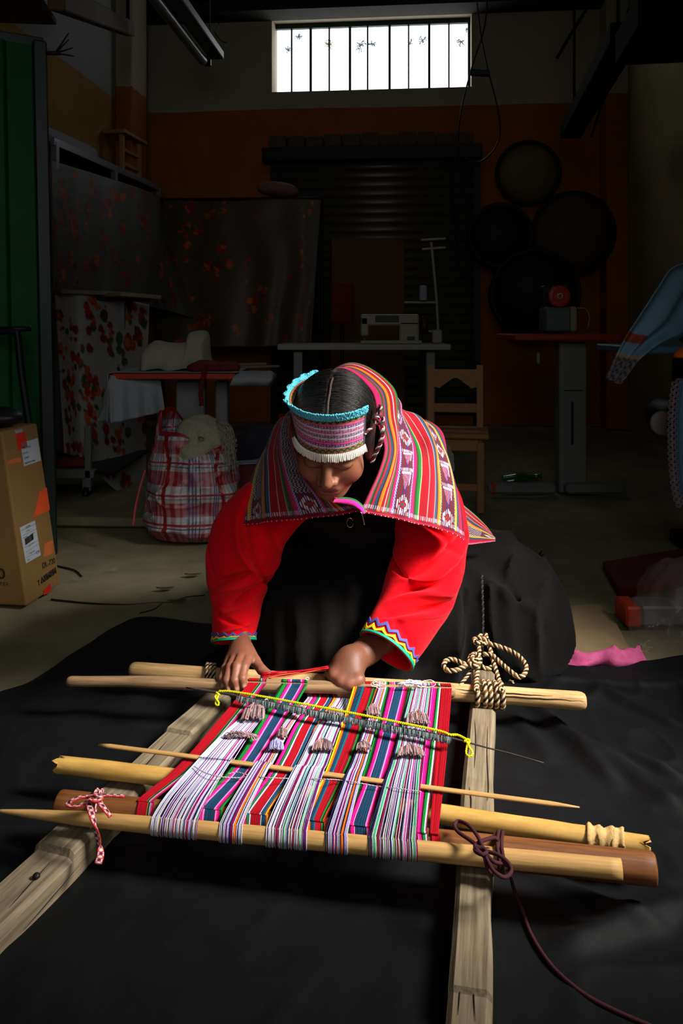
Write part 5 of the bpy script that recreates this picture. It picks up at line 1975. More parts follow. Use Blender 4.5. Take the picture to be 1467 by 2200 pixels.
# wool hank inside
WOOL = mat('cream_wool', lin(158, 152, 132), .95, .2, 90, .5, 260, spec=.05)
wc = ctr + A(.035, -.03, .40)
hank = thing('wool_hank', 'fluffy cream wool hank with loose strands filling the checked bag', 'wool', wc - A(0, 0, .10))
up_ = gridpts((-.15, -.13, -.15), (.15, .13, .15), .006)
vl = sd_ell(up_, (0, .01, .015), (.085, .075, .085))
vl = smin(vl, sd_ell(up_, (-.015, -.045, -.04), (.055, .045, .06)), .02)
vl = smin(vl, sd_ell(up_, (.045, .0, .01), (.05, .06, .06)), .03)
vl = smax(vl, -sd_cap(up_, (.012, -.12, .012), (.012, -.04, .012), .010), .008)
vl = smax(vl, -sd_cap(up_, (-.045, -.12, .005), (-.04, -.04, .01), .011), .008)
vl = vl + (.006 * (noise3(up_, 60, 4) - .5) + .010 * (noise3(up_, 22, 1) - .5)).astype(np.float32)
v_, q_, _ = surface_nets(vl, (-.15, -.13, -.15), .006)
Geo().add((v_ * A(1.2, 1, 1.05) + wc, q_, None)).build('hank_body', WOOL, hank)
g = Geo()
for k in range(120):
    a = rng.uniform(-.5, 1.0)
    st0 = wc + A(.05 + .03 * math.cos(a), rng.uniform(-.05, .04), .075 * math.sin(a) + .02)
    L_ = rng.uniform(.06, .13)
    en = st0 + A(rng.uniform(.02, .07), -rng.uniform(0, .05), -L_)
    md_ = (st0 + en) / 2 + A(.022, -.02, .018)
    g.add(tube(spline(np.array([st0, md_, en, en + A(.006, -.004, .012)]), 12), .0016, 4))
g.build('loose_strands', WOOL, hank, kind='stuff')

# ------------------------------------------------------------------ sewing table on the left
WHITEC = mat('white_cotton', lin(150, 154, 158), .85, .06, 60, .2, 500)
ORNG = mat('orange_edge', lin(178, 52, 20), .5, .1, 20)
td = 3.5
tz = CH - 108 * td / F
tl, tr_ = P(240, 812, td), P(505, 812, td)
table = thing('sewing_table', 'small sewing table with orange front edge and grey pedestal under white cloth', 'table', A((tl[0] + tr_[0]) / 2, td + .25, 0))
Geo().add(box(A((tl[0] + tr_[0]) / 2, td + .25, tz), (tr_[0] - tl[0], .5, .028), None, .003)).build('table_top', ORNG, table, smooth=False)
lx0, lx1 = P(376, 900, td + .2)[0], P(438, 900, td + .2)[0]
Geo().add(box(A((lx0 + lx1) / 2, td + .25, tz / 2 - .02), (lx1 - lx0, .07, tz - .03), None, .006)).build('pedestal', STEEL, table, smooth=False)
Geo().add(box(A((lx0 + lx1) / 2, td + .20, .03), (.10, .46, .05), None, .01)).build('foot', STEEL, table, smooth=False)
Geo().add(box(A((tl[0] + tr_[0]) / 2 + .17, td + .3, tz / 2 - .02), (.06, .06, tz - .04), None, .006)).build('pedestal', STEEL, table, smooth=False)
# cloth over the table, falling at the left end
n1, n2 = 70, 90
s = np.linspace(0, 1, n2)
us = np.linspace(0, 1, n1)
cl_pts = np.zeros((n1, n2, 3))
for i, u in enumerate(us):
    yb = td - .02 + .50 * u
    drop = np.interp(u, [0, .1, .6, 1], [.20, .19, .13, .09])
    # path: from right top to left top, then down the left end
    xr, xl = tr_[0] + .015, tl[0] - .012
    path = np.array([[xr, yb, tz + .017], [xl + .03, yb, tz + .017], [xl, yb, tz + .012], [xl - .012 - .03 * u, yb, tz - drop * .5], [xl - .008 - .05 * (1 - u) * (u > .02), yb - .02 * (1 - u), tz - drop]])
    L = np.concatenate([[0], np.cumsum(np.linalg.norm(np.diff(path, axis=0), axis=1))])
    cl_pts[i] = np.stack([np.interp(s * L[-1], L, path[:, k]) for k in range(3)], -1)
cl_pts[..., 2] += .003 * noise3(cl_pts, 14)
dn = np.clip((tz - cl_pts[..., 2]) / .08, 0, 1)
cl_pts[..., 0] += dn * .012 * np.sin(cl_pts[..., 1] * 42)
Geo().add(grid(cl_pts)).build('white_tablecloth', WHITEC, solid=.002, label='white cloth spread over the orange-edged table and hanging at its left end', cat='cloth')
# front corner of that cloth hanging free below the table edge
f0 = spline([P(237, 806, td - .01), P(236, 850, td - .035), P(238, 910, td - .03)], 30)
f1 = spline([P(345, 818, td + .10), P(350, 852, td + .11), P(354, 884, td + .12)], 30)
tt = np.linspace(0, 1, 40)[None, :, None]
fl = f0[:, None] * (1 - tt) + f1[:, None] * tt
fl[..., 1] += .012 * np.sin(tt[..., 0] * 22) * np.linspace(0, 1, 30)[:, None]
fl2 = spline([P(238, 806, td - .03), P(228, 830, td), P(219, 862, td + .04)], 30)
fl3 = fl2[:, None] * (1 - tt[:, :16]) / 1 + f0[:, None] * tt[:, :16]
tt2 = np.linspace(0, 1, 16)[None, :, None]
fl3 = fl2[:, None] * (1 - tt2) + f0[:, None] * tt2
g = Geo().add(grid(fl)).add(grid(fl3))
g.build('hanging_cloth', WHITEC, solid=.002, label='white cloth corner hanging below the left end of the orange table edge', cat='cloth')
# folded white bolt at the right end
r0 = tr_ + A(-.012, -.01, .03)
bolt = []
for u in np.linspace(0, 1, 40):
    x_ = r0[0] + u * .175
    rr_ = []
    sh_ = 1 - .55 * np.clip((u - .86) / .14, 0, 1) ** 2
    for a in np.linspace(0, 2 * math.pi, 40, endpoint=False):
        rr_.append([x_ + .018 * math.sin(a) * (1 - u), td + .09 + .11 * math.cos(a), tz - .018 + (.037 * math.sin(a) * sh_) + .01 * (1 - sh_)])
    bolt.append(rr_)
bolt = np.array(bolt)
bolt[..., 1] = td - .02 + (bolt[..., 1] - td + .02)
bolt += (noise3(bolt, 20, 3)[..., None] - .5) * .006
g = Geo().add(grid(bolt, cv=True))
g.f.append(np.array([list(range(40))])); g.f.append(np.array([list(range(39 * 40, 40 * 40))[::-1]])); g.m += [np.zeros(1), np.zeros(1)]
g.build('folded_cloth', WHITEC, label='rolled white cloth overhanging the right end of the orange-edged table', cat='cloth')
# garment heap on the table
gc = P(378, 800, td + .16)
gc[2] = tz + .02
out = [(-75, 0), (-72, 28), (-62, 52), (-40, 66), (-10, 60), (12, 58), (24, 62), (32, 82), (62, 82), (70, 60), (82, 0)]
ol = np.array(out, float) * td / F
ol = spline(ol, 60)
lay = []
for k, dy in enumerate(np.linspace(-.09, .09, 26)):
    sc = math.sqrt(max(0.0, 1 - (dy / .0901) ** 2))
    lay.append(np.stack([ol[:, 0] * (.75 + .25 * sc), np.full(60, dy), ol[:, 1] * sc], -1))
lay = np.array(lay) + gc
lay = lay + (noise3(lay, 16, 4)[..., None] - .5) * .03 * A(1, 1, .6)
lay[..., 2] = np.maximum(lay[..., 2], tz + .019)
CREAMC = mat('cream_garment', lin(150, 144, 128), .9, .08, 40, .2, 300)
Geo().add(grid(lay)).build('white_garment', CREAMC, label='crumpled cream blouse heaped on the white tablecloth', cat='garment', solid=.003)
up_ = gridpts((-.09, -.08, -.01), (.09, .08, .07), .006)
vl = np.maximum(sd_ell(up_, (0, 0, .015), (.07, .06, .035)) + .02 * (noise3(up_, 26, 2) - .5).astype(np.float32), -up_[..., 2])
v_, q_, _ = surface_nets(vl, (-.09, -.08, -.01), .006)
DRED = mat('dark_red_cloth', lin(104, 30, 34), .9, .3, 60, .2, 300)
sc_ = P(440, 790, td + .05); sc_[2] = tz + .021
scarf = thing('dark_red_scarf', 'bundled dark red scarf on the white tablecloth with one end hanging down', 'scarf', sc_)
Geo().add((v_ * A(1.1, 1, .9) + sc_, q_, None)).build('scarf_bundle', DRED, scarf)
sp_ = [sc_ + A(.01, -.05, .022), A(sc_[0] + .012, td - .03, tz + .024), A(sc_[0] + .008, td - .048, tz - .01), A(sc_[0] - .002, td - .044, tz - .06), A(sc_[0] + .002, td - .042, tz - .125)]
g = Geo()
addall(g, twisted(on3(sp_, 30), .010, [(1, 1, 1)] * 3, .07, seg=6))
g.build('scarf_end', DRED, scarf)
up2 = v_ * A(.75, .8, .8) + sc_ + A(.10, .02, 0)
Geo().add((up2, q_, None)).build('scarf_bundle', DRED, scarf)
# red piece inside the garment
rc = gc + A(-.005, .11, 0)
Geo().add((v_ * A(1.0, .5, 2.6) + rc + A(0, .02, .0), q_, None)).build('red_cloth', DRED, label='dark red cloth showing behind the cream blouse', cat='cloth')
# thin boards lying behind
BRD = mat('pale_board', lin(120, 108, 84), .8, .15, 20)
for k, (a, b, lab_) in enumerate((((500, 780), (572, 771), 'upper thin pale stick lying behind the dark red scarf'), ((503, 786), (600, 782), 'lower thin pale stick lying behind the dark red scarf'))):
    p0_, p1_ = P(*a, td + .3), P(*b, td + .42)
    z_ = tz + .022 + .012 * (1 - k)
    p0_[2] = p1_[2] = z_
    Geo().add(rod(p0_, p1_, .008, .006, 8, 6)).build('thin_stick', BRD, label=lab_, cat='stick')

# ------------------------------------------------------------------ back-left shelving behind flowered sheets


def floral(x, y, seed, base, n=60, size=.035, pal=((150, 40, 24), (176, 84, 30), (120, 30, 40), (60, 70, 40))):
    r = np.random.default_rng(seed)
    c = np.tile(np.array(lin(*base)), x.shape + (1,))
    x0, x1, y0, y1 = x.min(), x.max(), y.min(), y.max()
    for k in range(n):
        cx_, cy_ = r.uniform(x0, x1), r.uniform(y0, y1)
        for j in range(5):
            a = r.uniform(0, 6.28)
            rr_ = size * r.uniform(.15, .5)
            px_, py_ = cx_ + math.cos(a) * size * .5, cy_ + math.sin(a) * size * .8
            m = ((x - px_) ** 2 + ((y - py_) * r.uniform(.6, 1.4)) ** 2) < rr_ ** 2
            c[m] = np.array(lin(*pal[r.integers(0, len(pal))])) * r.uniform(.7, 1.1)
    return c


FLOR = mat('flowered_plastic', (1, 1, 1), .5, .1, 30, .1, 60, attr=True, spec=.35)


def sheet(name, top, bot, seed, base, label, nu=110, nv=110, wav=.02, n=60, size=.05, drop=None):
    a, b = spline(top, nu), spline(bot, nu)
    t_ = np.linspace(0, 1, nv)[None, :, None]
    p = a[:, None] * (1 - t_) + b[:, None] * t_
    u_ = np.linspace(0, 1, nu)[:, None]
    L = np.linalg.norm(a[-1] - a[0])
    p[..., 1] += wav * np.sin(u_ * L * 19 + 4 * noise3(p, 2, seed)) * (.3 + .7 * t_[..., 0]) + wav * (noise3(p, 5, seed) - .5)
    fx = u_ * L + 0 * t_[..., 0]
    fy = t_[..., 0] * np.linalg.norm(b[0] - a[0]) + 0 * u_
    return Geo().add(grid(p), floral(fx, fy, seed, base, n, size).reshape(-1, 3)).build(name, FLOR, solid=.002, label=label, cat='sheet', group='flowered cover sheets')


# shelf rack along the left wall
rk0, rk1 = P(112, 318, 5.0), P(345, 412, 6.75)
rk0[2] = rk1[2] = 2.02
rack = thing('storage_rack', 'metal storage rack along the left wall behind the flowered sheets', 'rack', A((rk0[0] + rk1[0]) / 2 - .2, (rk0[1] + rk1[1]) / 2, 0))
rdir = nrm(rk1 - rk0)
rL = np.linalg.norm(rk1 - rk0)
Rk = np.column_stack([rdir, A(-rdir[1], rdir[0], 0), A(0, 0, 1)])
rn = A(-rdir[1], rdir[0], 0)
SILV = mat('galvanised_rail', lin(150, 156, 164), .35, .1, 20, metal=.6)
mid = (rk0 + rk1) / 2
Geo().add(box(mid, (rL, .03, .05), Rk, .003)).build('front_rail', SILV, rack, smooth=False)
Geo().add(box(mid + rn * .22 - A(0, 0, .01), (rL, .42, .02), Rk, .002)).build('shelf', DARKM, rack, smooth=False)
Geo().add(box(mid + rn * .22 - A(0, 0, .97), (rL, .42, .02), Rk, .002)).build('shelf', DARKM, rack, smooth=False)
for f_ in (.02, .5, .98):
    for o_ in (0, .40):
        Geo().add(box(rk0 + rdir * rL * f_ + rn * o_ + A(0, 0, -1.01), (.04, .04, 2.02), Rk, .003)).build('upright', SILV, rack, smooth=False)
# things on the rack
q = rk0 + rdir * .50 + rn * .2 + A(0, 0, .03)
Geo().add(rod(q + A(0, 0, .07) - rdir * .42, q + A(0, 0, .07) + rdir * .42, .072, .072, 20, 12)).build('fabric_roll', WHITEC, label='pale roll of fabric lying on top of the storage rack', cat='roll')
q = rk0 + rdir * 1.35 + rn * .2 + A(0, 0, .026)
st = thing('upturned_stool', 'wooden stool stored on its side on the rack beside the fabric roll', 'stool', q)
for du in (-.16, .16):
    for dv in (-.12, .12):
        Geo().add(box(q + rdir * du + rn * dv + A(0, 0, .15), (.035, .035, .30), Rk, .004)).build('leg', CHAIRW, st, smooth=False)
Geo().add(box(q + A(0, 0, .315), (.44, .34, .03), Rk, .006)).build('seat', CHAIRW, st, smooth=False)
for zz_ in (.08, .19):
    for dv in (-.12, .12):
        Geo().add(box(q + rn * dv + A(0, 0, zz_), (.30, .018, .03), Rk, .003)).build('rung', CHAIRW, st, smooth=False)
pal_ = ((150, 40, 24), (176, 84, 30), (120, 30, 40))
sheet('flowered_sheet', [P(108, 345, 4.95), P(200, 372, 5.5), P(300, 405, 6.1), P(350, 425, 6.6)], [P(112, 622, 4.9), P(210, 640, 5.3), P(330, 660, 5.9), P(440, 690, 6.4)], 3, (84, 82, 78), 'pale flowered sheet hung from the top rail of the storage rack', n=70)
sheet('flowered_sheet', [P(118, 630, 4.3), P(180, 630, 4.3), P(250, 640, 4.5), P(320, 655, 4.8)], [P(135, 975, 4.1), P(180, 990, 4.1), P(245, 1050, 4.2), P(310, 1060, 4.5)], 5, (150, 148, 142), 'pale flowered sheet with a ragged lower edge hanging under the white planks', n=60)
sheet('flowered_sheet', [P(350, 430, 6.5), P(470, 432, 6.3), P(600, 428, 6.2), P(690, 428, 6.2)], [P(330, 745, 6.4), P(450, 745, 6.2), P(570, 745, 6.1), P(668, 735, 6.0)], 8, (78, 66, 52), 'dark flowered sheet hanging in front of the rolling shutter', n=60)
# what the dark sheet hangs on
hang = thing('clothes_rail', 'dark rail the flowered sheet hangs from in front of the shutter', 'rail', A(-.6, 6.33, 0))
Geo().add(tube(np.array([P(345, 430, 6.52), P(694, 427, 6.22)]), .016, 8)).build('rail_bar', DARKM, hang)
for px_, d_ in ((350, 6.52), (692, 6.22)):
    t_ = P(px_, 430, d_)
    Geo().add(tube(np.array([t_, A(t_[0], t_[1], 0)]), .014, 8)).build('post', DARKM, hang)
# pillow on the dark sheet's rail
up_ = gridpts((-.2, -.12, -.09), (.2, .12, .09), .01)
vl = sd_ell(up_, (0, 0, 0), (.165, .09, .062)) + .02 * (noise3(up_, 14, 2) - .5).astype(np.float32)
v_, q_, _ = surface_nets(vl, (-.2, -.12, -.09), .01)
pc = P(597, 408, 6.3)
Geo().add((v_ @ roty(.12).T + pc, q_, None)).build('pink_cushion', mat('faded_pink_cloth', lin(120, 84, 78), .9, .15, 30), label='faded pink cushion lying on top of the dark flowered sheet', cat='cushion')
# white planks between the sheets
for k, (a, b, lab_) in enumerate((((118, 628), (240, 632), 'pale plank end sticking out between the two pale flowered sheets, left one'), ((235, 633), (322, 640), 'pale plank end sticking out between the two pale flowered sheets, right one'))):
    p0_, p1_ = P(*a, 4.28), P(*b, 4.45)
    c_ = (p0_ + p1_) / 2
    dd = nrm(p1_ - p0_)
    Geo().add(box(c_, (np.linalg.norm(p1_ - p0_), .25, .022), np.column_stack([dd, nrm(np.cross(A(0, 0, 1), dd)), nrm(np.cross(dd, nrm(np.cross(A(0, 0, 1), dd))))]), .003)).build('plank', BRD, smooth=False, label=lab_, cat='plank', group='planks between the flowered sheets')
# rack frame that carries those planks + caster
cart = thing('metal_cart', 'low grey metal cart on a caster under the pale flowered sheet', 'cart', A(-1.45, 3.95, 0))
c0 = P(190, 1080, 3.85)
for x_, y_, h_ in ((c0[0], 3.85, .30), (c0[0] - .5, 3.85, .30), (c0[0] - .02, 4.52, .94), (c0[0] - .5, 4.52, .94)):
    Geo().add(box(A(x_, y_, .08 + h_ / 2), (.03, .03, h_), None, .003)).build('post', STEEL, cart, smooth=False)
Geo().add(box(A(c0[0] - .25, 3.86, .145), (.56, .05, .04), None, .003)).build('bottom_rail', STEEL, cart, smooth=False)
Geo().add(box(A(c0[0] - .2, 4.18, .15), (.66, .66, .015), None, .003)).build('bottom_shelf', DARKM, cart, smooth=False)
Geo().add(box(A(c0[0] - .22, 4.5, 1.01), (.66, .3, .02), None, .003)).build('top_shelf', DARKM, cart, smooth=False)
for x_ in (c0[0] - .01, c0[0] - .5):
    w_ = lathe([(.008, -.014), (.034, -.014), (.04, -.008), (.04, .008), (.034, .014), (.008, .014)], A(x_, 3.86, .046), 18, roty(math.pi / 2))
    ca_ = Geo().add(w_).build('caster', BLACKP, cart)
    Geo().add(box(A(x_, 3.86, .09), (.04, .03, .06), None, .004)).build('fork', STEEL, ca_, smooth=False)
# red bits on the cart
Geo().add(box(A(c0[0] - .12, 4.0, .175), (.16, .12, .035), rotz(.3), .008)).build('red_packet', mat('red_packet', lin(120, 24, 26), .6, .2, 20), smooth=False, label='small dark red packet on the low metal cart', cat='packet')

# ------------------------------------------------------------------ back: white table with sewing machine
wd = 5.0
wt = thing('white_sewing_table', 'long white table top seen edge on in front of the shutter', 'table', A(P(780, 745, wd)[0], wd + .25, 0))
x0_, x1_ = P(597, 745, wd)[0], P(970, 745, wd)[0]
zt_ = CH - 46 * wd / F
WHT = mat('white_table_laminate', lin(150, 146, 132), .5, .08, 20)
Geo().add(box(A((x0_ + x1_) / 2, wd + .25, zt_), (x1_ - x0_, .5, .036), rotz(-.02), .004)).build('table_top', WHT, wt, smooth=False)
for x_ in (x0_ + .12, x1_ - .12):
    Geo().add(box(A(x_, wd + .25, zt_ / 2 - .01), (.06, .3, zt_ - .04), None, .005)).build('leg', STEEL, wt, smooth=False)
mz = zt_ + .019
MACH = mat('cream_machine_enamel', lin(140, 134, 112), .4, .08, 10)
sm = thing('sewing_machine', 'cream industrial sewing machine on the long white table', 'machine', A(P(838, 740, wd)[0], wd + .2, mz))
sx_ = lambda px: P(px, 740, wd + .15)[0]
sz_ = lambda py: max(mz, CH - (py - 700) * (wd + .15) / F)
def mbox(name, xa, xb, ya, yb, m, par, dy=.0, dep_=.14, bev=.012):
    return Geo().add(box(A((sx_(xa) + sx_(xb)) / 2, wd + .2 + dy, (sz_(ya) + sz_(yb)) / 2), (abs(sx_(xb) - sx_(xa)), dep_, abs(sz_(ya) - sz_(yb))), None, bev, 2)).build(name, m, par, smooth=False)
mbox('arm', 774, 900, 675, 700, MACH, sm)
mbox('column', 857, 900, 690, 737, MACH, sm)
mbox('head', 774, 792, 680, 722, MACH, sm)
mbox('bed', 774, 905, 731, 739, MACH, sm, 0, .17, .004)
mbox('dark_plate', 806, 856, 678, 692, BLACKP, sm, -.073, .012, .002)
mbox('thread_guard', 874, 890, 723, 733, BLACKP, sm, -.073, .012, .002)
g = Geo().add(lathe([(.01, -.02), (.055, -.02), (.062, -.012), (.062, .012), (.055, .02), (.01, .02)], A(sx_(912), wd + .2, sz_(700)), 20, roty(math.pi / 2)))
g.build('hand_wheel', mat('red_black_wheel', lin(70, 22, 26), .5, .1, 10), sm)
Geo().add(rod(A(sx_(783), wd + .2, sz_(735)), A(sx_(783), wd + .2, sz_(720)), .005, .005, 8)).build('needle_bar', STEEL, sm)
ts = thing('thread_stand', 'thin cream thread stand with crossbars at the right end of the white table', 'thread stand', A(P(940, 740, wd)[0], wd + .25, mz))
Geo().add(tube(on3([P(942, 735, wd + .25), P(938, 650, wd + .25), P(931, 570, wd + .25), P(926, 520, wd + .25)], 24), .010, 8)).build('pole', MACH, ts)
for (a, b) in (((904, 516), (958, 513)), ((906, 536), (958, 532)), ((868, 650), (940, 650)), ((920, 712), (948, 712))):
    Geo().add(rod(P(*a, wd + .25), P(*b, wd + .25), .008, .008, 8)).build('crossbar', MACH, ts)
Geo().add(box(A(P(938, 730, wd + .25)[0], wd + .25, mz + .045), (.065, .065, .09), None, .008)).build('base', MACH, ts, smooth=False)
b_ = P(909, 648, wd + .25)
Geo().add(lathe([(.012, 0), (.026, 0), (.026, .005), (.024, .095), (.016, .1), (.008, .1)], b_ + A(0, 0, .008), 16)).build('thread_cone', mat('pale_thread', lin(140, 144, 160), .8, .1, 100), label='pale cone of thread standing on the thread stand', cat='thread cone')
# red chair back behind the table
rb = P(735, 690, 5.7)
rcv = thing('red_chair', 'dark red padded chair back behind the white table', 'chair', A(rb[0], 5.7, 0))
RDC = mat('dark_red_padding', lin(96, 22, 22), .8, .2, 20)
Geo().add(box(A(rb[0], 5.7, 1.02), (.17, .05, .30), rotz(.2), .025, 3)).build('backrest', RDC, rcv)
Geo().add(box(A(rb[0], 5.55, .48), (.36, .36, .06), rotz(.2), .02, 3)).build('seat', RDC, rcv)
Geo().add(tube(np.array([A(rb[0], 5.73, .9), A(rb[0], 5.73, .5)]), .014, 8)).build('back_stem', DARKM, rcv)
Geo().add(tube(np.array([A(rb[0], 5.55, .45), A(rb[0], 5.55, .02)]), .025, 8)).build('stem', DARKM, rcv)
for k in range(5):
    a = k * 2 * math.pi / 5
    Geo().add(tube(np.array([A(rb[0], 5.55, .08), A(rb[0] + .25 * math.cos(a), 5.55 + .25 * math.sin(a), .02)]), .014, 8)).build('foot', DARKM, rcv)
# orange board leaning against the shutter
ob = P(790, 590, 6.5)
Geo().add(box(A(ob[0], 6.5, .79), (.60, .03, 1.58), rotz(-.09) @ rotx(-.06), .004)).build('brown_board', mat('brown_hardboard', lin(96, 64, 34), .8, .15, 6), smooth=False, label='plain brown board propped upright against the lower shutter', cat='board')

# ------------------------------------------------------------------ wooden chair behind the weaver
CA = -.16
cq = G(985, 1100) + A(0, .12, 0)
RC_ = rotz(CA)
chair = thing('wooden_chair', 'small pale wooden chair with a carved crest rail behind the weaver', 'chair', cq)


def cb_(name, c, size, bev=.004, lean=0.0):
    c = A(*c)
    return Geo().add(box(cq + RC_ @ c, size, RC_ @ rotx(lean), bev)).build(name, CHAIRW, chair, smooth=False)


SW, SD, SH, BH = .27, .27, .345, .665
for sx1 in (-1, 1):
    cb_('leg', (sx1 * (SW / 2 - .016), -SD / 2 + .016, SH / 2 - .01), (.034, .034, SH - .02))
    g = Geo()
    p_ = [(sx1 * (SW / 2 - .016), SD / 2 - .02, 0), (sx1 * (SW / 2 - .016), SD / 2 - .016, SH), (sx1 * (SW / 2 - .016), SD / 2 + .02, BH)]
    pth = np.array([cq + RC_ @ A(*x_) for x_ in p_])
    g.add(tube(spline(pth, 12), .0215, 4, up=RC_ @ A(1, 1, 0)))
    g.build('back_post', CHAIRW, chair, smooth=False)
cb_('seat', (0.005, -.005, SH + .008), (SW + .035, SD + .03, .024), .006)
cb_('apron', (0, -SD / 2 + .012, SH - .035), (SW - .05, .018, .055))
cb_('apron', (-SW / 2 + .016, 0, SH - .035), (.018, SD - .05, .055))
cb_('apron', (SW / 2 - .016, 0, SH - .035), (.018, SD - .05, .055))
cb_('stretcher', (0, -SD / 2 + .016, .115), (SW - .05, .018, .035))
cb_('stretcher', (SW / 2 - .016, 0, .09), (.018, SD - .05, .03))
cb_('stretcher', (-SW / 2 + .016, 0, .09), (.018, SD - .05, .03))
cb_('back_rail', (0, SD / 2 - .002, .455), (SW - .05, .018, .045))
# crest rail with a scalloped lower edge
xs = np.linspace(-(SW / 2 - .03), SW / 2 - .03, 41)
up1 = np.full(41, BH - .02)
sc1 = BH - .115 + .045 * np.clip(1 - (xs / .075) ** 2, 0, 1) ** .6 + .008 * np.cos(xs * 60)
rows_ = []
for yo, zz in ((SD / 2 + .022, up1), (SD / 2 + .004, up1), (SD / 2 - .002, sc1), (SD / 2 + .016, sc1)):
    rows_.append(np.array([cq + RC_ @ A(a, yo, b) for a, b in zip(xs, zz)]))
Geo().add(grid(np.stack(rows_, 1), cv=True)).build('crest_rail', CHAIRW, chair, smooth=False)

# ------------------------------------------------------------------ right: orange sewing table with overlock machine
od = 3.95
ot = thing('orange_sewing_table', 'sewing table with a red-orange top on a grey steel pedestal', 'table', A(P(1230, 900, od)[0], od + .22, 0))
oz = CH - 25 * od / F
x0_, x1_ = P(1104, 720, od)[0], P(1335, 720, od)[0]
OTOP = mat('red_orange_table_top', lin(150, 40, 26), .5, .1, 20)
v, f_, pv = box(A((x0_ + x1_) / 2, od + .22, oz), (x1_ - x0_, .46, .03), None, .005)
Geo().add((v, f_, pv)).build('table_top', OTOP, ot, smooth=False)
xa, xb = P(1204, 900, od + .1)[0], P(1264, 900, od + .1)[0]
Geo().add(box(A((xa + xb) / 2, od + .17, oz / 2 - .01), (xb - xa, .09, oz - .03), None, .006)).build('pedestal', STEEL, ot, smooth=False)
Geo().add(box(A((xa + xb) / 2 - .005, od + .122, oz * .45), (.012, .004, .22), None, .001)).build('slot', BLACKP, ot, smooth=False)
Geo().add(box(A((xa + xb) / 2 + .002, od + .122, oz * .66), (.10, .004, .004), None, 0)).build('seam', DARKM, ot, smooth=False)
Geo().add(box(A(P(1130, 1060, od)[0], od + .10, .035), (.34, .07, .05), None, .012)).build('foot_bar', STEEL, ot, smooth=False)
Geo().add(box(A(P(1290, 1060, od)[0], od + .10, .035), (.30, .07, .05), None, .012)).build('foot_bar', STEEL, ot, smooth=False)
b_ = P(1066, 1066, od)
Geo().add(box(A(b_[0], od + .10, .036), (.03, .074, .054), None, .01)).build('end_cap', ORNG, ot, smooth=False)
Geo().add(box(A(P(1158, 770, od)[0], od + .02, CH - 70 * od / F), (.016, .016, .055), None, .003)).build('bracket', STEEL, ot, smooth=False)
oz1 = oz + .016
ov = thing('overlock_machine', 'dark sewing machine with a round red hand wheel on the orange table', 'machine', A(P(1200, 708, od)[0], od + .2, oz1))
bx_ = lambda px: P(px, 700, od + .15)[0]
bz_ = lambda py: max(oz1, CH - (py - 700) * (od + .15) / F)
GMACH = mat('grey_machine_enamel', lin(84, 92, 92), .4, .1, 10)
def obx(name, xa, xb, ya, yb, m, dy=0, dp=.16, bev=.012):
    return Geo().add(box(A((bx_(xa) + bx_(xb)) / 2, od + .2 + dy, (bz_(ya) + bz_(yb)) / 2), (abs(bx_(xb) - bx_(xa)), dp, abs(bz_(ya) - bz_(yb))), None, bev, 2)).build(name, m, ov, smooth=False)
obx('body', 1170, 1224, 660, 712, GMACH)
obx('side_cover', 1224, 1240, 658, 712, MACH, .01, .13)
obx('upper_housing', 1172, 1228, 612, 664, DARKM, .06, .08)
wc_ = A(bx_(1197), od + .115, bz_(637))
WHL = mat('red_wheel_paint', lin(170, 36, 34), .4, .1, 10)
hw_ = Geo().add(lathe([(.02, -.012), (.052, -.012), (.056, -.006), (.056, .008), (.050, .014), (.034, .010), (.02, .012), (.0, .012)], wc_, 28, rotx(math.pi / 2))).build('hand_wheel', WHL, ov)
a_t = np.linspace(0, 2 * math.pi, 25)[:-1]
Geo().add(tube(np.array([wc_ + A(.012 * math.cos(t), -.016, .012 * math.sin(t)) for t in a_t]), .004, 6, closed=True)).build('wheel_hub', mat('pale_hub', lin(170, 160, 156), .4, .1, 10), hw_)
Geo().add(tube(on3([P(1240, 662, od + .15), P(1258, 664, od + .15), P(1266, 682, od + .15), P(1262, 706, od + .15)], 20), .004, 6)).build('hose', STEEL, ov)

# ------------------------------------------------------------------ right edge: table with blue clothes
BLU = mat('blue_satin', lin(62, 100, 124), .5, .15, 12, .1, 200, spec=.4)
rd = 2.75
bt = thing('machine_table', 'blue edged work table at the right edge under draped blue clothes', 'table', A(P(1480, 900, rd)[0] + .12, rd + .2, 0))
bzt = CH - 52 * rd / F
xl_ = P(1362, 750, rd)[0]
Geo().add(box(A(xl_ + .32, rd + .2, bzt), (.64, .42, .028), None, .006)).build('table_top', BLU, bt, smooth=False)
Geo().add(box(A(xl_ + .34, rd + .25, bzt / 2 - .01), (.08, .10, bzt - .03), None, .005)).build('pedestal', DARKM, bt, smooth=False)
Geo().add(box(A(xl_ + .34, rd + .2, .025), (.08, .48, .05), None, .008)).build('foot', DARKM, bt, smooth=False)
up_ = gridpts((-.06, -.05, -.03), (.12, .06, .04), .005)
vl = np.maximum(sd_ell(up_, (.035, 0, -.012), (.07, .045, .04)), -(up_[..., 2] + .014))
v_, q_, _ = surface_nets(vl, (-.06, -.05, -.03), .005)
oc = P(1466, 762, rd - .10)
Geo().add((v_ + oc + A(.005, 0, .004), q_, None)).build('orange_knee_pad', mat('orange_plastic', lin(226, 110, 24), .4, .08, 10), bt)
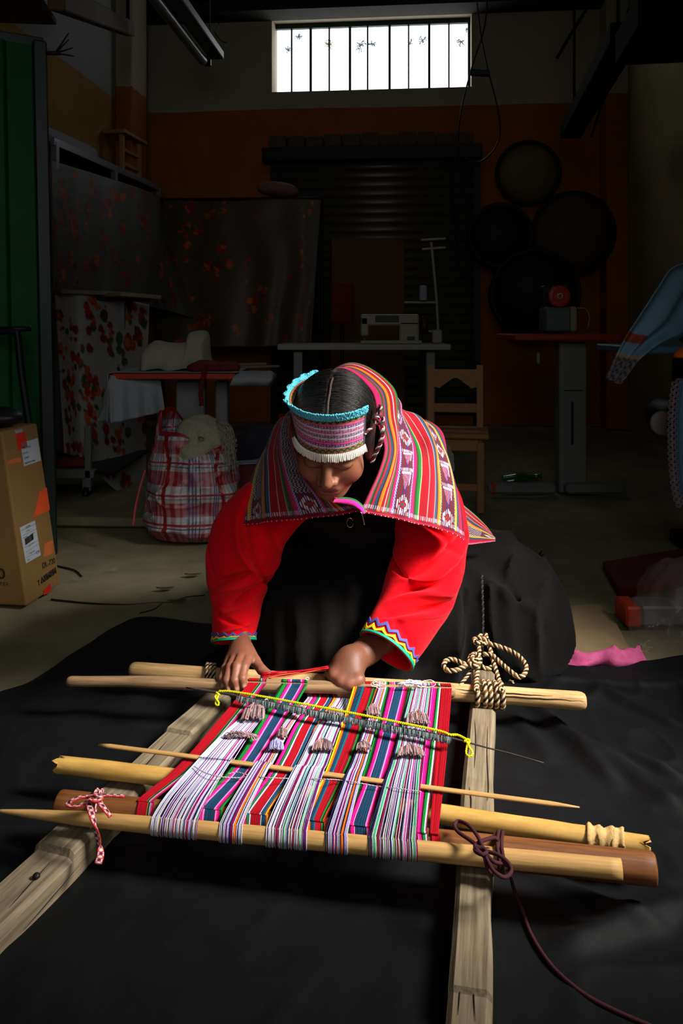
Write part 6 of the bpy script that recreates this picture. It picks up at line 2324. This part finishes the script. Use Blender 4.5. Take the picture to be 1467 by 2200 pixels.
# the motor pulley below
pc_ = P(1423, 909, rd + .05)
pul = Geo().add(lathe([(.0, -.01), (.040, -.01), (.043, -.004), (.043, .006), (.038, .010), (.0, .008)], pc_, 28, rotx(math.pi / 2))).build('motor_pulley', mat('grey_disc', lin(150, 146, 142), .5, .1, 10), bt)
Geo().add(box(pc_ + A(.022, -.016, -.006), (.026, .012, .03), None, .004)).build('switch', BLACKP, pul, smooth=False)
Geo().add(box(pc_ + A(.05, .06, .0), (.03, .12, .03), None, .004)).build('motor_shaft', DARKM, bt, smooth=False)
Geo().add(lathe([(.0, -.1), (.06, -.1), (.07, -.08), (.07, .08), (.06, .1), (0, .1)], pc_ + A(.10, .16, .0), 20, rotx(math.pi / 2))).build('motor', DARKM, bt)
Geo().add(box(pc_ + A(.12, .16, .14), (.03, .03, .16), None, .003)).build('motor_bracket', DARKM, bt, smooth=False)
# draped blue garment: from a machine hump down over the table edge
mh = Geo().add(box(A(xl_ + .40, rd + .18, bzt + .14), (.34, .16, .25), None, .05, 3)).build('covered_machine', DARKM, None, smooth=True, label='sewing machine hidden under the draped blue garment', cat='machine')
nu, nv = 60, 80
prf = [  # along the fall: px, py, d for the near edge / far edge
    (1500, 560, rd + .0), (1467, 564, rd - .02), (1435, 578, rd - .03), (1408, 618, rd - .04), (1375, 668, rd - .05), (1342, 718, rd - .06), (1318, 765, rd - .07), (1298, 810, rd - .08)]
prb = [(1540, 585, rd + .2), (1530, 600, rd + .2), (1515, 640, rd + .18), (1500, 680, rd + .14), (1475, 720, rd + .06), (1425, 742, rd - .01), (1372, 775, rd - .04), (1328, 826, rd - .06)]
a, b = spline([P(*x_) for x_ in prf], nv), spline([P(*x_) for x_ in prb], nv)
tt = np.linspace(0, 1, nu)[None, :, None]
dr = a[:, None] * (1 - tt) + b[:, None] * tt
nd = nrm(np.cross(np.gradient(dr, axis=0), np.gradient(dr, axis=1)))
dr = dr + nd * (.016 * np.sin(tt[..., 0] * 15 + 2.5 * noise3(dr, 4, 1)) + .012 * (noise3(dr, 12, 2) - .5))[..., None] * np.linspace(.5, 1, nv)[:, None, None]
cd = np.tile(np.array(lin(112, 152, 172)), (nv, nu, 1))
sv_ = np.linspace(0, 1, nv)[:, None] + 0 * tt[0, :, 0][None]
su_ = 0 * sv_ + tt[0, :, 0][None]
cd[(sv_ > .69) & (sv_ < .75) & (su_ < .5)] = lin(150, 60, 40)
cd[(sv_ > .84)] = lin(120, 116, 120)
cd[(sv_ > .86) & (np.sin(su_ * 60) * np.sin(sv_ * 160) > .2)] = lin(60, 58, 62)
cd[(sv_ > .83) & (sv_ < .85)] = lin(170, 150, 120)
BLUA = mat('blue_garment_cloth', (1, 1, 1), .55, .12, 20, .1, 200, attr=True, spec=.35)
Geo().add(grid(dr), cd.reshape(-1, 3)).build('blue_garment', BLUA, solid=.003, label='long blue garment with lace end draped over the machine at the right edge', cat='garment')
# second garment with a scalloped lace edge hanging at the frame edge
nd2 = 2.55
ed = [(1462, 815), (1456, 850), (1452, 900), (1452, 950), (1454, 1000), (1458, 1040), (1464, 1070), (1470, 1085)]
a = spline([P(x_, y_, nd2) for x_, y_ in ed], 80)
b = spline([P(x_ + 60, y_ - 10, nd2 + .12) for x_, y_ in ed], 80)
tt = np.linspace(0, 1, 30)[None, :, None]
gr_ = a[:, None] * (1 - tt) + b[:, None] * tt
gr_[..., 1] += .015 * np.sin(tt[..., 0] * 20)
lg = thing('lace_trimmed_garment', 'blue garment with scalloped lace trim hanging at the right frame edge', 'garment', A(P(1480, 950, nd2)[0], nd2 + .05, gr_[..., 2].min()))
Geo().add(grid(gr_)).build('cloth', mat('light_blue_denim', lin(104, 140, 164), .7, .1, 60, .2, 300), lg, solid=.003)
LACE = mat('grey_lace', lin(150, 138, 146), .8, .2, 200)
LL = np.concatenate([[0], np.cumsum(np.linalg.norm(np.diff(a, axis=0), axis=1))])
g = Geo()
for row in range(2):
    for s_l in np.arange(.006, LL[-1] - .004, .0185):
        c = np.array([np.interp(s_l + row * .009, LL, a[:, k]) for k in range(3)]) + A(-.008 - .012 * row, -.004, 0)
        for rr_ in (.0085, .0045):
            ring = np.array([c + A(rr_ * math.cos(t), -.001, rr_ * math.sin(t)) for t in a_t])
            g.add(tube(ring, .0013, 4, closed=True))
g.build('lace_trim', LACE, lg, kind='stuff')
Geo().add(tube(a + A(.004, -.004, 0), .004, 6)).build('piping', mat('blue_piping', lin(70, 110, 134), .6, .1, 60), lg)
# table top holds it: a hanger hook
Geo().add(tube(on3([P(1470, 815, nd2 + .02), P(1475, 790, nd2 + .06), P(1478, 768, nd2 + .16)], 12), .006, 6)).build('shoulder_strap', mat('blue_strap', lin(70, 110, 134), .6, .1, 60), lg)

# ------------------------------------------------------------------ floor at right
# flattened cardboard, pink cloth, orange-capped foot, clear bag
cbp = np.array([G(1150, 1310), G(1290, 1302), G(1322, 1340), G(1352, 1398), G(1358, 1425), G(1150, 1425)])
v = np.vstack([cbp + A(0, 0, .006), cbp + A(0, 0, .002)])
n = len(cbp)
Geo().add((v, [np.array([list(range(n))[::-1]]), np.array([list(range(n, 2 * n))]), np.array([[i, (i + 1) % n, (i + 1) % n + n, i + n] for i in range(n)])], v.copy())).build('flattened_cardboard', TAN, smooth=False, label='flattened sheet of tan cardboard on the floor behind the pink cloth', cat='cardboard')
PINK = mat('pink_cloth', lin(176, 62, 112), .8, .12, 40, .2, 300, c2=lin(206, 96, 142))
nu, nv = 90, 26
top_ = spline([G(1208, 1394, .012), G(1240, 1402, .03), G(1290, 1400, .035), G(1345, 1394, .035), G(1372, 1396, .02)], nu)
bot_ = spline([G(1220, 1432, .008), G(1250, 1432, .012), G(1290, 1424, .015), G(1330, 1430, .014), G(1388, 1420, .010)], nu)
tt = np.linspace(0, 1, nv)[None, :, None]
pk = top_[:, None] * (1 - tt) + bot_[:, None] * tt
pk[..., 2] += .016 * np.sin(tt[..., 0] * math.pi) * noise3(pk * A(1, 2.5, 1), 14, 2) + .008 * (noise3(pk, 34, 3) - .5) + .012 * (1 - np.abs(2 * noise3(pk * A(.6, 2, 1), 20, 4) - 1)) ** 4
pk[:, -1, 2] = .009
pk[:, 0, 2] = .008
pk[..., 2] = np.maximum(pk[..., 2], .0085)
Geo().add(grid(pk)).build('pink_cloth', PINK, solid=.002, label='crumpled pink cloth scrap at the edge of the black ground cloth', cat='cloth')
g = Geo()
for k in range(14):
    p_ = G(1376 + rng.normal() * 4, 1400 + rng.normal() * 5, .010)
    g.add(tube(spline(np.array([p_ - A(.004, 0, 0), p_ + rng.normal(size=3) * .006 + A(0, 0, .008), p_ + rng.normal(size=3) * .009 + A(.01, 0, .012)]), 8), .0006, 4))
g.build('thread_tuft', mat('tan_threads', lin(150, 136, 90), .9, .1, 50), kind='stuff', label='tuft of loose tan threads beside the pink cloth', cat='threads')
fb = G(1350, 1352)
ofb = thing('pedestal_foot', 'grey steel table foot with orange end cap lying along the floor at right', 'table foot', fb + A(.15, .1, 0))
Geo().add(box(fb + A(.017, .05, .033), (.045, .10, .058), None, .006)).build('end_cap', ORNG, ofb, smooth=False)
Geo().add(box(fb + A(.26, .05, .034), (.44, .09, .056), None, .006)).build('steel_bar', STEEL, ofb, smooth=False)
# clear plastic bag
up_ = gridpts((-.17, -.15, -.02), (.17, .15, .26), .008)
vl = sd_ell(up_, (.02, 0, .10), (.12, .11, .125))
vl = smin(vl, sd_ell(up_, (-.03, -.02, .03), (.10, .10, .05)), .04)
cr_ = (1 - np.abs(2 * noise3(up_ + .05 * noise3(up_, 12)[..., None], 20, 5) - 1)) ** 3
vl = np.maximum(vl + (.014 * (cr_ - .3) + .012 * (noise3(up_, 30, 6) - .5)).astype(np.float32), -up_[..., 2])
v_, q_, _ = surface_nets(vl, (-.17, -.15, -.02), .008)
CLEAR = bpy.data.materials.new('clear_plastic')
CLEAR.use_nodes = True
nt = CLEAR.node_tree
b = nt.nodes['Principled BSDF']
b.inputs['Base Color'].default_value = (.25, .23, .21, 1)
b.inputs['Roughness'].default_value = .12
b.inputs['Alpha'].default_value = .10
b.inputs['Specular IOR Level'].default_value = .8
nz = nt.nodes.new('ShaderNodeTexNoise')
nz.inputs['Scale'].default_value = 30
bp_ = nt.nodes.new('ShaderNodeBump')
bp_.inputs['Strength'].default_value = .5
nt.links.new(nz.outputs['Fac'], bp_.inputs['Height'])
nt.links.new(bp_.outputs[0], b.inputs['Normal'])
Geo().add((v_ + G(1462, 1412) + A(0.02, .09, .004), q_, None)).build('clear_plastic_bag', CLEAR, label='crinkled clear plastic bag on the floor at the right edge', cat='bag')
# dark red mat behind
mp_ = np.array([G(1295, 1225), G(1330, 1285), G(1467, 1262), G(1467, 1195)])
v = np.vstack([mp_ + A(0, 0, .03), mp_ + A(0, 0, .002)])
Geo().add((v, [np.array([[3, 2, 1, 0]]), np.array([[4, 5, 6, 7]]), np.array([[i, (i + 1) % 4, (i + 1) % 4 + 4, i + 4] for i in range(4)])], v.copy())).build('floor_board', mat('dark_red_board', lin(96, 28, 26), .6, .2, 10), smooth=False, label='dark red flat board lying on the floor at right', cat='board')
# plank and green bottle on the floor by the chair
Geo().add(box(G(1130, 1040) + A(0, .1, .02), (.26, .05, .03), rotz(.5), .003)).build('floor_plank', BRD, smooth=False, label='short wooden plank on the floor right of the chair', cat='plank')
bo = G(1085, 1055)
Geo().add(lathe([(0, 0), (.032, 0), (.035, .006), (.035, .10), (.03, .125), (.014, .155), (.012, .19), (.015, .192), (.015, .205), (0, .205)], bo + A(0, .05, .036), 18, roty(1.4) @ rotx(0.0))).build('green_bottle', mat('green_glass', lin(20, 110, 46), .1, .1, 10, trans=.6, spec=.6), label='green glass bottle lying on the floor beside the chair', cat='bottle')

# ------------------------------------------------------------------ back right wall: round discs, pipe, cables, lamps
DISC = mat('pale_hide', lin(110, 92, 62), .8, .25, 6)
DISC2 = mat('brown_hide', lin(86, 62, 40), .8, .25, 6)
RIM = mat('dark_rim', lin(38, 28, 22), .7, .2, 10)
for (px, py, r_, m_, dof, lab_) in ((1135, 371, 66, DISC, .12, 'pale round hand drum hanging highest on the right of the back wall'), (1232, 500, 86, DISC2, .24, 'large brown round hand drum hanging on the back wall beside the pipe'), (1075, 505, 66, RIM, .40, 'dark round drum hanging left of the large brown drum'), (1150, 630, 92, RIM, .56, 'dark round drum hanging lowest behind the red wheel')):
    off = dof
    c = onwall(px, py, off)
    rr_ = r_ * c[1] / F
    Rw = RR @ rotx(math.pi / 2)
    dm = thing('hand_drum', lab_, 'drum', c - A(0, 0, rr_), 'round drums on the back wall')
    Geo().add(lathe([(0, .0), (rr_ * .97, .0), (rr_ * .97, -.01), (0, -.01)], c, 40, Rw)).build('drum_skin', m_, dm)
    a_d = np.linspace(0, 2 * math.pi, 49)[:-1]
    Geo().add(tube(np.array([c + RX * rr_ * math.cos(t) + A(0, 0, rr_ * math.sin(t)) for t in a_d]), .018, 8, closed=True)).build('rim', RIM, dm)
    shp_ = lathe([(rr_ * .95, .01), (rr_ * .95, -off + .005), (rr_ * .9, -off + .005), (rr_ * .9, .01)], c, 40, Rw)
    Geo().add((shp_[0], shp_[1][:1], shp_[2])).build('shell', RIM, dm)
pp0, pp1 = onwall(1341, 320, .10), onwall(1341, 690, .10)
pipe = thing('wall_pipe', 'thin pale vertical pipe with a junction box in the right corner', 'pipe', A(pp1[0], pp1[1], 0))
PVC = mat('grey_pvc', lin(120, 118, 108), .5, .1, 10)
Geo().add(tube(np.array([A(pp1[0], pp1[1], 0), pp0]), .016, 10)).build('tube', PVC, pipe)
jb = onwall(1325, 578, .09)
Geo().add(box(jb, (.22, .09, .07), RR, .01)).build('junction_box', PVC, pipe, smooth=False)
Geo().add(box(pp0, (.05, .05, .05), RR, .006)).build('cap', BLACKP, pipe, smooth=False)
# hanging cable with a plug
CAB = mat('black_cable', lin(14, 14, 15), .5, .1, 10)
cab = thing('hanging_cable', 'looped black cable hanging from the ceiling right of the window', 'cable', P(1030, 350, 5.8))
cd_ = 5.8
Geo().add(tube(on3([P(1048, -20, cd_), P(1040, 60, cd_), P(1015, 140, cd_), P(992, 230, cd_), P(984, 300, cd_), P(990, 380, cd_), P(1002, 470, cd_)], 50), .006, 6)).build('cable_strand', CAB, cab)
Geo().add(tube(on3([P(1022, -20, cd_), P(1032, 70, cd_), P(1048, 150, cd_), P(1066, 220, cd_), P(1074, 280, cd_), P(1062, 320, cd_), P(1030, 348, cd_), P(1000, 340, cd_)], 60), .006, 6)).build('cable_strand', CAB, cab)
Geo().add(box(P(1031, 157, cd_), (.14, .04, .045), roty(.06), .01)).build('plug_strip', mat('dark_blue_plastic', lin(30, 40, 60), .4, .1, 10), cab, smooth=False)
# another cable in front of the shutter
Geo().add(tube(on3([P(968, 320, 6.752), P(972, 420, 6.74), P(980, 500, 6.72), P(986, 570, 6.7)], 30), .006, 6)).build('drop_cable', CAB, label='thin black cable hanging down in front of the right part of the shutter', cat='cable')
# fluorescent lamp (left) and dark ceiling trough (right)
LTUBE = mat('unlit_tube_glass', lin(120, 124, 120), .3, .05, 10)
l0, l1 = P(365, 0, 4.6), P(450, 130, 6.0)
l0[2] = l1[2] = 2.86
l0[0] = l1[0] - .12
lam = thing('fluorescent_lamp', 'unlit fluorescent tube lamp hanging from the ceiling at upper left', 'lamp', (l0 + l1) / 2)
ld = nrm(l1 - l0)
Rl = np.column_stack([ld, nrm(np.cross(A(0, 0, 1), ld)), A(0, 0, 1)])
LL_ = np.linalg.norm(l1 - l0)
Geo().add(box((l0 + l1) / 2 + A(.055, 0, .035), (LL_, .11, .06), Rl, .006)).build('housing', mat('grey_lamp_housing', lin(90, 96, 94), .5, .1, 10), lam, smooth=False)
Geo().add(rod(l0 + ld * .03 + A(-.035, 0, -.02), l1 - ld * .03 + A(-.035, 0, -.02), .036, .036, 14)).build('tube', LTUBE, lam)
for e in (l0 + ld * .015, l1 - ld * .015):
    Geo().add(box(e + A(-.01, 0, -.012), (.03, .05, .07), Rl, .004)).build('socket', BLACKP, lam, smooth=False)
for f_ in (.15, .85):
    q = l0 + (l1 - l0) * f_ + A(.055, 0, .06)
    Geo().add(tube(np.array([q, A(q[0], q[1], ZC)]), .004, 6)).build('suspension_wire', CAB, lam)
Geo().add(tube(on3([P(428, -36, 6.6), P(435, 10, 6.6), P(448, 40, 6.6), P(470, 50, 6.6), P(462, 70, 6.6), P(476, 88, 6.6), P(488, 92, 6.6)], 30), .004, 6)).build('loose_wire', CAB, label='kinked loose wire dangling beside the fluorescent lamp', cat='wire')
t0_, t1_ = P(1225, 285, 6.0), P(1345, 80, 3.95)
t0_[2] = t1_[2] = 2.32
td_ = nrm(t1_ - t0_)
Rt = np.column_stack([td_, nrm(np.cross(A(0, 0, 1), td_)), A(0, 0, 1)])
tro = thing('ceiling_trough', 'dark metal lamp trough hanging from the ceiling at upper right', 'lamp', (t0_ + t1_) / 2)
Lt = np.linalg.norm(t1_ - t0_)
DK = mat('black_metal_sheet', lin(9, 9, 9), .9, .2, 10, spec=.05)
Geo().add(box((t0_ + t1_) / 2, (Lt, .15, .10), Rt, .006)).build('trough', DK, tro, smooth=False)
Geo().add(box(P(1415, 60, 3.6) + A(0.06, 0, 0), (.52, .40, .16), Rt, .01)).build('fixture_box', DK, tro, smooth=False)
for f_ in (.1, .9):
    q = t0_ + (t1_ - t0_) * f_
    Geo().add(tube(np.array([q, A(q[0], q[1], ZC)]), .01, 6)).build('hanger', DK, tro)
Geo().add(tube(np.array([P(1196, 125, 6.0), P(1225, 75, 6.0), P(1258, 22, 6.0), P(1280, -20, 6.0)]), .012, 6)).build('slanted_rod', DK, label='thin dark rod slanting up to the ceiling right of the window', cat='rod')
Geo().add(tube(np.array([P(1270, 295, 5.6), P(1300, 200, 5.5), P(1330, 90, 5.4), P(1350, 20, 5.4)]), .008, 6)).build('slanted_wire', DK, label='thin dark wire slanting beside the ceiling trough', cat='wire')
# timber joists at upper left
JO = mat('old_joist', lin(84, 64, 40), .8, .25, 10)
j0, j1 = P(120, -10, 3.2), P(278, 62, 5.6)
j0[2] = 2.18 + .0
jd = nrm(j1 - j0)
Rj = np.column_stack([jd, nrm(np.cross(A(0, 0, 1), jd)), nrm(np.cross(jd, nrm(np.cross(A(0, 0, 1), jd))))])
joi = thing('timber_joist', 'old wooden joist running under the ceiling at upper left', 'joist', (j0 + j1) / 2)
Geo().add(box((j0 + j1) / 2, (np.linalg.norm(j1 - j0), .07, .10), Rj, .006)).build('joist_beam', JO, joi, smooth=False)
for e in (j0 + jd * .2, j1 - jd * .1):
    Geo().add(tube(np.array([e, A(e[0], e[1], ZC)]), .012, 6)).build('hanger', DK, joi)
Geo().add(box(A(-1.72, 3.3, 2.25), (.9, .6, .03), rotz(.1), .004)).build('loft_board', JO, joi, smooth=False)

# ------------------------------------------------------------------ shaded odds and ends behind the table, litter on the floor
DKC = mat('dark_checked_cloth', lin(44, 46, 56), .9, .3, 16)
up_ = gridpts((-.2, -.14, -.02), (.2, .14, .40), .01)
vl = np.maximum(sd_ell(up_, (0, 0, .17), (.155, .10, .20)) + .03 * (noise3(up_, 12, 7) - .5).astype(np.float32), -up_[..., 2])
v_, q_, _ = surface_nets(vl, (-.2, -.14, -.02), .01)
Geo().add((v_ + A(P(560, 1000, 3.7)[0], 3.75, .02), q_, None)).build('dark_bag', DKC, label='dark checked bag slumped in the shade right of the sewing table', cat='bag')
bxq = A(P(545, 1000, 3.4)[0] + .01, 3.42, .0)
Geo().add(box(bxq + A(0, 0, .14), (.20, .16, .26), rotz(.15), .006)).build('maroon_box', mat('maroon_card', lin(96, 30, 36), .8, .2, 10), smooth=False, label='maroon box standing between the checked bag and the weaver', cat='box')
for k, (dx, dz, a_, lab_) in enumerate(((-.03, .275, .3, 'white paper sheet lying left on the maroon box'), (.05, .281, -.4, 'white paper sheet lying right on the maroon box'))):
    Geo().add(box(bxq + A(dx, 0, dz), (.12, .08, .004), rotz(a_), 0)).build('paper_sheet', PAPER, smooth=False, label=lab_, cat='paper', group='papers on the maroon box')
LEAFD = mat('dry_brown_leaf', lin(90, 78, 50), .9, .3, 40)
for k, (px, py, lab_) in enumerate(((355, 1268, 'curled dry leaf on the floor left of the red sleeve'), (415, 1238, 'small dry leaf on the floor near the red sleeve'), (380, 1295, 'dry leaf scrap near the corner of the black cloth'))):
    c = G(px, py, .0)
    nn_ = 8
    xx = np.linspace(-1, 1, nn_)
    P_ = np.array([[c + A(x_ * .028, w_ * .012 * (1 - x_ * x_) + .003 * x_, .003 + .006 * x_ * x_ + .003 * abs(w_)) for w_ in (-1, 0, 1)] for x_ in xx])
    Geo().add(grid(P_)).build('dry_leaf', LEAFD, solid=.001, label=lab_, cat='leaf', group='dry leaves on the floor')
for k, (px, py, lab_) in enumerate(((243, 1226, 'larger crumpled clear film scrap on the concrete floor'), (165, 1245, 'smaller crumpled clear film scrap by the carton'))):
    up_ = gridpts((-.04, -.03, -.004), (.04, .03, .03), .003)
    vl = np.maximum(sd_ell(up_, (0, 0, .004), (.03, .018, .010)) + .016 * (noise3(up_, 70, k) - .5).astype(np.float32), -up_[..., 2])
    v_, q_, _ = surface_nets(vl, (-.04, -.03, -.004), .003)
    Geo().add((v_ * (1 - .35 * k) + G(px, py) + A(0, 0, -.002), q_, None)).build('film_scrap', CLEAR, label=lab_, cat='scrap', group='film scraps on the floor')
# cracks in the slab
CRK = mat('crack_shadow', lin(22, 20, 16), 1.0, .1, 10)
fl_ = bpy.data.objects['floor']
for pts in ([(110, 1288), (190, 1296), (270, 1300), (330, 1296), (370, 1296)], [(370, 1296), (400, 1284), (440, 1280)], [(120, 1215), (160, 1225), (175, 1238)], [(350, 1296), (330, 1310), (300, 1318)]):
    Geo().add(tube(spline(np.array([G(x_, y_, -.008) for x_, y_ in pts]), 24), .0032, 5)).build('crack', CRK, fl_)
